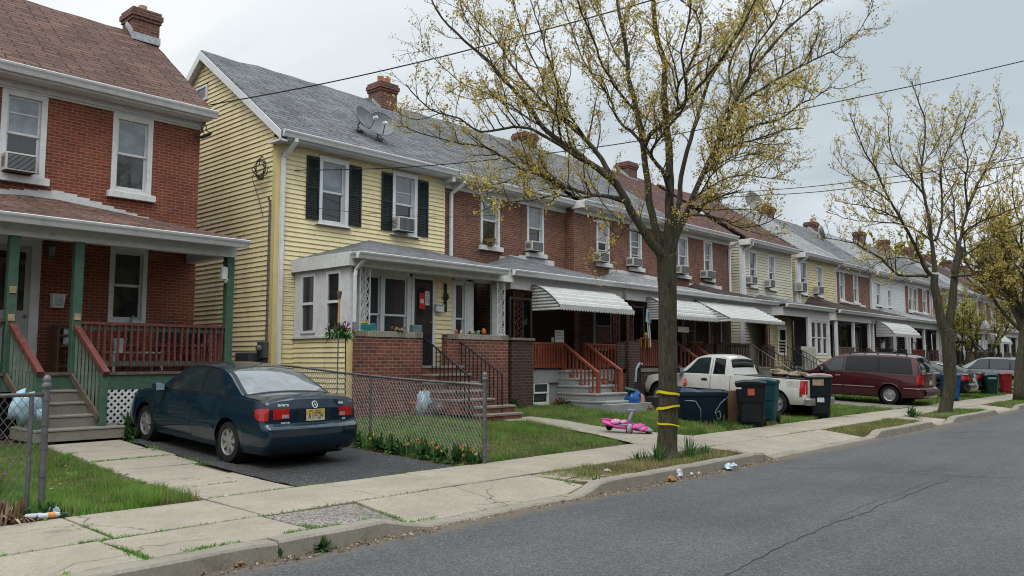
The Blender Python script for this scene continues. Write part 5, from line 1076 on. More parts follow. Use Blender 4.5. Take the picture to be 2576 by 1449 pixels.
# third brick house: brown porch roof, iron stair rails
xl4, xr4 = x256 + .1, x31 - .1
zb0, zb1, gy = porch(H4, xl4, xr4, 15.74, sh_brown, apex=P(1747, 712, 15.74)[0], zd=1.45, apz=P(1747, 712, 15.74)[1])
porch_back(H4, xl4, xr4, 15.74, brick_shaded, 1.45, xl4 + 2.8, xl4 + .8)
for x in (xl4 + .3, xr4 - .3): MB().box(x - .3, x + .3, 13.86, 14.14, .3, 2.25).build('brick_pier', brick_shaded, H4); iron_column(H4, x, 14.0, 2.25, zb0, rust, .34)
railing(H4, (xl4 + .6, 13.95), (xl4 + 2.6, 13.95), 1.5, 2.3, None, n=16, mats=[oldwood] * 3); iw = K('beige_iron', (.36, .31, .24), .6, .3, 9)
for x, mm in ((xl4 + 2.7, iw), (xl4 + 3.7, black_iron)): stair_rail(H4, x, 13.93, 2.3, 12.4, 1.35, [mm], .85, 10, iron=True)
steps(H4, xl4 + 2.75, xl4 + 3.68, 12.4, .43, 13.95, 1.43, 5, conc_st)
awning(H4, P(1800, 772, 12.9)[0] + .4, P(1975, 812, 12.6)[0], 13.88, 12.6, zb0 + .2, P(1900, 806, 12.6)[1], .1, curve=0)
# cream house: tan sided porch with a window, white iron railings, black stair rail
xl5, xr5 = x31 + .85, x36 - .0; zb0, zb1, gy = porch(H5, xl5, xr5, 15.6, sh_grey, zd=1.45, apz=4.5, base_m=sid_tan)
m = MB(); siding(m, xl5, xl5 + 2.3, 1.45, zb0, 14.6, row=.13); m.build('porch_wall', sid_tan, H5); window(H5, (xl5 + .9, xl5 + 1.75, 1.9, 3.1), 14.58, up=paneD, lo=paneD, cas=.08, dep=.02, sill=False)
m = MB(); siding(m, xl5 + 2.4, xr5, .6, 1.9, 13.9, row=.13); m.build('porch_apron', sid_cream, H5)
for k in range(3): window(H5, (xl5 + 2.75 + k * .62, xl5 + 3.33 + k * .62, 1.92, 3.4), 13.95, up=paneC, lo=paneD, cas=.05, dep=.06, sill=False)
m = MB(); m.box(xl5 + 2.38, xl5 + 2.74, 13.9, 13.99, 1.9, zb0); m.box(xl5 + 2.74, xr5, 13.92, 13.99, 3.4, zb0); m.box(xl5 + 4.6, xr5, 13.92, 13.99, 1.9, 3.4); m.box(xr5 - .12, xr5, 14.0, 15.5, .6, zb0); m.build('porch_panel', white, H5)
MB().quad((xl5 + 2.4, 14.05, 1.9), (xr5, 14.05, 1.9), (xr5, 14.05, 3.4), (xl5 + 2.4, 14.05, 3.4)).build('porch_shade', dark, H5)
wi = [K('cream_iron', (.52, .50, .43), .5, .15, 8)]; railing(H5, (xl5 + .9, 13.6), (xl5 + 2.3, 13.6), 1.3, 2.25, None, n=14, mats=wi * 3, bw=.025, tw=.03)
for x in (xl5 + .0, xl5 + .85): stair_rail(H5, x, 13.9, 2.3, 12.3, 1.35, [black_iron], .85, 12, iron=True)
steps(H5, xl5 + .05, xl5 + .85, 12.3, .43, 13.9, 1.43, 5, conc_st)
# the other porches along the row
def generic_porch(H, xl, xr, Ym, rmat, aw=None, zd=1.45, cols=3, rm=None, seed=0, wl=None):
    r = random.Random(seed); zb0, zb1, gy = porch(H, xl + .08, xr - .08, Ym, rmat, apex=xl + 1.4, zd=zd, apz=4.75)
    porch_back(H, xl + .1, xr - .1, Ym, wl or brick_shaded, zd, xl + 2.9, xl + .9)
    for k in range(cols): plain_column(H, xl + .25 + (xr - xl - .5) * k / (cols - 1), 14.0, zd, zb0, vinylw, .13)
    railing(H, (xl + .3, 13.98), (xl + 2.8, 13.98), zd + .08, zd + .85, None, n=16, mats=[rm or oldwood] * 3)
    railing(H, (xl + 4.0, 13.98), (xr - .3, 13.98), zd + .08, zd + .85, None, n=7, mats=[rm or oldwood] * 3)
    steps(H, xl + 2.95, xl + 3.9, 12.6, .43, 13.95, zd - .01, 5, conc_st)
    for x in (xl + 2.9, xl + 3.95): stair_rail(H, x, 13.93, 2.3, 12.6, 1.35, [black_iron], .85, 8, iron=True)
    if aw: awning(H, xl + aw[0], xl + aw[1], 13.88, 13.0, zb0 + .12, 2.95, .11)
generic_porch(H6, x36 + .65, x41, 15.6, sh_brown, seed=1, rm=oldwood)
generic_porch(H7, x41 + .03, x47, 15.9, sh_brown, (.4, 4.6), seed=2, rm=oldwood)
generic_porch(H8, x47 + .03, x52, 15.8, sh_lgrey, None, seed=3, rm=red_rail)
generic_porch(H9, x52 + .03, x52 + 5.2, 15.8, sh_grey, (.4, 4.2), seed=4)
for i, (h_, xa_) in enumerate(far): generic_porch(h_, xa_, xa_ + 5.3, 15.8, (sh_red, sh_grey, sh_lgrey)[i % 3], (.5, 4) if i % 2 else None, seed=30 + i, rm=oldwood)
# dishes of the row
p = (P(*z3(330, 260), RY - .3)[0], RY - .3, RZR - .25); dish(p, (-.5, -1, .3), 'round satellite dish on the ridge of the cream sided house', .52, .55)
p = (P(*z3(868, 500), RY - 1.2)[0], RY - 1.2, RZR - .95); dish(p, (.6, -1, .3), 'satellite dish on the pale grey roof near the second street tree', .45, .3)
# flowers in the sill planter of the first brown brick house
w1 = rect(*q8(352, 385, 505, 805), 16.05); x, z = P(*z8(425, 800), 15.95)
# ================================================================= trees
def z5(x, y): return ((1100 + x / 1.8115) / 1.0932, (y / 1.8115) / 1.0932)
def z66(x, y): return ((2200 + x / 2.498) / 1.0932, (180 + y / 2.498) / 1.0932)
leafm = [lattice_leaf('bud_yellow', (.58, .45, .12), .3), lattice_leaf('bud_olive', (.36, .33, .075), .3), lattice_leaf('bud_ochre', (.43, .26, .06), .3)]
leafg = [lattice_leaf('leaf_olive', (.40, .36, .08), .3), lattice_leaf('leaf_green', (.26, .31, .07), .3), lattice_leaf('leaf_ochre', (.36, .28, .06), .3)]
class Tree:
    def __init__(s, seed): s.r = random.Random(seed); s.np = np.random.default_rng(seed); s.limb = MB(); s.twig = MB(); s.lp = []
    def smooth(s, pts, n=3, jit=0):
        pts = [Vector(p) for p in pts]; out = []
        for i in range(len(pts) - 1):
            p0, p1, p2, p3 = pts[max(0, i - 1)], pts[i], pts[i + 1], pts[min(len(pts) - 1, i + 2)]
            for k in range(n):
                t_ = k / n; q = .5 * ((2 * p1) + (p2 - p0) * t_ + (2 * p0 - 5 * p1 + 4 * p2 - p3) * t_ * t_ + (3 * p1 - p0 - 3 * p2 + p3) * t_ ** 3)
                out.append(q + Vector((s.r.gauss(0, jit), s.r.gauss(0, jit), s.r.gauss(0, jit))))
        out.append(pts[-1]); return out
    def path(s, p, d, L_, n, up=.15, wob=.16):
        pts = [Vector(p)]; d = Vector(d).normalized(); st = L_ / n
        for i in range(n):
            d = (d + Vector((s.r.gauss(0, wob), s.r.gauss(0, wob), s.r.gauss(0, wob) + up * .3))).normalized(); pts.append(pts[-1] + d * st)
        return pts
    def side(s, tan, ang):
        o = tan.orthogonal().normalized(); o.rotate(Matrix.Rotation(s.r.uniform(0, 2 * pi), 3, tan)); return (tan * math.cos(ang) + o * math.sin(ang))
    def leaves(s, p, n, spread): 
        for i in range(n): s.lp.append((p.x + s.r.gauss(0, spread), p.y + s.r.gauss(0, spread), p.z + s.r.gauss(0, spread)))
    def clothe(s, pts, r0, r1, step=.26, l1=(.45, 1.25), t0=.25, l2step=.14, l2=(.14, .42), nleaf=5, bias=None, minr=.0035, leafp=.85):
        d = [0]
        for a, b in zip(pts[:-1], pts[1:]): d.append(d[-1] + (b - a).length)
        T = d[-1]; q = T * t0 if t0 < 1 else 0
        while q < T:
            i = max(k for k in range(len(d)) if d[k] <= q); i = min(i, len(pts) - 2); f = (q - d[i]) / max(1e-6, d[i + 1] - d[i]); p = pts[i].lerp(pts[i + 1], f); tan = (pts[i + 1] - pts[i]).normalized(); rr = r0 + (r1 - r0) * q / T
            L_ = s.r.uniform(*l1) * (1.05 - .55 * q / T); dr = s.side(tan, s.r.uniform(.55, 1.05)); dr = (dr + Vector((0, 0, .28))).normalized()
            if bias: dr = (dr + Vector(bias) * .3).normalized()
            c = s.path(p, dr, L_, 6, .3, .17); ra = max(minr * 1.6, min(rr * .45, .016 * L_ / 1.0)); s.twig.tube(c, [ra + (minr - ra) * k / 6 for k in range(7)], 4, cap=False)
            e = .12
            while e < L_:
                k = e / L_ * 6; kk = int(min(5, k)); pp = c[kk].lerp(c[kk + 1], k - kk); tt = (c[kk + 1] - c[kk]).normalized(); l_ = s.r.uniform(*l2); g = s.path(pp, s.side(tt, s.r.uniform(.5, 1.1)) + Vector((0, 0, .3)), l_, 3, .3, .22)
                s.twig.tube(g, [minr * .9, minr * .8, minr * .7, minr * .5], 3, cap=False)
                kk = s.r.random() * 1.35; kk = 0 if kk < 1 - leafp else kk      # bare twigs beside heavy clusters
                for v in g[1:]:
                    if kk: s.leaves(v, int(nleaf * kk * s.r.uniform(.6, 1.5)) + 1, .021 + .012 * kk)
                if s.r.random() < .4 * leafp: s.leaves(pp, nleaf - 2, .02)
                e += s.r.uniform(.6, 1.5) * l2step
            s.leaves(c[-1], nleaf if s.r.random() < leafp else 0, .03)
            q += step * s.r.uniform(.5, 1.5)
        # the tip
        s.leaves(pts[-1], nleaf, .03)
    def done(s, root, size=.026, mats=leafm, p=(.55, .27, .18), barkm=bark, twigm=None, trunkname='trunk'):
        s.limb.build(trunkname, barkm, root, smooth=True)
        if s.twig.v: s.twig.build('branches', twigm or bark2, root, smooth=True)
        if s.lp:
            c = np.array(s.lp); n = len(c); u = s.np.normal(size=(n, 3)); u /= np.linalg.norm(u, axis=1)[:, None]; v = s.np.normal(size=(n, 3)); v -= u * (u * v).sum(1)[:, None]; v /= np.linalg.norm(v, axis=1)[:, None]
            a = size * s.np.uniform(.5, 1.3, n)[:, None]; b = a * s.np.uniform(.4, .75, n)[:, None]
            V = np.stack([c - u * a, c + v * b, c + u * a, c - v * b], 1); rawmesh('foliage', V, 4, mats, s.np.choice(3, n, p=p), root)
# --- the big street tree
bx, by = 11.25, 6.98; D0 = float(np.dot(np.array([bx, by, .15]) - CC, CF)); CFh = np.array([CF[0], CF[1], 0]); CFh /= np.linalg.norm(CFh)
def lift(zf, pts, D, d1, d0=0.0, p=1.0):
    n = len(pts); out = []
    for i, q in enumerate(pts): u, v = zf(*q); f = (i / (n - 1)) ** p; out.append(Vector(PD(u, v, D + d0 + (d1 - d0) * f)))
    return out
T = Tree(5); root = thing('street_tree', 'big budding street tree with yellow tape bands round its trunk', 'tree', (bx, by, .13), 'street trees along the kerb')
base = Vector((bx, by, .1)); U = lambda q: Vector(PD(*q, D0))
tr = [base + Vector((0, 0, -.1)), base + Vector((0, 0, .06)), base + Vector((0, 0, .22)), U((1681, 1000)), U((1679, 850)), U((1679, 740)), U((1678, 680)), U((1676, 640))]
tp = T.smooth(tr, 4); nt = len(tp); pxm = D0 / FPX
prof = np.interp(np.linspace(0, 1, nt), [0, .14, .3, .45, .7, .9, 1], [.30, .21, .156, .146, .142, .150, .155])
V0 = len(T.limb.v); T.limb.tube(tp, list(prof), 18)
for i in range(V0, V0 + nt * 18):       # root flare lobes and an uneven bole
    k = (i - V0) // 18; a = 2 * pi * ((i - V0) % 18) / 18; v = Vector(T.limb.v[i]); c = tp[k]; f = 1 + .03 * math.sin(3 * a + k * .7) + (max(0, .42 - k / nt) * .9) * max(0, math.sin(a * 2.5 + .6)) * .5; w_ = c + (v - c) * f; T.limb.v[i] = tuple(w_)
L1 = [  # zoomed photo polyline, end depth offset, start radius, end radius
 ([(1326, 1330), (1300, 1270), (1240, 1190), (1150, 1050), (1085, 925), (985, 840), (860, 745), (720, 640), (640, 520), (560, 440), (430, 300), (320, 200), (210, 90), (150, -20)], -.8, .115, .012),
 ([(1085, 925), (1030, 840), (930, 700), (830, 615), (745, 540), (640, 430), (560, 330), (490, 210), (400, 120), (300, 0)], .9, .07, .012),
 ([(985, 840), (880, 780), (760, 700), (640, 640), (520, 640), (400, 655), (300, 590), (150, 540), (30, 420)], -1.6, .05, .01),
 ([(1110, 990), (960, 970), (850, 940), (730, 880), (600, 840), (500, 770), (380, 725), (260, 705), (60, 650), (0, 600)], 1.4, .048, .01),
 ([(1120, 1010), (1010, 975), (900, 985), (780, 970), (640, 1000), (520, 1010), (390, 1060)], -1.8, .035, .008),
 ([(850, 940), (760, 890), (660, 850), (540, 900), (450, 920), (370, 930)], 2.2, .03, .008),
 ([(1215, 1170), (1150, 1150), (1100, 1165), (1060, 1185)], -.6, .02, .006),
 ([(1326, 1330), (1308, 1250), (1270, 1130), (1235, 950), (1215, 750), (1180, 560), (1140, 380), (1120, 200), (1090, 60), (1080, -60)], 1.0, .10, .03),
 ([(1215, 745), (1250, 670), (1390, 535), (1470, 450), (1540, 370), (1620, 270), (1680, 180), (1740, 60), (1790, -40)], -1.2, .06, .012),
 ([(1390, 535), (1380, 440), (1440, 330), (1500, 180), (1470, 60), (1400, 0), (1360, -60)], -2.0, .035, .012),
 ([(1328, 1340), (1340, 1220), (1342, 1000), (1345, 850), (1330, 650), (1315, 480), (1320, 330), (1280, 180), (1260, 0), (1250, -80)], .2, .115, .035),
 ([(1340, 880), (1255, 790), (1180, 680), (1090, 600), (1040, 480), (960, 380), (900, 270), (850, 130), (800, 0)], 1.8, .05, .012),
 ([(1180, 560), (1100, 470), (1010, 330), (960, 190), (900, 60), (880, -40)], -1.4, .035, .012),
 ([(1120, 330), (1060, 240), (1010, 120), (960, 20), (940, -50)], 2.2, .025, .01),
 ([(1330, 1330), (1348, 1240), (1366, 1130), (1390, 1000), (1400, 880), (1450, 690), (1490, 560), (1540, 400), (1640, 240), (1700, 100), (1750, -40)], 1.2, .08, .02),
 ([(1332, 1335), (1360, 1230), (1390, 1140), (1440, 1030), (1500, 890), (1590, 700), (1660, 530), (1740, 380), (1860, 220), (1990, 90), (2120, -10)], .4, .10, .014),
 ([(1590, 700), (1680, 660), (1780, 620), (1890, 590), (1990, 520), (2080, 480), (2150, 430)], -1.5, .04, .008),
 ([(1655, 540), (1760, 470), (1870, 400), (2000, 330), (2100, 280), (2190, 240), (2270, 170), (2340, 70)], 1.5, .045, .008),
 ([(1740, 380), (1760, 250), (1850, 130), (1900, 30), (1930, -50)], -1.4, .03, .01),
 ([(1590, 700), (1600, 620), (1650, 480), (1640, 330), (1700, 200), (1780, 90), (1850, -20)], 2.0, .035, .012),
 ([(1520, 860), (1620, 800), (1720, 760), (1830, 780), (1900, 800)], 2.0, .028, .007), ([(1560, 770), (1680, 720), (1790, 690), (1900, 650), (2010, 640)], -2.0, .03, .007),
 ([(1430, 1045), (1530, 1010), (1620, 970), (1700, 950)], -.5, .035, .012), ([(1410, 1075), (1530, 1075), (1620, 1100), (1700, 1135), (1800, 1120), (1890, 1075)], -1.4, .03, .007), ([(1460, 985), (1600, 900), (1720, 870), (1840, 890), (1930, 860)], 1.8, .028, .007),
 ([(1345, 970), (1300, 850), (1250, 760), (1330, 640), (1420, 520), (1420, 380), (1400, 250), (1440, 100), (1450, -30)], -2.2, .04, .012),
 ([(720, 640), (600, 560), (450, 470), (330, 430), (220, 340), (110, 230)], .8, .028, .007), ([(560, 440), (480, 360), (420, 220), (340, 120), (300, 20)], -1.6, .02, .007), ([(745, 540), (700, 380), (640, 250), (600, 130), (560, 0)], -.4, .026, .008), ([(930, 700), (840, 560), (780, 400), (730, 260), (690, 120), (650, 0)], -1.2, .03, .01),
 ([(1500, 890), (1560, 820), (1650, 700), (1750, 560), (1850, 480), (1960, 400), (2060, 420)], 2.6, .03, .008), ([(1440, 1030), (1500, 960), (1560, 860), (1660, 790), (1800, 760)], -2.6, .024, .007)]
for pl, d1, r0, r1 in L1:
    k0 = 0.0
    for ql, qd, *_ in L1:            # a side limb starts at the depth of the limb it leaves
        if ql is pl: break
        for i, q in enumerate(ql):
            if abs(q[0] - pl[0][0]) + abs(q[1] - pl[0][1]) < 24 and i > 0: k0 = qd * i / (len(ql) - 1)
    pts = T.smooth(lift(z5, pl, D0, d1, k0, .9), 3, .006); n = len(pts); T.limb.tube(pts, [(r0 + (r1 - r0) * (i / (n - 1)) ** .55) * (.88 if r0 > .07 else .78) for i in range(n)], 9 if r0 > .05 else 6, cap=False)
    big = r0 > .07; T.clothe(pts, r0, r1, step=.15, t0=.42 if big else .14, l1=(.35, 1.15), nleaf=7, l2step=.082, leafp=.75, minr=.0036)
T.done(root, .0205)
# tapes round the trunk are things tied to the tree
tape = K('yellow_tape', (.72, .56, .02), .4, .1, 8)
def band(v0, v1, w_, lab, k):
    z0, z1 = PD(1681, v0, D0)[2], PD(1681, v1, D0)[2]; c = PD(1681, (v0 + v1) / 2, D0); t = thing('tape_band', lab, 'tape', (float(c[0]), float(c[1]), z0), 'yellow tape bands on the trunk')
    m = MB(); rows = [[], []]; rw = .175
    for i in range(33):
        a = 2 * pi * i / 32; d = Vector((math.cos(a), math.sin(a), 0)); s_ = (CR[0] * d.x + CR[1] * d.y); zz = (z0 + z1) / 2 + (z1 - z0) / 2 * s_ + .006 * math.sin(a * 3 + k)
        for q, h in ((0, -w_ / 2), (1, w_ / 2)): rows[q].append((c[0] + d.x * rw * 1.0, c[1] + d.y * rw, zz + h + .006 * math.sin(a * 2 + q)))
    m.grid(rows); m.build('band', tape, t, smooth=True)
    if k < 2:
        a = -CR * .168; m = MB(); m.quad((c[0] + a[0], c[1] + a[1], z0 - .02), (c[0] + a[0] * 1.12, c[1] + a[1] * 1.12, z0 - .045), (c[0] + a[0] * 1.14, c[1] + a[1] * 1.14, z0 - .015), (c[0] + a[0], c[1] + a[1], z0 + .02)); m.build('loose_end', tape, t)
band(985, 992, .04, 'topmost of the three yellow tapes on the big trunk', 0); band(1027, 1019, .036, 'middle yellow tape on the big trunk, slanting up to the right', 1); band(1064, 1070, .026, 'lowest, thinnest yellow tape on the big trunk', 2)
# --- second street tree
gx_, gy_ = 26.6, 6.95; D2 = float(np.dot(np.array([gx_, gy_, .15]) - CC, CF)); T = Tree(9)
root = thing('street_tree', 'second street tree, its forked trunk rising past the maroon minivan', 'tree', (gx_, gy_, .13), 'street trees along the kerb')
Q = lambda x, y: Vector(PD(*z4(x, y), D2))
tp = T.smooth([Vector((gx_, gy_, .0)), Vector((gx_, gy_, .25)), Q(755, 1200), Q(746, 1000), Q(738, 880), Q(728, 830)], 4); n = len(tp); T.limb.tube(tp, list(np.interp(np.linspace(0, 1, n), [0, .12, .3, 1], [.33, .21, .172, .18])), 14)
for pl, r0, r1 in (([(728, 850), (700, 790), (680, 690), (662, 600), (650, 530), (655, 470)], .14, .10), ([(735, 850), (755, 750), (772, 640), (778, 560), (790, 450), (812, 360), (835, 290)], .125, .085)):
    pts = T.smooth([Q(*p) for p in pl], 3); n = len(pts); T.limb.tube(pts, [r0 + (r1 - r0) * i / (n - 1) for i in range(n)], 10, cap=False)
L2 = [([(895, 1440), (830, 1320), (770, 1200), (700, 1060), (620, 930), (540, 760), (450, 590), (380, 440), (345, 330)], -1.2, .10, .015), ([(925, 1420), (918, 1250), (880, 1030), (850, 880), (835, 700), (860, 420), (810, 230), (770, 110)], .5, .11, .015), ([(925, 1200), (970, 1080), (975, 900), (970, 700), (1010, 590), (1060, 450), (1110, 270)], 1.8, .06, .015),
 ([(1050, 1420), (1080, 1280), (1110, 1170), (1150, 990), (1200, 850), (1270, 720), (1340, 560), (1390, 400), (1360, 240)], .6, .10, .015), ([(1110, 1170), (1200, 1090), (1330, 1040), (1450, 990), (1560, 950), (1700, 900)], -1.8, .05, .012), ([(900, 1200), (760, 1110), (600, 1080), (450, 1070), (300, 1050), (180, 1000)], 1.8, .05, .012), ([(880, 1449), (680, 1440), (560, 1330), (430, 1250), (330, 1210), (150, 1190)], -2.4, .07, .012),
 ([(700, 1060), (560, 1000), (400, 960), (240, 930)], -1.6, .04, .012), ([(620, 930), (480, 830), (340, 740), (230, 600)], 1, .04, .012), ([(850, 880), (740, 750), (640, 640), (610, 450), (605, 290)], -1.5, .045, .012), ([(1150, 990), (1140, 800), (1150, 650), (1110, 480), (1200, 260)], -1.5, .05, .012), ([(1080, 1280), (1060, 1050), (1050, 880), (1000, 760), (960, 600), (900, 400)], 2.4, .05, .012),
 ([(1060, 1340), (1250, 1230), (1400, 1130), (1560, 1060), (1750, 1000)], 2.2, .05, .012), ([(1040, 1449), (1200, 1440), (1400, 1420), (1560, 1380), (1750, 1330)], -2.5, .05, .012), ([(835, 700), (900, 600), (980, 430), (990, 300)], 1.4, .03, .012), ([(540, 760), (500, 640), (520, 500), (480, 420)], .4, .03, .01), ([(1270, 720), (1400, 640), (1500, 520)], 1.2, .03, .01), ([(1200, 850), (1350, 800), (1480, 740), (1560, 640)], -.8, .03, .01), ([(880, 1380), (760, 1330), (640, 1320), (520, 1370), (420, 1440)], 2.4, .04, .01)]
for pl, d1, r0, r1 in L2:
    k0 = 0.0
    for ql, qd, *_ in L2:
        if ql is pl: break
        for i, q in enumerate(ql):
            if abs(q[0] - pl[0][0]) + abs(q[1] - pl[0][1]) < 26 and i > 0: k0 = qd * i / (len(ql) - 1)
    pts = T.smooth(lift(z66, pl, D2, d1, k0), 3, .012); n = len(pts); T.limb.tube(pts, [(r0 + (r1 - r0) * (i / (n - 1)) ** .6) * .72 for i in range(n)], 7, cap=False); T.clothe(pts, r0, r1, step=.19, t0=.14, l1=(.45, 1.5), l2step=.15, l2=(.18, .5), nleaf=5, minr=.0042, leafp=.55)
T.done(root, .031)
# --- untraced trees
def tree(name, label, base, h, spread, trunk_r, seed, nl=9, fork=.3, mats=leafm, nleaf=4, leafp=.6, size=.04, stems=1, step=.35, l1=(.5, 1.5), group=None, minr=.008, lean=0, l2step=.2, twigm=None):
    T = Tree(seed); root = thing(name, label, 'tree', base, group); b = Vector(base); r = T.r
    for st in range(stems):
        d = Vector((r.gauss(0, .08 + lean), r.gauss(0, .08 + lean), 1)).normalized(); fh = h * fork * r.uniform(.85, 1.15); tk = T.path(b + Vector((0, 0, -.1)), d, fh, 6, .1, .06 + lean * .3); T.limb.tube(tk, [trunk_r * (1.5, 1.12, 1, .95, .92, .9, .9)[i] for i in range(7)], 10)
        for k in range(max(3, nl // stems)):
            a = 2 * pi * (k + r.random() * .7) / max(3, nl // stems); el = r.uniform(.5, 1.4); dv = Vector((math.cos(a) * math.cos(el), math.sin(a) * math.cos(el), math.sin(el))); L_ = math.hypot(spread * math.cos(el), (h - fh) * math.sin(el)) * r.uniform(.8, 1.05)
            p = tk[-1] if k % 2 else tk[-2]; lb = T.path(p, dv, L_, 9, .25, .10); T.limb.tube(lb, [trunk_r * .36 * (1 - i / 10) + .01 for i in range(10)], 6, cap=False); T.clothe(lb, trunk_r * .5, .01, step=step, t0=.2, l1=l1, l2step=l2step, l2=(.2, .6), nleaf=nleaf, minr=minr, leafp=leafp)
            for j in range(3):
                q = lb[3 + 2 * j]; sb = T.path(q, T.side((lb[4 + 2 * j] - lb[3 + 2 * j]).normalized(), .7) + Vector((0, 0, .3)), L_ * .45, 6, .25, .12); T.limb.tube(sb, [trunk_r * .15 * (1 - i / 7) + .008 for i in range(7)], 5, cap=False); T.clothe(sb, trunk_r * .2, .008, step=step, t0=.15, l1=l1, l2step=l2step, l2=(.2, .6), nleaf=nleaf, minr=minr, leafp=leafp)
    T.done(root, size, mats, twigm=twigm); return root
g3 = G(2568, 1006)
tree('street_tree', 'third street tree, at the right edge of the view', (36.6, 6.95, .13), 8.4, 4.8, .17, 31, 14, .4, mats=leafm, nleaf=6, leafp=.68, size=.042, group='street trees along the kerb', step=.3)
tree('yard_tree', 'small many-stemmed tree in a front yard behind the silver car', (54, PX(2475, 905, 54)[0], .4), 5.6, 3.6, .12, 33, 9, .34, mats=leafg, nleaf=5, leafp=.75, size=.06, stems=3, lean=.22, step=.4)
tree('street_tree', 'fourth street tree, far along the kerb', (48.5, 6.95, .13), 8.4, 4.4, .2, 35, 10, .33, nleaf=5, leafp=.75, size=.06, group='street trees along the kerb', step=.4, minr=.012)
tree('street_tree', 'farthest street tree along the kerb', (62, 6.95, .13), 8.6, 4.6, .2, 36, 10, .33, mats=leafg, nleaf=6, leafp=.85, size=.08, group='street trees along the kerb', step=.45, minr=.014)
tree('bare_tree', 'bare tree rising behind the chimneys of the pale yellow house', (P(2040, 560, 32)[0] , 32, .4), 13.6, 4.0, .22, 41, 12, .45, nleaf=1, leafp=.12, size=.06, step=.4, minr=.016, twigm=K('bare_twig', (.10, .085, .075), .9))
for i, (x, y, h, sp, lab) in enumerate(((74, 24, 12.5, 5, 'leafy olive tree behind the roofs, left of the far trees'), (88, 20, 13, 6, 'broad leafing tree beyond the far end of the row'), (84, 9.5, 11, 5, 'green tree on the far lawn beyond the parked cars'), (104, 12, 14, 7, 'tall olive tree closing the far end of the street'), (96, 27, 14, 6, 'tall tree behind the farthest roofs'))):
    tree('background_tree', lab, (x, y, .4), h, sp, .25, 50 + i, 12, .3, mats=leafg, nleaf=7, leafp=.95, size=.15, step=.6, l2step=.3, minr=.02, group='trees at the far end of the street')
# ================================================================= vehicles
def pch(keys):
    xs = np.array([k[0] for k in keys], float); ys = np.array([k[1] for k in keys], float); h = np.diff(xs); d = np.diff(ys) / h; m_ = np.zeros(len(xs)); m_[0], m_[-1] = d[0], d[-1]
    for i in range(1, len(xs) - 1):
        if d[i - 1] * d[i] > 0: w1, w2 = 2 * h[i] + h[i - 1], h[i] + 2 * h[i - 1]; m_[i] = (w1 + w2) / (w1 / d[i - 1] + w2 / d[i])
    def f(x):
        x = min(max(x, xs[0]), xs[-1]); i = min(len(xs) - 2, max(0, int(np.searchsorted(xs, x, 'right')) - 1)); t_ = (x - xs[i]) / h[i]
        return float(ys[i] * (1 + 2 * t_) * (1 - t_) ** 2 + m_[i] * h[i] * t_ * (1 - t_) ** 2 + ys[i + 1] * t_ * t_ * (3 - 2 * t_) + m_[i + 1] * h[i] * t_ * t_ * (t_ - 1))
    return f
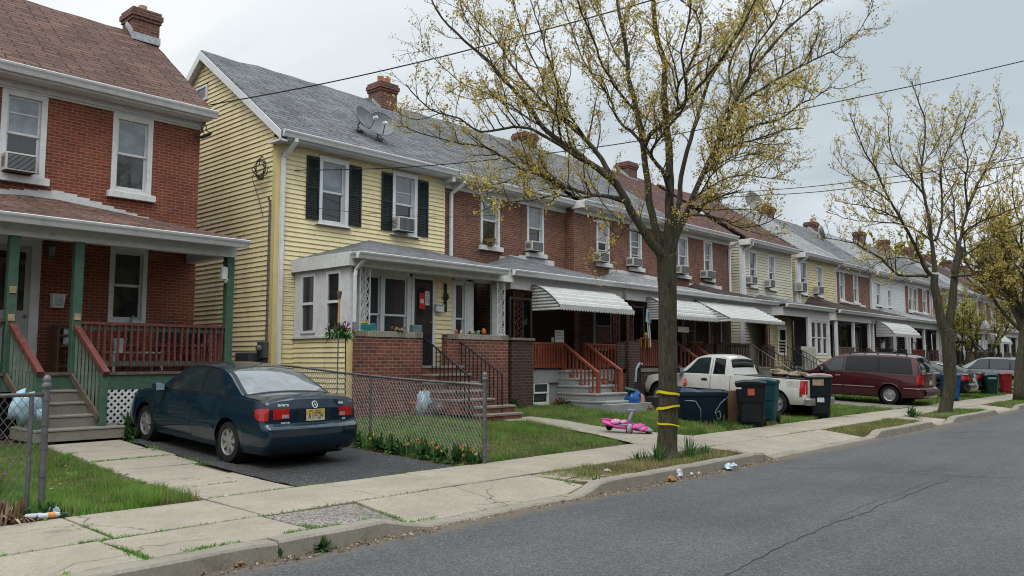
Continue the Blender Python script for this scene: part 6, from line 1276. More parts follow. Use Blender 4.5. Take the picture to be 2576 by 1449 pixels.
class Car:
    def __init__(s, L_, W_, belt, center, edge, wheels, rw, ra, rear, front, rocker=.2, k=.42, rl=.38):
        s.L = L_; s.Wf = pch(W_); s.belt = pch(belt); s.cen = pch(center); s.edge = pch(edge); s.wheels = wheels; s.rw = rw; s.ra = ra; s.rear = pch(rear); s.front = pch(front); s.rk = rocker; s.k = k; s.rl = rl
    def prof(s, zr): return 1 - .075 * (max(0, .42 - zr) / .42) ** 2 - .045 * (max(0, zr - .55) / .45) ** 1.6
    def zb(s, x):
        z = s.rk + .05 * (max(0, .5 - x) + max(0, x - s.L + .5))
        for w_ in s.wheels:
            d = abs(x - w_)
            if d < s.ra: z = max(z, s.rw + math.sqrt(s.ra ** 2 - d * d))
        return z
    def xd(s, x, z):           # end profiles bend the stations near the bumpers
        if x < s.rl: x += s.rear(z) * (1 - x / s.rl) ** 1.6
        if x > s.L - s.rl: x -= s.front(z) * (1 - (s.L - x) / s.rl) ** 1.6
        return x
    def S(s, x, z, o=0.0):     # left side of the body
        b = s.belt(x); zr = min(1, max(0, (z - s.rk) / (b - s.rk))); return (s.xd(x, z), s.Wf(x) * s.prof(zr) + o, z)
    def yb(s, x): return s.Wf(x) * s.prof(1) - .012
    def Gs(s, x, z, o=0.0):    # side of the cabin
        b = s.belt(x); h = z - b; return (s.xd(x, z), s.yb(x) - s.k * h - .10 * h * h + o, z + o * .35)
    def ye(s, x):
        h = max(0, s.edge(x) - s.belt(x)); return s.yb(x) - s.k * h - .10 * h * h
    def T(s, x, y, o=0.0):     # bonnet, glass, roof, boot
        e = s.edge(x); q = abs(y) / max(.05, s.ye(x)); z = e + (s.cen(x) - e) * (1 - min(1, q) ** 2.4); dz = (s.cen(x + .02) - s.cen(x - .02)) / .04; n_ = math.hypot(1, dz); return (s.xd(x, z) - o * dz / n_, y, z + o / n_)
    def R(s, y, z, o=0.0): w0 = s.Wf(0); return (s.rear(z) - .045 * (1 - (abs(y) / w0) ** 2.2) - o, y, z)
    def body(s, root, mt, under=True):
        st = set(np.linspace(0, s.L, 64)) | set(np.linspace(0, .4, 12)) | set(np.linspace(s.L - .4, s.L, 12))
        for w_ in s.wheels: st |= set(w_ + s.ra * np.cos(np.linspace(0, pi, 17)))
        st = sorted(x for x in st if 0 <= x <= s.L); st = [x for i, x in enumerate(st) if i == 0 or x - st[i - 1] > .004]; m = MB(); n1, n2, n3 = 26, 6, 8
        for sg in (1, -1):
            rows = []
            for x in st:
                zb, b, e = s.zb(x), s.belt(x), s.edge(x); row = []
                for i in range(n1 + 1): z = zb + (b - zb) * i / n1; p = s.S(x, z); row.append((p[0], sg * p[1], p[2]))
                for i in range(n2 + 1): z = b + max(0, e - b) * i / n2; p = s.Gs(x, z); row.append((p[0], sg * p[1], p[2] + (.003 if i == 0 else 0)))
                for i in range(1, n3 + 1): y = s.ye(x) * (1 - i / n3); p = s.T(x, y); row.append((p[0], sg * p[1], p[2]))
                rows.append(row)
            m.grid(rows, flip=sg > 0)
            for xe, fn in ((0, s.rear), (s.L, s.front)):
                rws = []
                for j in range(11):
                    f = j / 10; rw_ = []
                    for i in range(n1 + 1):
                        z = s.zb(xe) + (s.belt(xe) - s.zb(xe)) * i / n1; p = s.S(xe, z); y = p[1] * f; bow = .045 * (1 - f ** 2.2); rw_.append((p[0] + (-bow if xe == 0 else bow), sg * y, z))
                    t_ = s.T(xe, s.ye(xe) * f); rw_.append((t_[0] + (-.045 if xe == 0 else .045) * (1 - f ** 2.2), sg * t_[1], t_[2])); rws.append(rw_)
                m.grid(rws, flip=(sg > 0) == (xe == 0))
        ob = m.build('body', mt, root, smooth=True, angle=38, fix=True)
        if under:
            m = MB(); m.box(.15, s.L - .15, -s.Wf(s.L / 2) * .72, s.Wf(s.L / 2) * .72, s.rk - .03, s.belt(s.L / 2) - .15)
            for w_ in s.wheels:
                for sg in (1, -1): m.lathe([(s.ra + .02, sg * (s.Wf(w_) * .55)), (s.ra + .004, sg * (s.Wf(w_) * .955))], (w_, 0, s.rw), 'y', 24, cap=False); m.lathe([(s.ra + .02, sg * s.Wf(w_) * .56), (.01, sg * s.Wf(w_) * .56)], (w_, 0, s.rw), 'y', 24, cap=False)
            m.build('underbody', dark, root)
        return ob
    def patch(s, fn, nu=8, nv=6, mirror=False):     # fn(u, v) -> point
        m = MB(); rows = [[fn(i / nu, j / nv) for i in range(nu + 1)] for j in range(nv + 1)]; m.grid(rows)
        if mirror: m.twin = MB().grid([[(p[0], -p[1], p[2]) for p in r_] for r_ in rows], flip=True)
        return m
    def side_win(s, xl0, xr0, xl1, xr1, lo=.03, hi=.05, o=.004, rad=.0):    # bottom x range, top x range
        def fn(u, v):
            vv = v; x = (xl0 + (xl1 - xl0) * vv) * (1 - u) + (xr0 + (xr1 - xr0) * vv) * u; zl, zh = s.belt(x) + lo, s.edge(x) - hi
            return s.Gs(x, zl + max(.0, zh - zl) * v, o)
        return fn
    def side_patch(s, x0, x1, z0, z1, o=.004): return lambda u, v: s.S(x0 + (x1 - x0) * u, z0 + (z1 - z0) * v, o)
    def rear_patch(s, y0, y1, z0, z1, o=.004): return lambda u, v: s.R(y0 + (y1 - y0) * u, z0 + (z1 - z0) * v, o)
    def top_patch(s, x0, x1, ins, o=.004, cut=0): return lambda u, v: s.T(x0 + (x1 - x0) * v - cut * (2 * u - 1) ** 2, (s.ye(x0 + (x1 - x0) * v) - ins) * (2 * u - 1), o)
    def wheel(s, root, x, sg, rim_m, spokes=5, ty=.2, style='star'):
        y = sg * (s.Wf(x) - .035); r_ = s.rw; rr = r_ * .66; w_ = MB(); w_.lathe([(rr, -ty * sg), (r_ * .93, -ty * sg), (r_, -ty * .8 * sg), (r_, -.03 * sg), (r_ * .95, 0), (rr * 1.03, .003 * sg), (rr, -.015 * sg)], (x, y, r_), 'y', 28, cap=False)
        wo = w_.build('wheel', rubber, root, smooth=True, angle=40); m = MB(); m.lathe([(rr, -.02 * sg), (rr * .98, -.002 * sg), (rr * .9, -.012 * sg), (rr * .88, -.06 * sg), (rr * .3, -.05 * sg)], (x, y, r_), 'y', 28, 0, cap=False); m.lathe([(rr * .34, -.05 * sg), (rr * .3, -.01 * sg), (rr * .12, -.002 * sg), (.001, 0)], (x, y, r_), 'y', 20, 0, cap=False); m.lathe([(rr * .92, -.07 * sg), (.01, -.07 * sg)], (x, y, r_), 'y', 24, 1, cap=False)
        for k in range(spokes):
            a = 2 * pi * k / spokes + .3; c, q = math.cos(a), math.sin(a); wi, wo_ = rr * (.2 if spokes < 6 else .15), rr * (.13 if style == 'star' else .24)
            def pt(rad, t_, d): return (x + rad * c - t_ * q, y + d * sg, r_ + rad * q + t_ * c)
            A_ = [pt(rr * .2, -wi, -.012), pt(rr * .2, wi, -.012), pt(rr * .91, wo_, -.018), pt(rr * .91, -wo_, -.018)]; B_ = [pt(rr * .2, -wi * 1.2, -.055), pt(rr * .2, wi * 1.2, -.055), pt(rr * .91, wo_ * 1.25, -.06), pt(rr * .91, -wo_ * 1.25, -.06)]
            m.add(A_ + B_, [(0, 1, 2, 3), (0, 4, 5, 1), (1, 5, 6, 2), (2, 6, 7, 3), (3, 7, 4, 0)], 0)
        m.build('rim', [rim_m, dark], wo, smooth=True, angle=30); return wo
    def mirror_(s, root, x, z, mt, sg=1, sz=1.0):
        m = MB(); y = s.yb(x) * sg; m.bbox(x - .06 * sz, x + .06 * sz, *sorted((y + sg * .04, y + sg * (.2 * sz + .02))), z - .02, z + .12 * sz, .025); m.bar((x, y - sg * .03, z + .02), (x, y + sg * .06, z + .04), .05, .05)
        o = m.build('wing_mirror', mt, root, smooth=True, angle=40); MB().quad((x - .0605 * sz - .002, y + sg * .06, z), (x - .0605 * sz - .002, y + sg * .2 * sz, z), (x - .0605 * sz - .002, y + sg * .2 * sz, z + .1 * sz), (x - .0605 * sz - .002, y + sg * .06, z + .1 * sz)).build('mirror_glass', K('mirror_face', (.22, .28, .32), .1, .1), o)
def seam(car, root, xs_, z0f, name='door'): pass
glassD = glass_mat('car_glass', (.016, .026, .028), .6, .03); glassR = glass_mat('rear_glass', (.15, .165, .17), 1.0, .05); glassT = glass_mat('tinted_glass', (.005, .006, .007), .3, .04)  # rear_glass is paler: the sky reflection is put into its base colour
tail_red = mat('tail_red', (.36, .012, .012), .22, .25, 9, coat=.8, obj=True); tail_dk = mat('tail_clear', (.35, .24, .22), .25, .2, 9, coat=.8, obj=True); trim_b = mat('black_trim', (.012, .013, .014), .45, .2)
plate_y = mat('plate_yellow', (.52, .36, .05), .4, .06); plate_w = mat('plate_cream', (.50, .46, .32), .4, .1); ink = K('plate_ink', (.03, .03, .035), .5); script_m = mat('badge_metal', (.62, .64, .66), .3, .1)
GL = {'A': '0113 2131 0040 0121 3021'.split(), }
def strokes(m, text, put, w_=.5, h_=1.0, gap=.22, sw=.13, mi=0):
    # letters as strips; put(x, y) maps text coordinates to a point
    F = {'A': [(0, 0, .5, 1), (.5, 1, 1, 0), (.2, .4, .8, .4)], 'I': [(.5, 0, .5, 1)], 'F': [(0, 0, 0, 1), (0, 1, 1, 1), (0, .55, .8, .55)], 'P': [(0, 0, 0, 1), (0, 1, .9, 1), (.9, 1, .9, .5), (.9, .5, 0, .5)], 'O': [(0, 0, 0, 1), (0, 1, 1, 1), (1, 1, 1, 0), (1, 0, 0, 0)], 'H': [(0, 0, 0, 1), (1, 0, 1, 1), (0, .5, 1, .5)], 'S': [(1, 1, 0, 1), (0, 1, 0, .5), (0, .5, 1, .5), (1, .5, 1, 0), (1, 0, 0, 0)], 'Y': [(0, 1, .5, .5), (1, 1, .5, .5), (.5, .5, .5, 0)], 'E': [(0, 0, 0, 1), (0, 1, 1, 1), (0, .5, .8, .5), (0, 0, 1, 0)], 'T': [(0, 1, 1, 1), (.5, 1, .5, 0)], 'N': [(0, 0, 0, 1), (0, 1, 1, 0), (1, 0, 1, 1)], 'R': [(0, 0, 0, 1), (0, 1, .9, 1), (.9, 1, .9, .5), (.9, .5, 0, .5), (.4, .5, 1, 0)], 'D': [(0, 0, 0, 1), (0, 1, .8, .9), (.8, .9, .8, .1), (.8, .1, 0, 0)], '5': [(1, 1, 0, 1), (0, 1, 0, .55), (0, .55, 1, .5), (1, .5, 1, 0), (1, 0, 0, 0)], '3': [(0, 1, 1, 1), (1, 1, 1, 0), (0, 0, 1, 0), (.2, .5, 1, .5)], 'C': [(1, 1, 0, 1), (0, 1, 0, 0), (0, 0, 1, 0)], 'U': [(0, 1, 0, 0), (0, 0, 1, 0), (1, 0, 1, 1)], 'L': [(0, 1, 0, 0), (0, 0, 1, 0)], 'J': [(1, 1, 1, 0), (1, 0, 0, .1)], 'W': [(0, 1, .25, 0), (.25, 0, .5, .7), (.5, .7, .75, 0), (.75, 0, 1, 1)], '1': [(.5, 0, .5, 1), (.2, .8, .5, 1)], 'M': [(0, 0, 0, 1), (0, 1, .5, .4), (.5, .4, 1, 1), (1, 1, 1, 0)]}
    x = 0
    for ch in text:
        for a, b, c, d in F.get(ch, []):
            dx, dy = (c - a) * w_, (d - b) * h_; ln = math.hypot(dx, dy); nx, ny = -dy / ln * sw / 2, dx / ln * sw / 2; ex, ey = dx / ln * sw / 2, dy / ln * sw / 2
            p0, p1 = (x + a * w_ - ex, b * h_ - ey), (x + c * w_ + ex, d * h_ + ey); m.quad(put(p0[0] + nx, p0[1] + ny), put(p0[0] - nx, p0[1] - ny), put(p1[0] - nx, p1[1] - ny), put(p1[0] + nx, p1[1] + ny), mi)
        x += w_ + gap
    return m
def place(root, x, y, z, yaw, pitch=0): root.location = (x, y, z); root.rotation_euler = (0, -pitch, yaw)
# ---- dark teal-blue coupe in the driveway
t = thing('coupe', 'dark blue two-door coupe parked nose-in on the narrow driveway', 'car', (0, 0, 0)); paint = carpaint('deep_blue_paint', (.002, .020, .040), .4, .34, .015)
c = Car(4.44, [(0, .755), (.04, .805), (.12, .832), (.4, .847), (1.2, .852), (3.3, .85), (4.0, .825), (4.25, .76), (4.38, .68), (4.44, .6)],
        [(0, .905), (.3, .925), (.9, .93), (1.6, .905), (3.0, .865), (3.35, .84), (4.0, .73), (4.44, .60)], [(0, .945), (.2, .985), (.45, 1.0), (.66, 1.005), (.9, 1.13), (1.3, 1.305), (1.6, 1.36), (1.95, 1.378), (2.25, 1.365), (2.5, 1.325), (2.9, 1.13), (3.28, .945), (3.7, .885), (4.1, .80), (4.44, .64)],
        [(0, .918), (.3, .945), (.66, .965), (.9, 1.06), (1.3, 1.235), (1.6, 1.295), (1.95, 1.312), (2.25, 1.30), (2.5, 1.265), (2.9, 1.075), (3.2, .90), (3.7, .84), (4.1, .76), (4.44, .61)],
        (.97, 3.56), .292, .345, [(.15, .14), (.24, .05), (.34, -.03), (.5, -.05), (.575, -.05), (.60, .015), (.64, .035), (.80, .05), (.92, .09), (1.0, .12)], [(.2, .05), (.4, -.02), (.55, .0), (.7, .1)], .19)
c.body(t, paint)
TWIN = {}
def W_(nm, m_, mt, par=None, **k):
    o = m_.build(nm, mt, par or t, smooth=True, **k)
    if hasattr(m_, 'twin'): TWIN[o.name] = m_.twin.build(nm, mt, TWIN.get(par.name, par) if par else t, smooth=True, **k)
    return o
for nm, args in (('side_window', (1.86, 3.02, 1.90, 2.46)), ('side_window', (1.12, 1.80, 1.50, 1.84))):
    rub = c.patch(c.side_win(args[0] - .035, args[1] + .06, args[2] - .03, args[3] + .05, .008, .022, .003), 10, 6, True); o = W_(nm, rub, trim_b); W_('pane', c.patch(c.side_win(*args, .03, .048, .0075), 10, 6, True), glassD, o)
o = W_('rear_window', c.patch(c.top_patch(.67, 1.42, .025, .003, .03), 14, 10), trim_b); W_('pane', c.patch(c.top_patch(.71, 1.36, .075, .0065, .03), 14, 10), glassR, o)
W_('windscreen', c.patch(c.top_patch(2.5, 3.22, .05, .004, -.03), 14, 10), glassD)
m = c.patch(c.side_patch(1.35, 2.0, .445, .495, .016), 10, 2, True); m2 = c.patch(c.side_patch(2.03, 3.2, .445, .495, .016), 10, 2, True); W_('side_moulding', m, K('blue_trim', (.010, .026, .036), .4, .15)); W_('side_moulding', m2, K('blue_trim'))
m = MB()
for x in (2.0, 3.22): 
    rws = [[c.S(x + q, .24 + (c.belt(x) - .26) * i / 8, .0025) for i in range(9)] for q in (-.004, .004)]; m.grid(rws); m.grid([[(p[0], -p[1], p[2]) for p in r_] for r_ in rws], flip=True)
rws = [[c.S(2.0 + 1.22 * i / 10, .27 + q, .0025) for i in range(11)] for q in (-.004, .004)]; m.grid(rws)
rws = [[c.S(.0 + .62 * i / 10, .60 + q + .0, .0025) for i in range(11)] for q in (-.004, .004)]; m.grid(rws)
rws = [[c.S(.34 - .06 * i / 6, .62 + .29 * i / 6, .003) for i in range(7)], [c.S(.348 - .06 * i / 6, .62 + .29 * i / 6, .003) for i in range(7)]]; m.grid(rws)
m.build('panel_gap', dark, t)
m = c.patch(c.side_patch(2.12, 2.30, .735, .775, .018), 4, 2, True); W_('door_handle', m, trim_b)
fl = MB(); pts = [c.S(1.07 + .095 * math.cos(a) * (1 if abs(math.cos(a)) < .7 else .85), .74 + .1 * math.sin(a), .003) for a in np.linspace(0, 2 * pi, 21)]; fl.tube(pts, .004, 4); fl.build('fuel_flap', dark, t)
# lamps: inner pair on the boot lid and outer pair wrapping the corners
for sg in (1, -1):
    q = MB(); a = c.patch(c.rear_patch(sg * .44, sg * .665, .695, .835, .008), 6, 5); q = W_('tail_light', a, tail_red)
    b = c.patch(lambda u, v: (lambda p: (p[0], sg * p[1], p[2]))(c.S(.005 + (.30 - .07 * (2 * v - 1) ** 2 - .06 * (1 - v)) * u, .672 + .17 * v - .02 * u * v, .008)), 10, 6); W_('lens', b, tail_red, q)
    W_('lens', c.patch(c.rear_patch(sg * .45, sg * .56, .705, .755, .0105), 4, 3), tail_dk, q)
    W_('lens', c.patch(c.rear_patch(sg * .672, sg * .70, .69, .838, .009), 2, 4), tail_red, q)
W_('plate_recess', c.patch(c.rear_patch(-.30, .30, .64, .83, .002), 8, 5), K('blue_recess', (.004, .012, .02), .5))
plt = W_('licence_plate', c.patch(c.rear_patch(-.165, .165, .655, .815, .014), 4, 3), plate_w); W_('band', c.patch(c.rear_patch(-.16, .16, .745, .81, .0155), 4, 3), plate_y, plt)
m = MB(); strokes(m, 'AIFOH', lambda x, y: c.R(.125 - x * .052, .687 + y * .075, .018), .72, 1.0, .32, .16); strokes(m, 'NEW JERSEY', lambda x, y: c.R(.11 - x * .022, .785 + y * .014, .018), .72, 1, .3, .2); m.build('lettering', ink, plt)
m = MB(); strokes(m, 'SYNETS', lambda x, y: c.R(.61 - x * .028, .868 + y * .024, .005), .75, 1, .3, .24); strokes(m, '53D', lambda x, y: c.R(-.45 - x * .03, .872 + y * .022, .005), .75, 1, .3, .24); strokes(m, 'CUSTOM', lambda x, y: c.R(.57 - x * .022, .635 + y * .016, .005), .75, 1, .3, .24); strokes(m, 'ES', lambda x, y: c.R(-.51 - x * .03, .648 + y * .022, .009), .75, 1, .3, .24); m.build('badge_lettering', script_m, t)
m = MB(); m.tube([c.R(.045 * math.cos(a), .875 + .045 * math.sin(a), .008) for a in np.linspace(0, 2 * pi, 17)], .008, 5); m.tube([c.R(-.02, .85, .008), c.R(.0, .895, .008), c.R(.022, .86, .008)], .007, 4); m.build('emblem', script_m, t)
m = MB(); m.tube([(.12, -.5, .22), (-.02, -.5, .215)], .03, 10); m.build('exhaust', K('rust_pipe', (.05, .04, .035), .6), t)
for x in c.wheels:
    for sg in (1, -1): c.wheel(t, x, sg, alloy, 7)
c.mirror_(t, 2.95, .88, paint); c.mirror_(t, 2.95, .88, paint, -1)
m = MB(); m.blob((2.15, .33, 1.02), (.07, .13, .12), 10, .05, 1); m.blob((2.15, -.33, 1.02), (.07, .13, .12), 10, .05, 1); m.build('headrest', K('seat_grey', (.12, .12, .12), .8), t)
place(t, 6.73, 9.98, .165, pi / 2 + .02, math.radians(3.1)); t.scale = (1, .945, 1)
# ---- white extended-cab pickup
t = thing('pickup_truck', 'rusty white extended-cab pickup parked on the lawn behind the bins', 'pickup truck', (0, 0, 0)); wp = carpaint('dirty_white_paint', (.58, .57, .53), .0, .45, .38)
c = Car(5.12, [(0, .80), (.04, .84), (.2, .86), (3.6, .86), (4.6, .85), (4.95, .79), (5.12, .70)], [(0, 1.0), (2.1, 1.02), (2.3, 1.0), (3.8, .975), (4.1, .95), (4.9, .85), (5.12, .74)],
        [(0, 1.005), (2.08, 1.02), (2.14, 1.06), (2.22, 1.42), (2.32, 1.55), (2.7, 1.60), (3.1, 1.585), (3.28, 1.54), (3.6, 1.26), (3.92, 1.03), (4.2, .99), (4.9, .91), (5.12, .79)], [(0, 1.0), (2.08, 1.02), (2.14, 1.04), (2.22, 1.39), (2.32, 1.50), (2.7, 1.545), (3.1, 1.53), (3.28, 1.48), (3.6, 1.20), (3.88, .985), (4.2, .955), (4.9, .865), (5.12, .75)],
        (.82, 4.45), .335, .40, [(.2, .02), (.5, 0), (1.1, 0)], [(.2, .0), (.5, -.02), (.8, .05), (1, .1)], .32, .30, .3)
c.body(t, wp)
o = W_('side_window', c.patch(c.side_win(2.84, 3.86, 2.86, 3.28, .03, .05, .003), 10, 6, True), trim_b); W_('pane', c.patch(c.side_win(2.88, 3.80, 2.9, 3.24, .05, .07, .007), 10, 6, True), glassD, o)
o = W_('side_window', c.patch(c.side_win(2.34, 2.72, 2.38, 2.72, .03, .06, .003), 10, 6, True), trim_b); W_('pane', c.patch(c.side_win(2.375, 2.69, 2.41, 2.69, .055, .08, .007), 10, 6, True), glassT, o)
o = W_('rear_window', c.patch(c.top_patch(2.125, 2.25, .05, .006), 12, 10), trim_b); W_('pane', c.patch(c.top_patch(2.14, 2.235, .09, .010), 12, 10), glassT, o)
W_('windscreen', c.patch(c.top_patch(3.32, 3.9, .05, .004), 14, 10), glassD)
m = c.patch(lambda u, v: (.1 + 1.95 * u, (c.yb(1) - .06) * (2 * v - 1), 1.035), 6, 4); m.build('bed_liner', trim_b, t)
m = c.patch(lambda u, v: (.05 + 2.02 * u, c.yb(1) - .07 * v - .005, 1.02 + .02 * math.sin(v * pi) + .012), 10, 3, True); W_('bed_rail', m, trim_b)
m = MB(); m.blob((1.0, .2, 1.12), (.3, .4, .12), 8, .3, 5); m.blob((.55, -.1, 1.1), (.25, .5, .1), 8, .3, 6); m.build('load', K('load_brown', (.2, .16, .11), .9, .5, 9), t)
m = MB()
for x in (2.78, 3.93, 2.16):
    rws = [[c.S(x + q, .36 + (c.belt(x) - .38) * i / 8, .003) for i in range(9)] for q in (-.006, .006)]; m.grid(rws)
rws = [[c.Gs(2.78 + q, c.belt(2.78) + .52 * i / 6, .003) for i in range(7)] for q in (-.006, .006)]; m.grid(rws); m.build('panel_gap', dark, t)
W_('side_moulding', c.patch(c.side_patch(1.3, 4.0, .53, .60, .012), 20, 2, True), trim_b); W_('door_handle', c.patch(c.side_patch(2.88, 3.06, .83, .89, .012), 4, 2), trim_b)
W_('rocker_stain', c.patch(c.side_patch(.06, .14, .55, .80, .004), 3, 6), K('rust_streak', (.18, .075, .025), .8, .3, 20)); W_('filler_patch', c.patch(c.side_patch(.10, .5, .80, .95, .0035), 4, 4), K('filler_grey', (.42, .40, .35), .8, .3, 12))
for sg in (1, -1):
    q = W_('tail_light', c.patch(lambda u, v: (lambda p: (p[0], sg * p[1], p[2]))(c.S(.0 + .13 * u, .62 + .36 * v, .008)), 4, 4), tail_red); W_('lens', c.patch(c.rear_patch(sg * .70, sg * .79, .62, .98, .008), 4, 4), tail_red, q)
m = MB(); m.bbox(-.16, .03, -.84, .84, .34, .52, .03); m.build('rear_bumper', K('dull_chrome', (.30, .30, .29), .4, .2, 6, metal=.6, dirt=(.15, .1, .06), dirt_amt=.5), t)
m = MB(); m.bbox(5.02, 5.22, -.80, .86, .30, .58, .05); m.build('front_bumper', plastic_black, t); W_('tailgate_seam', c.patch(c.rear_patch(-.72, .72, .56, .57, .003), 6, 1), dark)
W_('third_brake_light', c.patch(lambda u, v: (2.29 + .03 * v, -.12 + .24 * u, 1.565 + .025 * v), 3, 2), tail_red); m = c.patch(c.side_patch(5.0, 5.11, .66, .82, .008), 4, 4); W_('marker_lamp', m, K('amber', (.35, .10, .03), .3))
for x in c.wheels:
    for sg in (1, -1): c.wheel(t, x, sg, alloy, 5, .24)
c.mirror_(t, 3.72, 1.02, plastic_black, 1, 1.3); c.mirror_(t, 3.72, 1.02, plastic_black, -1, 1.3)
place(t, 22.12, 8.98, .15, pi / 2, math.radians(2.5))
# ---- maroon minivan
t = thing('minivan', 'maroon minivan with alloy wheels parked on the side driveway', 'minivan', (0, 0, 0)); mp_ = carpaint('maroon_paint', (.066, .0065, .011), .3, .3, .05)
c = Car(4.72, [(0, .80), (.05, .87), (.2, .915), (.8, .93), (3.6, .93), (4.2, .90), (4.55, .80), (4.72, .66)], [(0, 1.0), (.5, 1.01), (2.4, 1.04), (3.4, 1.02), (3.8, .99), (4.3, .90), (4.72, .74)],
        [(0, 1.06), (.03, 1.12), (.12, 1.42), (.24, 1.63), (.5, 1.70), (1.2, 1.735), (2.0, 1.735), (2.6, 1.70), (2.95, 1.62), (3.4, 1.33), (3.75, 1.10), (4.1, 1.04), (4.5, .94), (4.72, .80)], [(0, 1.03), (.03, 1.08), (.12, 1.37), (.24, 1.57), (.5, 1.635), (1.2, 1.665), (2.0, 1.665), (2.6, 1.63), (2.95, 1.55), (3.4, 1.27), (3.75, 1.03), (4.1, .98), (4.5, .88), (4.72, .76)],
        (1.02, 4.0), .315, .375, [(.2, .08), (.28, -.04), (.4, -.08), (.56, -.08), (.60, .0), (.8, .01), (1.1, .02)], [(.2, .0), (.5, -.02), (.9, .1)], .24, .30, .3)
c.body(t, mp_)
for a, g_ in (((2.62, 3.42, 2.62, 2.98), glassD), ((1.42, 2.50, 1.42, 2.50), glassT), ((.30, 1.38, .42, 1.38), glassT)):
    o = W_('side_window', c.patch(c.side_win(a[0] - .03, a[1] + .05, a[2] - .03, a[3] + .04, .02, .06, .003), 12, 6, True), trim_b); W_('pane', c.patch(c.side_win(*a, .045, .085, .007), 12, 6, True), g_, o)
o = W_('rear_window', c.patch(c.top_patch(.02, .22, .07, .006), 12, 10), trim_b); W_('pane', c.patch(c.top_patch(.03, .205, .11, .011), 12, 10), glassT, o); W_('windscreen', c.patch(c.top_patch(3.0, 3.72, .05, .004), 14, 10), glassD)
m = MB()
for x in (2.56, 1.40, 3.55):
    rws = [[c.S(x + q, .28 + (c.belt(x) - .29) * i / 8, .003) for i in range(9)] for q in (-.005, .005)]; m.grid(rws)
m.build('panel_gap', dark, t)
for a, b in ((1.5, 2.54), (2.58, 3.5), (.08, .55)): W_('side_moulding', c.patch(c.side_patch(a, b, .555, .58, .014), 8, 2), K('bright_strip', (.5, .42, .42), .3, .1, metal=.4))
for x in (2.68, 2.3): W_('door_handle', c.patch(c.side_patch(x, x + .17, .895, .93, .02), 4, 2), chrome if x > 2.5 else mp_)
m = MB(); m.tube([c.S(1.02 + .395 * math.cos(a), .315 + .395 * math.sin(a), .012) for a in np.linspace(.05, pi - .05, 20)], .022, 6); W_('arch_lip', m, mp_)
for sg in (1, -1):
    q = W_('tail_light', c.patch(lambda u, v: (lambda p: (p[0], sg * p[1], p[2]))(c.S(.0 + .15 * u, .70 + .30 * v, .008)), 4, 5), tail_red); W_('lens', c.patch(c.rear_patch(sg * .70, sg * .79, .70, 1.0, .008), 4, 4), tail_red, q); W_('lens', c.patch(c.rear_patch(sg * .70, sg * .79, .76, .81, .0105), 4, 2), tail_dk, q)
W_('bumper_step', c.patch(lambda u, v: c.R(-.80 + 1.6 * u, .33 + .22 * v, .012 + .05 * math.sin(pi * v)), 10, 5), K('dark_bumper', (.055, .03, .032), .5, .2))
plt = W_('licence_plate', c.patch(c.rear_patch(-.16, .16, .70, .85, .012), 4, 3), plate_w); W_('band', c.patch(c.rear_patch(-.155, .155, .79, .845, .014), 4, 2), plate_y, plt)
m = MB()
for sg in (1, -1): m.tube([(x, sg * (c.ye(x) - .06), c.edge(x) + .07) for x in np.linspace(.5, 2.5, 9)], .016, 6); [m.bar((x, sg * (c.ye(x) - .06), c.edge(x) - .01), (x, sg * (c.ye(x) - .06), c.edge(x) + .07), .04, .03) for x in (.55, 1.5, 2.45)]
for x in (.9, 2.0): m.bar((x, -c.ye(x) + .06, c.edge(x) + .085), (x, c.ye(x) - .06, c.edge(x) + .085), .04, .02)
m.build('roof_rack', trim_b, t); 
for x in c.wheels:
    for sg in (1, -1): c.wheel(t, x, sg, K('bright_alloy', (.5, .5, .5), .3, .1, metal=.7), 5, .22)
c.mirror_(t, 3.36, 1.07, plastic_black, 1, 1.2); place(t, 30.33, 8.42, .155, pi / 2, math.radians(2.2))
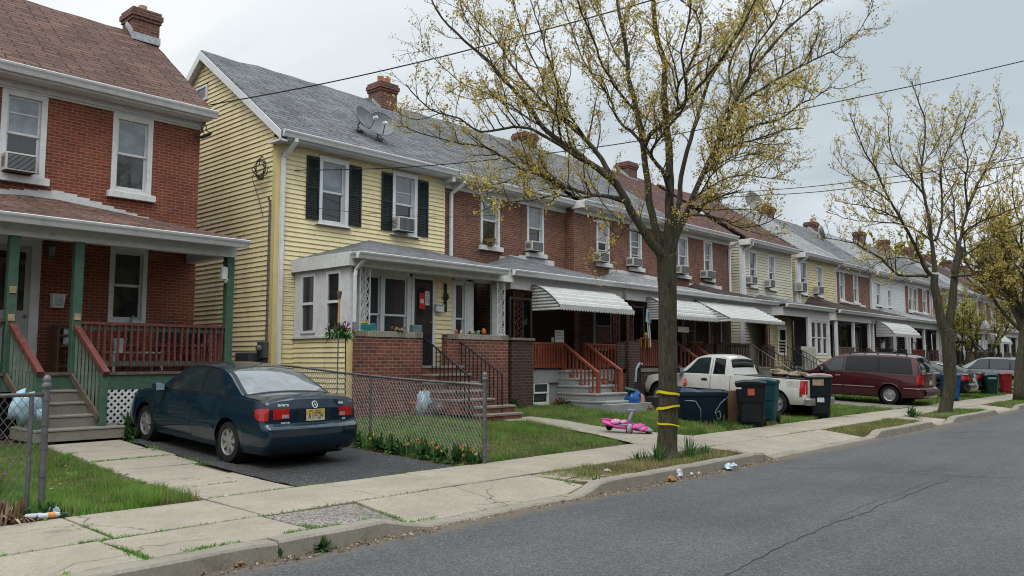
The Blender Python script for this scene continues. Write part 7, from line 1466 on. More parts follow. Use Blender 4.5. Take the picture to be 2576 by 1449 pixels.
# ---- black sedan, silver estate and a further car
def sedan(label, paint_, x, y, z, L_=4.7, h=0.0, pitch=2, est=False, cat='car', nm='sedan', rimm=None):
    t = thing(nm, label, cat, (0, 0, 0)); H = h
    cen = [(0, .98), (.3, 1.02), (.6, 1.03), (.95, 1.16), (1.5, 1.37), (2.0, 1.44), (2.5, 1.43), (2.85, 1.38), (3.3, 1.17), (3.65, 1.0), (4.1, .93), (4.5, .84), (L_, .68)] if not est else [(0, 1.02), (.05, 1.10), (.25, 1.42), (.45, 1.58), (1.0, 1.64), (2.0, 1.66), (2.6, 1.60), (3.1, 1.34), (3.5, 1.10), (4.0, 1.03), (4.5, .9), (L_, .76)]
    edg = [(a, b - (.065 if .9 < a < 3.4 or est and a < 3.4 else .04)) for a, b in cen]; blt = [(0, .93), (1.0, .96), (3.0, .90), (3.6, .86), (4.2, .78), (L_, .62)] if not est else [(0, .98), (1, 1.0), (3.2, .98), (3.8, .93), (L_, .7)]
    edg = [(a, max(b, pch(blt)(a) + .012)) for a, b in edg]
    c = Car(L_, [(0, .74), (.06, .82), (.2, .87), (.8, .9), (3.8, .89), (4.3, .82), (L_, .62)], blt, cen, edg, (1.0, 3.75), .33, .385, [(.2, .1), (.3, -.02), (.5, -.04), (.6, .0), (.9, .06), (1.1, .1)], [(.2, .0), (.5, -.02), (.8, .1)], .22, .40 if not est else .33, .35)
    c.body(t, paint_)
    for a in (((1.98, 3.1, 2.0, 2.72), (1.05, 1.9, 1.5, 1.92)) if not est else ((2.15, 3.2, 2.15, 2.62), (1.2, 2.08, 1.2, 2.08), (.38, 1.12, .5, 1.12))):
        o = W_('side_window', c.patch(c.side_win(a[0] - .03, a[1] + .05, a[2] - .03, a[3] + .04, .008, .03, .003), 8, 5, True), chrome if not est else trim_b, t); W_('pane', c.patch(c.side_win(*a, .03, .05, .007), 8, 5, True), glassD, o)
    if est: W_('rear_window', c.patch(c.top_patch(.06, .38, .08, .006), 10, 8), glassT, t)
    else: W_('rear_window', c.patch(c.top_patch(.72, 1.5, .06, .005), 10, 8), glassD, t)
    W_('windscreen', c.patch(c.top_patch(2.9 if not est else 2.68, 3.58 if not est else 3.42, .05, .004), 10, 8), glassD, t)
    for sg in (1, -1):
        q = W_('tail_light', c.patch(lambda u, v: (lambda p: (p[0], sg * p[1], p[2]))(c.S(.0 + .22 * u, .74 + .15 * v, .008)), 5, 4), tail_red, t); W_('lens', c.patch(c.rear_patch(sg * .45, sg * .73, .74, .89, .008), 4, 4), tail_red, q)
    W_('licence_plate', c.patch(c.rear_patch(-.16, .16, .68, .82, .01), 3, 3), plate_w, t)
    W_('door_handle', c.patch(c.side_patch(2.1, 2.26, .78, .81, .015), 3, 2, True), paint_, t)
    m = MB()
    for xx in (1.95, 3.15):
        rws = [[c.S(xx + q, .26 + (c.belt(xx) - .28) * i / 6, .003) for i in range(7)] for q in (-.006, .006)]; m.grid(rws)
    m.build('panel_gap', dark, t)
    for xx in c.wheels:
        for sg in (1, -1): c.wheel(t, xx, sg, rimm or alloy, 5, .22)
    c.mirror_(t, 3.12, .95, paint_, 1); place(t, x, y, z, pi / 2, math.radians(pitch)); return t
sedan('black sedan parked beyond the maroon minivan', carpaint('black_paint', (.005, .007, .011), .2, .3, .02), 37.55, 8.75, .155, rimm=K('dark_rim', (.04, .04, .042), .4, metal=.5))
sedan('silver estate car parked behind the green and red bins', carpaint('silver_paint', (.24, .265, .285), .5, .3, .12), 49.2, 8.4, .155, est=True, nm='estate_car')
sedan('dark hatchback parked between the black sedan and the silver estate', carpaint('charcoal_paint', (.012, .014, .017), .3, .3, .03), 41.8, 9.2, .16, est=False, nm='hatchback')
sedan('white car parked far down the row of yards', carpaint('far_white_paint', (.5, .5, .5), .1, .35, .15), 57, 9.0, .16, est=True, nm='far_car')
# ================================================================= fences, bins, plants, litter, wires
def chainlink(name, label, a, b, h, zf, posts, mid=(), gate=False, cap=True, d=.075, wr=.0034):
    t = thing(name, label, 'fence', (a[0], a[1], zf(*a))); A_, B_ = Vector((a[0], a[1], 0)), Vector((b[0], b[1], 0)); L_ = (B_ - A_).length; dr = (B_ - A_) / L_
    def at(s, k): p = A_ + dr * s; return Vector((p.x, p.y, zf(p.x, p.y) + k))
    n = max(2, int(L_ / .5)); m = MB(); m.tube([at(L_ * i / n, h) for i in range(n + 1)], .019, 8); m.build('top_rail', galv, t, smooth=True)
    for i, s in enumerate(posts):
        m = MB(); r_ = .032 if i == 0 else .022; m.tube([at(s, -.1), at(s, h + (.07 if i == 0 else -.01))], r_, 10)
        if i == 0:
            for k in (.12, .35, .62, .85, h - .06): m.tube([at(s, k), at(s, k + .03)], r_ + .008, 10)
            m.lathe([(.045, .0), (.05, .02), (.035, .05), (.042, .075), (.03, .11), (.008, .125)], at(s, h + .07), 'z', 12)
        m.build('post', galv, t, smooth=True, angle=40)
    m = MB(); rr = random.Random(int(a[0] * 7)); k = -h
    lo = .04
    while k < L_:
        for sgn in (0, 1):
            pts = []; nseg = 6
            for i in range(nseg + 1):
                f = i / nseg; s = k + (h - lo) * f * .72; zz = lo + (h - lo) * (f if sgn == 0 else 1 - f)
                pts.append((s, zz))
            pts = [p for p in pts if 0 <= p[0] <= L_]
            if len(pts) > 1: m.tube([at(s, zz) + Vector((0, 0, rr.uniform(-.004, .004))) + Vector((-dr.y, dr.x, 0)) * (.004 if sgn else -.004) for s, zz in pts], wr, 3, cap=False)
        k += d
    m.build('wire_mesh', K('mesh_wire', (.25, .255, .25), .55, .3, 6, metal=.3, dirt=(.12, .08, .05), dirt_amt=.6), t); return t
chainlink('chain_link_fence', 'rusty chain-link fence between the driveway and the lawn of the yellow house', (8.72, 8.52), (8.96, 19), 1.16, lambda x, y: gz(8.6, y), [0, 2.8, 5.8])
chainlink('chain_link_fence', 'chain-link fence along the sidewalk at the left edge, with a knobbed post', (2.92, 8.98), (-4, 8.98), 1.16, lambda x, y: .16, [0, .13, 3])
def plant(name, label, cat, loc, h, r_, n, m_, seed=0, blossoms=None, bm=None, wd=.035, group=None, droop=.5):
    t = thing(name, label, cat, loc, group); rr = random.Random(seed); V = []
    for i in range(n):
        a = rr.uniform(0, 2 * pi); e = rr.uniform(.25, 1.0); L_ = h * rr.uniform(.6, 1.2); q = r_ * rr.uniform(.0, .7); b = Vector(loc) + Vector((q * math.cos(a), q * math.sin(a), 0)); d = Vector((math.cos(a) * (1 - e) * 1.2, math.sin(a) * (1 - e) * 1.2, e)).normalized(); sd = d.cross(Vector((0, 0, 1))); sd = (sd if sd.length > .01 else Vector((1, 0, 0))).normalized() * wd * rr.uniform(.6, 1.3)
        p0 = b; p1 = b + d * L_ * .55; p2 = b + d * L_ + Vector((0, 0, -droop * L_ * (1 - e)))
        V.append([p0 - sd * .3, p0 + sd * .3, p1 + sd, p1 - sd]); V.append([p1 - sd, p1 + sd, p2 + sd * .15, p2 - sd * .15])
    rawmesh('leaves', np.array([[tuple(p) for p in q] for q in V]), 4, m_ if isinstance(m_, list) else [m_], None if not isinstance(m_, list) else np.repeat(np.random.default_rng(seed).integers(0, len(m_), len(V) // 2), 2), t)
    if blossoms:
        W = []
        for i in range(blossoms):
            a = rr.uniform(0, 2 * pi); q = r_ * rr.uniform(.1, .95); c = Vector(loc) + Vector((q * math.cos(a), q * math.sin(a), h * rr.uniform(.45, .95)))
            for k in range(7):
                u = Vector((rr.gauss(0, 1), rr.gauss(0, 1), rr.gauss(0, 1))).normalized() * .03; v = Vector((rr.gauss(0, 1), rr.gauss(0, 1), rr.gauss(0, 1))).normalized() * .024; W.append([tuple(c + x) for x in (-u, v, u, -v)])
        bms = bm if isinstance(bm, list) else [bm]; rawmesh('blossoms', np.array(W), 4, bms, np.repeat(np.random.default_rng(seed).integers(0, len(bms), blossoms), 7), t)
    return t
lf = [lattice_leaf('plant_green', (.035, .10, .025)), lattice_leaf('plant_deep', (.022, .065, .022)), lattice_leaf('plant_light', (.08, .16, .04))]
fo = [K('orange_petal', (.62, .22, .03), .6, .25, 30), K('yellow_petal', (.65, .42, .08), .6, .2, 30), K('peach_petal', (.62, .36, .22), .6, .2, 30)]
for i, (x, y, b) in enumerate(((8.66, 8.68, 5), (8.6, 9.0, 7), (8.56, 9.35, 6), (8.58, 9.72, 4), (8.55, 10.1, 7), (8.56, 10.5, 0), (8.56, 10.85, 5), (8.58, 11.2, 0), (8.6, 11.6, 0), (8.64, 12.05, 0))):
    plant('flowering_plant' if b else 'leafy_plant', 'leafy clump with orange and yellow flowers at the foot of the driveway fence' if b else 'leafy green clump without flowers at the foot of the driveway fence', 'plant', (x, y, gz(8.3, y)), .25, .2, 46, lf, i, b, fo, .03, 'flower clumps along the driveway fence' if b else 'leafy clumps along the driveway fence')
def gp(u, v): x, y, z = G(u, v); return (x, y, z)
plant('weed_plant', 'green weed growing out of the kerb face at the road edge', 'weed', (gr0(808, 1384)[0], gr0(808, 1384)[1], .0), .12, .07, 42, lf, 3, wd=.022)
plant('weed_plant', 'small weed at the foot of the kerb, left of the larger one', 'weed', (gr0(702, 1404)[0], gr0(702, 1404)[1], 0), .08, .04, 16, lf, 4, wd=.018)
plant('leafy_plant', 'green weeds by the lattice behind the blue coupe', 'plant', (6.15, 14.5, .41), .42, .3, 60, lf, 5, wd=.035); plant('weed_plant', 'low weeds beside the bottom porch step', 'weed', (5.75, 13.75, .41), .2, .22, 50, lf, 6)
plant('leafy_plant', 'low bushy plant against the grey porch base', 'plant', gp(1455, 1022), .3, .26, 60, lf, 7); plant('leafy_plant', 'withered plant with red leaves by the grey porch base, near the low window', 'plant', gp(1408, 1020), .24, .22, 44, [lf[0], K('red_leaf', (.2, .05, .03), .7), K('straw_leaf', (.3, .22, .08), .7)], 8)
plant('leafy_plant', 'green shoots between the brown steps and the dark brick pier', 'plant', gp(1292, 1026), .3, .14, 40, lf, 9)
for i, (u, v) in enumerate(((1735, 1125), (1665, 1138), (1765, 1142), (1640, 1148))): plant('grass_tuft', ['tall grass tuft right of the big trunk', 'grass tuft hiding the left foot of the big trunk', 'short grass tuft farther right of the big trunk', 'grass tuft left of the big trunk, nearer the sidewalk'][i], 'grass tuft', (11.25 + (.33, -.33, .75, -.62)[i], 6.98 + (-.22, -.05, -.25, .1)[i], .12), (.34, .28, .2, .2)[i], .16, 60, lf[0:3:2], 20 + i, wd=.009, droop=.3)
plant('flowering_plant', 'green plant with white blossoms beside the second street tree', 'plant', (24.2, 7.15, .13), .26, .18, 50, lf, 11, 4, K('white_petal', (.6, .58, .55), .6), .03)
plant('grass_tuft', 'bright grass tuft at the foot of the brown bag', 'grass tuft', (16.75, 8.9, .16), .26, .3, 90, lf[0:3:2], 31, wd=.01, droop=.3)
plant('weed_plant', 'small green weed at the end of the kerb near the tree', 'weed', (8.62, 6.42, .06), .12, .1, 40, lf[0:3:2], 33, wd=.012)
# things behind the left fence: caught bag, dry brush
t = thing('plastic_bag', 'pale blue plastic bag caught behind the left chain-link fence', 'bag', gp(60, 1110)); x, y, z = PD(62, 1030, 10.2); MB().blob((x, y, z + .02), (.17, .14, .2), 12, .3, 4).blob((x + .1, y, z - .08), (.12, .1, .1), 9, .35, 6).build('bag', K('bag_blue', (.33, .47, .55), .35, .25, 16), t, smooth=True)
brush = [K('dry_brush', (.10, .055, .035), .8, .4, 14), K('dry_brush_light', (.24, .14, .09), .8, .4, 14)]
plant('dry_bush', 'brown dead bush behind the left chain-link fence', 'bush', (2.35, 10.9, .2), .85, .55, 420, brush, 13, wd=.018, droop=.6); plant('dry_bush', 'second dead bush at the left edge behind the fence', 'bush', (1.55, 10.6, .2), .75, .5, 300, brush, 14, wd=.018, droop=.6)
plant('leaf_pile', 'heap of dead leaves at the foot of the left fence', 'leaf pile', (2.45, 8.82, .15), .22, .4, 260, [K('dry_leaf', (.2, .1, .05), .8), K('pale_leaf', (.3, .2, .12), .8), brush[0]], 15, wd=.02, droop=.8); plant('weed_plant', 'dark green weeds at the foot of the knobbed fence post', 'weed', (2.86, 8.8, .15), .16, .25, 80, lf, 16, wd=.03)
# bottles by the post
bx_, by_, bz_ = gp(100, 1311)
def bottle(nm, lab, c, d, col, ln=.2, lab_c=None):
    t = thing(nm, lab, 'bottle', c); d = Vector(d).normalized(); q = Vector(c) + Vector((0, 0, .034)); m = MB(); ks = (0, .02, .35, .4, .62, .78, .9, 1); rs = (.02, .032, .033, .03, .033, .028, .013, .013); m.tube([q + d * (ln * k) for k in ks], rs, 10); m.build('bottle', col, t, smooth=True, angle=50)
    m = MB(); m.tube([q + d * ln * 1.0, q + d * ln * 1.1], .015, 8); m.build('cap', K('cap_blue', (.05, .16, .4), .4), t)
    if lab_c: m = MB(); m.tube([q + d * ln * .38, q + d * ln * .64], .0345, 10, cap=False); m.build('label_band', lab_c, t)
clr = K('clear_plastic', (.5, .53, .55), .15, .15, 12)
bottle('plastic_bottle', 'crushed bottle with an orange band lying by the knobbed fence post', (bx_ - .02, by_ + .02, .15), (1, .05, 0), clr, .24, K('orange_band', (.6, .25, .08), .5, .3, 20)); bottle('plastic_bottle', 'clear bottle lying behind the crushed one by the fence post', (bx_ - .1, by_ + .1, .15), (.9, -.25, 0), clr, .2)
t = thing('crumpled_paper', 'crumpled pale blue paper resting above the bottles', 'paper', (bx_ + .15, by_ + .12, .15)); MB().blob((bx_ + .16, by_ + .13, .2), (.055, .05, .05), 9, .25, 3).build('paper', K('paper_blue', (.38, .48, .55), .6, .2, 20), t)
# torch and hanging flowers in the yard of the yellow house
x, z1 = P(853, 735, 12.9); zg = gz(x, 12.9); t = thing('garden_torch', 'tall thin garden torch standing before the sunroom', 'torch', (x, 12.9, zg)); zt_ = P(853, 812, 12.9)[1]
m = MB(); m.tube([(x, 12.9, zg - .05), (x, 12.9, zt_)], .012, 6); m.build('stake', galv, t); m = MB(); m.tube([(x, 12.9, zt_), (x + .01, 12.9, z1 - .12)], .02, 8); m.build('handle', K('bamboo', (.45, .27, .08), .6, .2, 8), t); m = MB(); m.lathe([(.03, -.12), (.05, 0), (.045, .02)], (x + .01, 12.9, z1), n=10); m.build('bowl', oldwood, t)
plant('hanging_flowers', 'pink and purple flowers on the thin garden pole', 'flowers', (x, 12.87, zt_ - .28), .3, .3, 80, lf, 17, 16, [K('pink_petal', (.55, .05, .22), .5, .3, 30), K('magenta_petal', (.4, .03, .2), .5), K('pale_pink', (.6, .35, .42), .5)], .025, droop=.9)
x2, _ = P(868, 900, 12.95); t = thing('garden_pole', 'second thin metal pole beside the garden torch', 'pole', (x2, 12.95, zg)); m = MB(); m.tube([(x2 + .03, 12.95, zg - .05), (x2, 12.95, zt_ - .15), (x2 + .06, 12.95, zt_ + .02)], .01, 6); m.build('pole', black_iron, t)
# things on the parapets
def lump(nm, lab, cat, u, v, Y, w, h, m_, seed=1, zb=None, box=False):
    x, z = P(u, v, Y); z = zb if zb is not None else z; t = thing(nm, lab, cat, (x, Y, z))
    if box: MB().bbox(x - w / 2, x + w / 2, Y - w * .3, Y + w * .3, z, z + h, .012).build('body', m_, t)
    else: MB().blob((x, Y, z + h / 2), (w / 2, w / 3, h / 2), 10, .2, seed).build('body', m_, t)
    return t
zp = zbw + .03
t = lump('plastic_planter', 'teal plastic planter on the left brick parapet', 'planter', 920, 830, YF, .3, .14, K('teal_plastic', (.03, .17, .15), .4), zb=zp, box=True); MB().blob((P(912, 830, YF)[0], YF, zp + .16), (.14, .08, .04), 8, .3, 2).build('contents', K('yellow_bits', (.5, .33, .08), .7, .4, 20), t)
lump('tin_can', 'small blue tin next to the teal planter', 'tin', 939, 830, YF, .12, .17, K('tin_blue', (.05, .17, .3), .3, .4, 20), zb=zp, box=True)
plant('flower_arrangement', 'row of orange and white artificial flowers on the left parapet', 'flowers', (P(1000, 830, YF)[0], YF, zp - .02), .13, .26, 40, lf, 18, 24, fo + [K('white_petal', (.6, .58, .55), .6), K('red_petal', (.5, .05, .03), .6)], .02)
lump('storage_box', 'grey box on the left parapet beside the storm door', 'box', 1046, 835, YF, .26, .17, K('box_grey', (.12, .15, .15), .5), zb=zp, box=True)
for i, (u, col, w) in enumerate(((1147, (.4, .12, .05), .1), (1160, (.5, .4, .3), .09), (1188, (.45, .35, .2), .12), (1203, (.15, .25, .15), .1), (1217, (.45, .14, .03), .14))): lump('porch_figurine', ['rust coloured figurine, leftmost on the right parapet', 'pale figurine, second on the right parapet', 'cream figurine in the middle of the right parapet', 'green figurine on the right parapet', 'small orange pumpkin on the right parapet'][i], 'figurine', u, 840, YF, w, w * 1.1, K('fig%d' % i if False else ['fig_rust', 'fig_pale', 'fig_cream', 'fig_green', 'fig_pumpkin'][i], col, .6, .3, 20), i, zb=zp)
x, z = P(1190, 822, YS); lump('flower_pot', 'teal pot with orange flowers in the dark porch opening', 'pot', 1190, 822, YS - .1, .2, .2, K('teal_plastic'), zb=zp - .1, box=True)
# rubbish beside the yellow house steps
for i, (u, v, w, h, c, nm, lb) in enumerate(((1068, 1045, .30, .48, (.42, .52, .60), 'plastic_bag', 'crumpled pale blue plastic bag beside the brown steps'), (1110, 1048, .55, .34, (.10, .08, .075), 'rubbish_bag', 'dark rubbish bag beside the brown steps'), (1130, 1045, .28, .34, (.42, .40, .37), 'plastic_bag', 'whitish torn bag leaning against the brown steps'), (1100, 1040, .25, .4, (.30, .10, .06), 'plastic_bag', 'rust red bag behind the dark rubbish bag'))):
    x, y, z = G(u, v); t = thing(nm, lb, 'bag', (x, y, z)); MB().blob((x, y, z + h * .45), (w * .65, w * .55, h * .6), 14, .3, i + 40).blob((x - .05, y, z + h * .8), (w / 5, w / 5, h / 4), 8, .35, i + 50).build('bag', K(['bag_paleblue', 'bag_dark', 'bag_white', 'bag_rust'][i], c, .3, .4, 12), t, smooth=True)
x, y, z = G(1042, 1042); t = thing('clay_pot', 'terracotta pot left of the plastic bags', 'pot', (x, y, z)); MB().lathe([(.1, 0), (.15, .24), (.165, .24), (.165, .29), (.14, .29), (.13, .2)], (x, y, z), n=16).build('pot', K('terracotta', (.36, .14, .07), .8), t, smooth=True, angle=40)
# sill planter
x, z = P(*z8(428, 800), 15.93); plant('window_planter', 'wicker basket of flowers on the sill of the first brown brick house', 'planter', (x, 15.93, w1[2] + .02), .3, .2, 36, lf, 19, 8, fo + [K('red_petal')], .03)
t = bpy.data.objects[[o.name for o in bpy.data.objects if o.name.startswith('window_planter')][0]]; MB().lathe([(.12, 0), (.19, .16), (.2, .18), (.15, .18)], (x, 15.95, w1[2] + .0), n=12).build('basket', K('wicker', (.33, .2, .11), .8, .4, 30), t)
# pink ride-on scooter lying on the curved path
px, py, pz = 13.95, 9.62, gz(13.9, 9.6) + .012; rd = Vector((-CR[0], -CR[1], 0)); fw = Vector((CF[0], CF[1], 0)).normalized(); rt = -rd
def sp(a, b, c): v = Vector((px, py, pz)) + rt * a + fw * b; return (v.x, v.y, v.z + c * (.85 if c > .2 else 1))
pk = K('pink_plastic', (.62, .07, .30), .35, .2, 9); pk2 = K('pale_pink_plastic', (.66, .30, .45), .4, .2, 9); lav = K('lavender_plastic', (.30, .27, .38), .4, .2, 9)
t = thing('ride_on_scooter', 'pink and lavender toy scooter lying tipped over on the curved path', 'toy scooter', (px, py, pz))
m = MB(); m.grid([[sp(-.50, -.1 * k, .20), sp(-.34, -.14 * k, .175), sp(-.1, -.13 * k, .14), sp(.06, -.08 * k, .14)] for k in (-1, -.4, .4, 1)]); m.tube([sp(-.5, -.1, .2), sp(-.34, -.14, .17), sp(-.1, -.13, .13), sp(.06, -.08, .13)], .026, 6); m.tube([sp(-.5, .1, .2), sp(-.3, .14, .19), sp(-.1, .12, .15)], .024, 6); m.build('deck', pk, t, smooth=True)
m = MB(); m.blob(sp(-.22, .02, .235), (.13, .1, .05), 10, .12, 3); m.blob(sp(-.05, .06, .23), (.12, .07, .045), 10, .12, 8); m.build('seat', pk2, t, smooth=True)
m = MB(); m.tube([sp(.03, 0, .2), sp(.06, .02, .36), sp(.095, .05, .52)], [.05, .034, .03], 8); m.tube([sp(.0, .06, .53), sp(.16, .03, .545)], .024, 6); m.build('handlebar', lav, t, smooth=True)
m = MB(); m.blob(sp(.03, -.02, .22), (.07, .06, .06), 9, .12, 5); m.build('hub', K('hot_pink', (.6, .02, .16), .3), t)
m = MB(); m.blob(sp(.05, -.12, .12), (.09, .05, .11), 10, .1, 6); m.build('front_fairing', K('grey_lavender', (.42, .41, .46), .4, .25, 20), t, smooth=True)
m = MB(); m.blob(sp(.24, .0, .15), (.2, .1, .05), 12, .22, 7); m.blob(sp(.36, -.05, .12), (.16, .07, .05), 10, .25, 9); m.tube([sp(.0, .03, .2), sp(.14, .02, .17), sp(.3, .0, .15)], .022, 6); m.tube([sp(.02, -.06, .12), sp(.2, -.1, .09), sp(.4, -.08, .08)], .016, 6); m.build('rear_fairing', pk, t, smooth=True); m = MB(); m.blob(sp(.46, -.03, .10), (.09, .08, .04), 10, .2, 10); m.tube([sp(-.2, -.1, .16), sp(.0, -.12, .2), sp(.12, -.08, .17)], .015, 5); m.tube([sp(.2, -.12, .15), sp(.35, -.13, .12), sp(.52, -.1, .10)], .022, 6); m.build('trim', lav, t, smooth=True)
for a, b in ((.05, -.1), (-.34, .05), (.46, .0)):
    c_ = Vector(sp(a, b, .07)); m = MB(); m.tube([c_ - fw * .03, c_ + fw * .03], .068, 14); m.build('wheel', rubber, t, smooth=True, angle=40)
t.matrix_world = Matrix.Translation((px, py, pz + .0)) @ Matrix.Rotation(math.radians(14), 4, rt) @ Matrix.Rotation(math.radians(5), 4, fw)
# pile of toys and bags by the grey steps
tx, ty_, tz = G(1612, 1032)
t = thing('toy_bag', 'shiny blue bag slumped by the grey porch steps', 'bag', (tx, ty_, tz)); X_, Z_ = P(1592, 1005, ty_); MB().blob((X_, ty_, Z_ - .02), (.22, .18, .24), 14, .22, 12).blob((X_ + .1, ty_, Z_ + .14), (.16, .14, .1), 10, .25, 13).build('bag', K('shiny_blue', (.012, .08, .25), .2, .5, 10), t, smooth=True)
t = thing('toy_plane', 'teal plastic toy wing on top of the blue bag', 'toy', (X_, ty_, Z_ + .2)); MB().prism([(X_ - .35, ty_, Z_ + .3), (X_ - .1, ty_ - .1, Z_ + .24), (X_ + .25, ty_, Z_ + .2), (X_ + .0, ty_ + .1, Z_ + .22)], (0, 0, 0), (0, 0, .05)).build('wing', K('teal_toy', (.10, .22, .22), .4, .3, 10), t)
t = thing('black_suitcase', 'black case standing between the toys and the tree trunk', 'case', (tx, ty_, tz)); X2, Z2 = P(1640, 1015, ty_ - .2); MB().bbox(X2 - .16, X2 + .3, ty_ - .4, ty_ - .1, gz(X2, ty_ - .3), Z2 + .2, .03).build('case', plastic_black, t)
t = thing('toy_helmet', 'child helmet with orange patch lying by the black case', 'helmet', (tx, ty_, tz)); MB().blob((X2 - .26, ty_ - .3, gz(X2, ty_) + .06), (.13, .12, .11), 10, .2, 3).build('shell', K('helmet_mix', (.10, .05, .045), .35, .9, 9, dirt=(.5, .16, .08), dirt_amt=.7), t, smooth=True)
t = thing('toy_doll', 'pinkish toy leaning on the blue bag', 'toy', (tx, ty_, tz)); MB().blob((X_ + .25, ty_ - .12, gz(X_, ty_) + .24), (.08, .07, .2), 9, .2, 3).blob((X_ + .3, ty_ - .15, gz(X_, ty_) + .06), (.14, .1, .06), 9, .3, 4).build('toy', K('toy_pink', (.42, .22, .2), .5, .4, 12), t, smooth=True)
t = thing('folded_stroller', 'folded dark stroller with a pale arc leaning near the porch', 'stroller', (tx, 13, .4)); X3, Z3 = P(1608, 925, 13.2); m = MB(); m.tube([(X3 - .2, 13.2, Z3 - .4), (X3 - .15, 13.2, Z3 - .05), (X3, 13.2, Z3 + .12), (X3 + .15, 13.2, Z3 + .1)], .035, 6); m.build('hood_bow', K('pale_blue_metal', (.28, .34, .4), .4), t); m = MB(); [m.tube([(X3 - .25 + .15 * k, 13.25, gz(X3, 13.2)), (X3 - .1 + .05 * k, 13.2, Z3)], .016, 5) for k in range(4)]; m.build('frame', black_iron, t)
# --- bins
def cart(label, x, y, rz, body_m, h=1.0, w=.56, d=.64, lid_m=None, group='wheeled bins', name='wheeled_bin', lid_open=0, sticker=None):
    t = thing(name, label, 'bin', (0, 0, 0), group); rings = []
    for z, f in ((.03, .78), (.10, .80), (.56, .90), (.57, .94), (h * .86, 1.0), (h * .865, 1.05), (h * .9, 1.05)):
        a, b, r_ = w / 2 * f, d / 2 * f, .05; rings.append([(sx * (a - r_) + r_ * math.cos(q), sy_ * (b - r_) + r_ * math.sin(q), z) for sx, sy_, q0 in ((1, 1, 0), (-1, 1, pi / 2), (-1, -1, pi), (1, -1, 3 * pi / 2)) for q in (q0, q0 + pi / 4, q0 + pi / 2)])
    m = MB(); m.grid([q + [q[0]] for q in rings], flip=False); m.add(rings[0], [tuple(range(12))]); m.box(-w * .33, w * .33, -d * .475, -d * .40, .12, .5); [m.box(k - .012, k + .012, -d * .452, -d * .42, .05, .55) for k in (-.16, .16)]; m.build('tub', body_m, t, smooth=True, angle=35, fix=False)
    m = MB(); rows = []
    for i in range(9):
        f = i / 8; yy = -d / 2 * 1.08 + d * 1.12 * f; zz = h * .915 + .07 * math.sin(pi * min(1, .15 + f * .75)); rows.append([(-w / 2 * 1.07, yy, h * .9), (-w / 2 * 1.05, yy, zz - .02), (-w * .2, yy, zz + .012), (w * .2, yy, zz + .012), (w / 2 * 1.05, yy, zz - .02), (w / 2 * 1.07, yy, h * .9)])
    m.grid(rows); m.add(rows[0], [tuple(range(6))]); lo = m.build('lid', lid_m or body_m, t, smooth=True, angle=40)
    m = MB(); m.tube([(-w * .42, d / 2 * 1.0, h * .88), (-w * .42, d / 2 * 1.25, h * .93), (w * .42, d / 2 * 1.25, h * .93), (w * .42, d / 2 * 1.0, h * .88)], .018, 6); m.build('handle', body_m, t)
    for sx in (-1, 1): m = MB(); m.lathe([(.03, 0), (.125, 0), (.125, .055), (.03, .055)], (sx * w / 2 * .92 - (.0275), d * .36, .125), 'x', 16); m.build('wheel', rubber, t, smooth=True, angle=40)
    if sticker:
        for (sx, sz, sw, sh, mm, face) in sticker:
            m = MB()
            if face == 'f': m.box(sx - sw / 2, sx + sw / 2, -d * .503, -d * .49, sz, sz + sh)
            else: m.box(-w * .505, -w * .49, sx - sw / 2, sx + sw / 2, sz, sz + sh)
            m.build('sticker', mm, t)
    t.location = (x, y, gz(x, y) - .005); t.rotation_euler = (0, 0, rz); return t
bb = K('bin_black', (.007, .011, .014), .5, .3, 4, obj=True, spec=.2); bt = K('bin_teal', (.006, .05, .062), .5, .25, 4, spec=.2); bn = K('bin_navy', (.006, .016, .030), .5, .3, 4, spec=.2); bg = K('bin_green', (.005, .032, .028), .4, .2); bblu = K('bin_blue', (.008, .06, .19), .4, .2); bred = K('bin_red', (.19, .009, .011), .4, .15)
stk = K('red_sticker', (.42, .08, .05), .5, .5, 60); stw = K('white_sticker', (.5, .5, .48), .5, .4, 60)
c1 = cart('black wheeled bin with a square red sticker, nearest of the bins', 17.9, 8.82, math.radians(-62), bb, 1.08, .66, .74, sticker=[(-.0, .72, .15, .15, stk, 'f'), (-.28, .86, .14, .04, stw, 'f')])
c2 = cart('teal wheeled bin standing right behind the black bin with the red sticker', 18.95, 8.95, math.radians(-75), bt, 1.1, .56, .62, sticker=[(.0, .8, .06, .07, stw, 's')])
c3 = cart('dirty black bin with a torn lid standing by the tail of the pickup', 21.95, 8.85, math.radians(-60), bb, 1.2, .6, .66, lid_m=K('dirty_lid', (.24, .22, .20), .7, .4, 9), sticker=[(-.05, .86, .28, .17, K('cardboard_patch', (.30, .22, .16), .8, .3, 12), 'f'), (.0, .42, .18, .12, stw, 'f')])
cart('bright blue bin behind the second street tree', 34.3, 8.75, math.radians(-60), bblu, 1.05, .56, .62); cart('dark green bin with pale lettering beside the red bin', 41.2, 8.9, math.radians(-60), bg, .95, .5, .55, sticker=[(.0, .72, .34, .08, K('pale_teal_print', (.2, .4, .38), .5, .3, 50), 'f')]); cart('bright red bin near the third street tree', 43.6, 8.8, math.radians(-60), bred, .98, .46, .5)
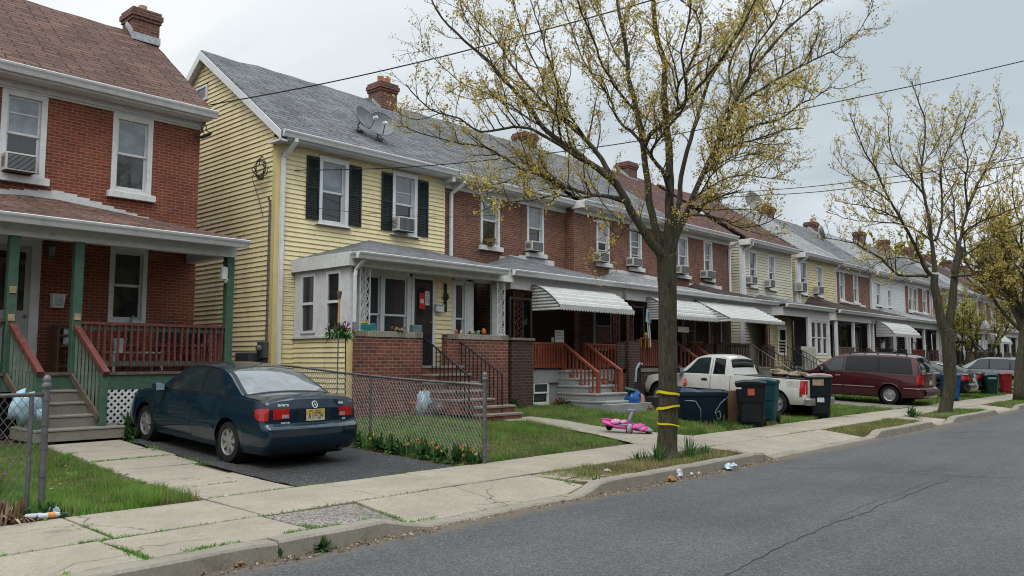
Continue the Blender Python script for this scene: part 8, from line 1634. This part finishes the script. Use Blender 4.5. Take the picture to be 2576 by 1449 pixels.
# squat navy tub with crumpled lid
nx_, ny_ = 17.55, 9.95; t = thing('storage_tub', 'big squat navy tub with a crumpled lid and grey cords', 'tub', (nx_, ny_, gz(nx_, ny_))); z0 = gz(nx_, ny_); rg = []
for z, f in ((0, .82), (.06, .85), (.62, 1.0), (.63, 1.06), (.70, 1.06)):
    a, b, r_ = .55 * f, .42 * f, .07; rg.append([(sx * (a - r_) + r_ * math.cos(q), sy_ * (b - r_) + r_ * math.sin(q), z) for sx, sy_, q0 in ((1, 1, 0), (-1, 1, pi / 2), (-1, -1, pi), (1, -1, 3 * pi / 2)) for q in (q0, q0 + pi / 4, q0 + pi / 2)])
def loc_(p): c_, s_ = math.cos(-.82), math.sin(-.82); return (nx_ + p[0] * c_ - p[1] * s_, ny_ + p[0] * s_ + p[1] * c_, z0 + p[2])
m = MB(); m.grid([[loc_(p) for p in q + [q[0]]] for q in rg]); m.build('tub', bn, t, smooth=True, angle=35)
rr = random.Random(5); rows = [[loc_((-.58 + 1.16 * i / 12, -.45 + .9 * j / 8, (.71 if i in (0, 12) or j in (0, 8) else .72 + .03 * math.sin(i * .55 + j * .4) + rr.uniform(-.008, .008) + (.09 * (1 - i / 12) ** 2)))) for i in range(13)] for j in range(9)]; MB().grid(rows).build('lid', K('navy_sheet', (.007, .02, .042), .35, .4, 9, spec=.25), t, smooth=True)
m = MB(); m.tube([loc_(p) for p in ((-.45, -.40, .52), (-.2, -.41, .5), (-.08, -.39, .3), (-.08, -.37, .03))], .014, 5); m.build('cord', K('grey_cord', (.22, .25, .28), .5), t, smooth=True); m = MB(); m.tube([loc_(p) for p in ((.5, -.42, .56), (.38, -.42, .45), (.25, -.41, .25), (.3, -.4, .08), (.38, -.4, .12), (.36, -.4, .28), (.25, -.41, .22))], .012, 5); m.build('cord', K('grey_cord', (.22, .25, .28), .5), t, smooth=True)
t = thing('blue_tarp', 'strip of bright blue tarp behind the navy tub', 'tarp', (nx_ + .6, ny_ + .5, z0)); x, y, z = PD(1832, 1000, 19.9); MB().blob((x, y, z - .05), (.35, .3, .12), 12, .2, 5).build('tarp', K('tarp_blue', (.012, .10, .33), .35, .3, 9), t, smooth=True)
t = thing('orange_bag', 'small orange bag perched on the navy tub', 'bag', loc_((-.25, .1, .8))); q = loc_((-.3, .2, .92)); MB().blob(q, (.07, .06, .09), 9, .25, 5).build('bag', K('orange_red', (.5, .10, .05), .5, .3, 30), t)
bx2, by2 = G(1843, 1064)[:2]; by2 -= .1; t = thing('paper_yard_bag', 'tall brown paper bag between the navy tub and the black bin', 'paper bag', (bx2 + .2, by2 + .15, gz(bx2, by2))); z0 = gz(bx2, by2); rt_ = rt; m = MB(); rws = []
for z, f, s_ in ((0, 1.0, 0), (.3, 1.03, .01), (.62, .98, .0), (.76, .95, .02), (.78, .8, .02)): rws.append([tuple(Vector((bx2 + .2, by2 + .15, z0 + z)) + rt * (a * .2 * f) + fw * (b * .17 * f)) for a, b in ((-1, -1), (0, -1.06), (1, -1), (1, 1), (-1, 1), (-1, -1))])
m.grid(rws); m.add(rws[-1][:-1], [(0, 1, 2, 3, 4)]); m.build('bag', K('kraft_paper', (.17, .095, .055), .8, .25, 5), t, smooth=True, angle=50)
# litter in the road and on the verge
def scrap(nm, lab, cat, u, v, r_, col, seed, mn, zz=None, flat=.5):
    x, y = gr0(u, v); z = 0.0 if zz is None else zz
    if zz is not None: x, y, z = G(u, v)
    if zz is not None and y < 8.5: z = soilz(x, y)
    t = thing(nm, lab, cat, (x, y, z)); MB().blob((x, y, z + r_ * flat), (r_, r_ * .8, r_ * flat), 10, .35, seed).build('scrap', K(mn, col, .5, .3, 25), t); return t
scrap('paper_cup', 'crushed white cup in the gutter beside the food wrapper', 'litter', 1708, 1203, .07, (.55, .57, .62), 1, 'cup_white', flat=.9); scrap('food_wrapper', 'brown food wrapper on white card in the gutter', 'litter', 1690, 1211, .075, (.32, .17, .07), 2, 'wrapper_brown'); scrap('plastic_bag', 'pale blue plastic bag flattened in the gutter', 'litter', 1838, 1182, .11, (.45, .55, .64), 3, 'bag_gutter', flat=.45); scrap('paper_scrap', 'torn white scrap between the cup and the blue bag', 'litter', 1738, 1196, .045, (.55, .54, .5), 4, 'scrap_white'); scrap('paper_scrap', 'smallest white scrap in the gutter, right of the torn one', 'litter', 1757, 1193, .035, (.6, .6, .58), 5, 'scrap_white')
scrap('paper_scrap', 'crumpled white paper in the tree pit grass', 'litter', 1528, 1182, .07, (.52, .5, .5), 6, 'scrap_white', 1, .3); scrap('paper_scrap', 'pinkish scrap in the tree pit, left of the white paper', 'litter', 1488, 1172, .03, (.5, .4, .36), 7, 'scrap_pink', 1); scrap('dead_leaf', 'curled brown leaf in the gutter by the near kerb', 'litter', 600, 1425, .05, (.22, .14, .09), 8, 'leaf_brown'); scrap('paper_scrap', 'white scrap in the gutter near the second tree', 'litter', 2290, 1082, .09, (.55, .53, .5), 9, 'scrap_white'); scrap('pebble', 'pale stone on the path edge at the sidewalk', 'stone', 572, 1252, .035, (.4, .4, .38), 10, 'stone', 1); scrap('cloth_rag', 'red rag on the ground by the far bins', 'rag', 2440, 992, .2, (.35, .04, .05), 11, 'rag_red', 1, .2); scrap('toy_heap', 'small heap of coloured toys before the green bin', 'toys', 2475, 992, .2, (.35, .3, .22), 12, 'heap_mix', 1, .5)
# --- signs and small things on the porches beyond
x, z = P(1630, 795, 13.85); t = thing('placard', 'pale blue placard on a pole at the second brown brick porch', 'placard', (x, 13.85, z)); m = MB(); m.prism([(x - .16, 13.82, z - .19), (x + .13, 13.82, z - .22), (x + .17, 13.82, z + .18), (x - .11, 13.82, z + .22)], (0, 0, 0), (0, .015, 0)); m.build('card', K('pale_blue_card', (.38, .52, .62), .5, .12, 9), t); MB().blob((x, 13.815, z), (.07, .006, .12), 10, .05, 2).build('picture', K('card_print', (.12, .2, .28), .5, .5, 16), t); m = MB(); [m.tube([(x + k, 13.84, z - .2), (x + k + .05, 13.84, z - .95)], .016, 5) for k in (-.04, .06)]; m.build('pole', white, t)
x0, x1, z0, z1 = rect(1706, 822, 1733, 836, 13.6); t = thing('hanging_board', 'blank white board hanging under the second scalloped awning', 'board', (x0, 13.6, z0)); MB().box(x0, x1, 13.6, 13.62, z0, z1).build('board', white, t); m = MB(); [m.tube([(k, 13.61, z1), (k, 13.61, z1 + .5)], .005, 4) for k in (x0 + .03, x1 - .03)]; m.build('chain', black_iron, t)
x, z = P(1624, 862, 13.8); t = thing('wooden_stool', 'ochre stool with a trinket by the pale blue placard', 'stool', (x, 13.7, z)); m = MB(); m.box(x - .12, x + .12, 13.72, 13.92, 2.34, 2.37); [m.box(x + a, x + a + .025, y, y + .025, 2.06, 2.339) for a in (-.11, .085) for y in (13.73, 13.88)]; m.blob((x, 13.8, 2.45), (.06, .06, .08), 8, .2, 1); m.build('stool', K('ochre_wood', (.33, .16, .03), .6, .3, 9), t)
for i, (u, Yq, lb) in enumerate(((2165, 14.8, 'jumble of boxes on the porch behind the minivan'), (2240, 14.8, 'dark furniture under the awning behind the minivan'), (2330, 14.8, 'piled furniture on the porch right of the minivan'))):
    x, z = P(u, 880, Yq); t = thing('porch_clutter', lb, 'clutter', (x, Yq, 1.45)); m = MB(); rr = random.Random(i)
    for k in range(5): a, b, h_ = x + rr.uniform(-.9, .9), Yq + rr.uniform(-.3, .3), rr.uniform(.3, .95); m.bbox(a - .2, a + .2, b - .15, b + .15, 1.452 + .001 * k, 1.46 + h_, .02, k % 3)
    m.build('heap', [K('clutter_brown', (.16, .09, .05), .7, .3, 9), K('clutter_grey', (.25, .26, .27), .6, .3, 9), K('clutter_dark', (.03, .035, .04), .6)], t)
# --- overhead wires
wire = K('cable_black', (.012, .012, .013), .6)
def cable(lab, pts, r_=.011, group='overhead cables'):
    q = [Vector(PD(u, v, d)) for u, v, d in pts]; T_ = Tree(1).smooth(q, 8); t = thing('overhead_cable', lab, 'cable', tuple(q[0]), group); m = MB(); m.tube(T_, r_, 5); m.build('cable', wire, t, smooth=True)
cable('thick cable from the corner of the red brick house up across the sky', [(527, 264, 17.0), (800, 213, 16.4), (1080, 150, 15.6), (1360, 78, 14.8), (1640, 0, 14.0), (2000, -110, 13), (2700, -330, 11)], .013)
cable('cable crossing the yellow front and rising behind the big tree', [(688, 428, 18.6), (835, 427, 18.6), (1026, 420, 18.7), (1259, 399, 18.8), (1637, 349, 19), (2196, 237, 19.2), (2576, 153, 19.4), (3200, 0, 19.6)], .012)
cable('upper of the two parallel cables through the second tree', [(1800, 488, 33), (2012, 472, 30), (2159, 456, 28), (2379, 427, 26), (2576, 396, 24), (3000, 320, 21)], .014); cable('lower of the two parallel cables through the second tree', [(1790, 498, 33), (2012, 486, 30), (2159, 471, 28), (2379, 442, 26), (2576, 410, 24), (3000, 336, 21)], .014)
cable('thin slack wire across the shuttered windows of the yellow house', [(706, 517, 18.4), (800, 524, 18.9), (920, 536, 19.5), (1115, 546, 20.6), (1250, 541, 21.4)], .006)
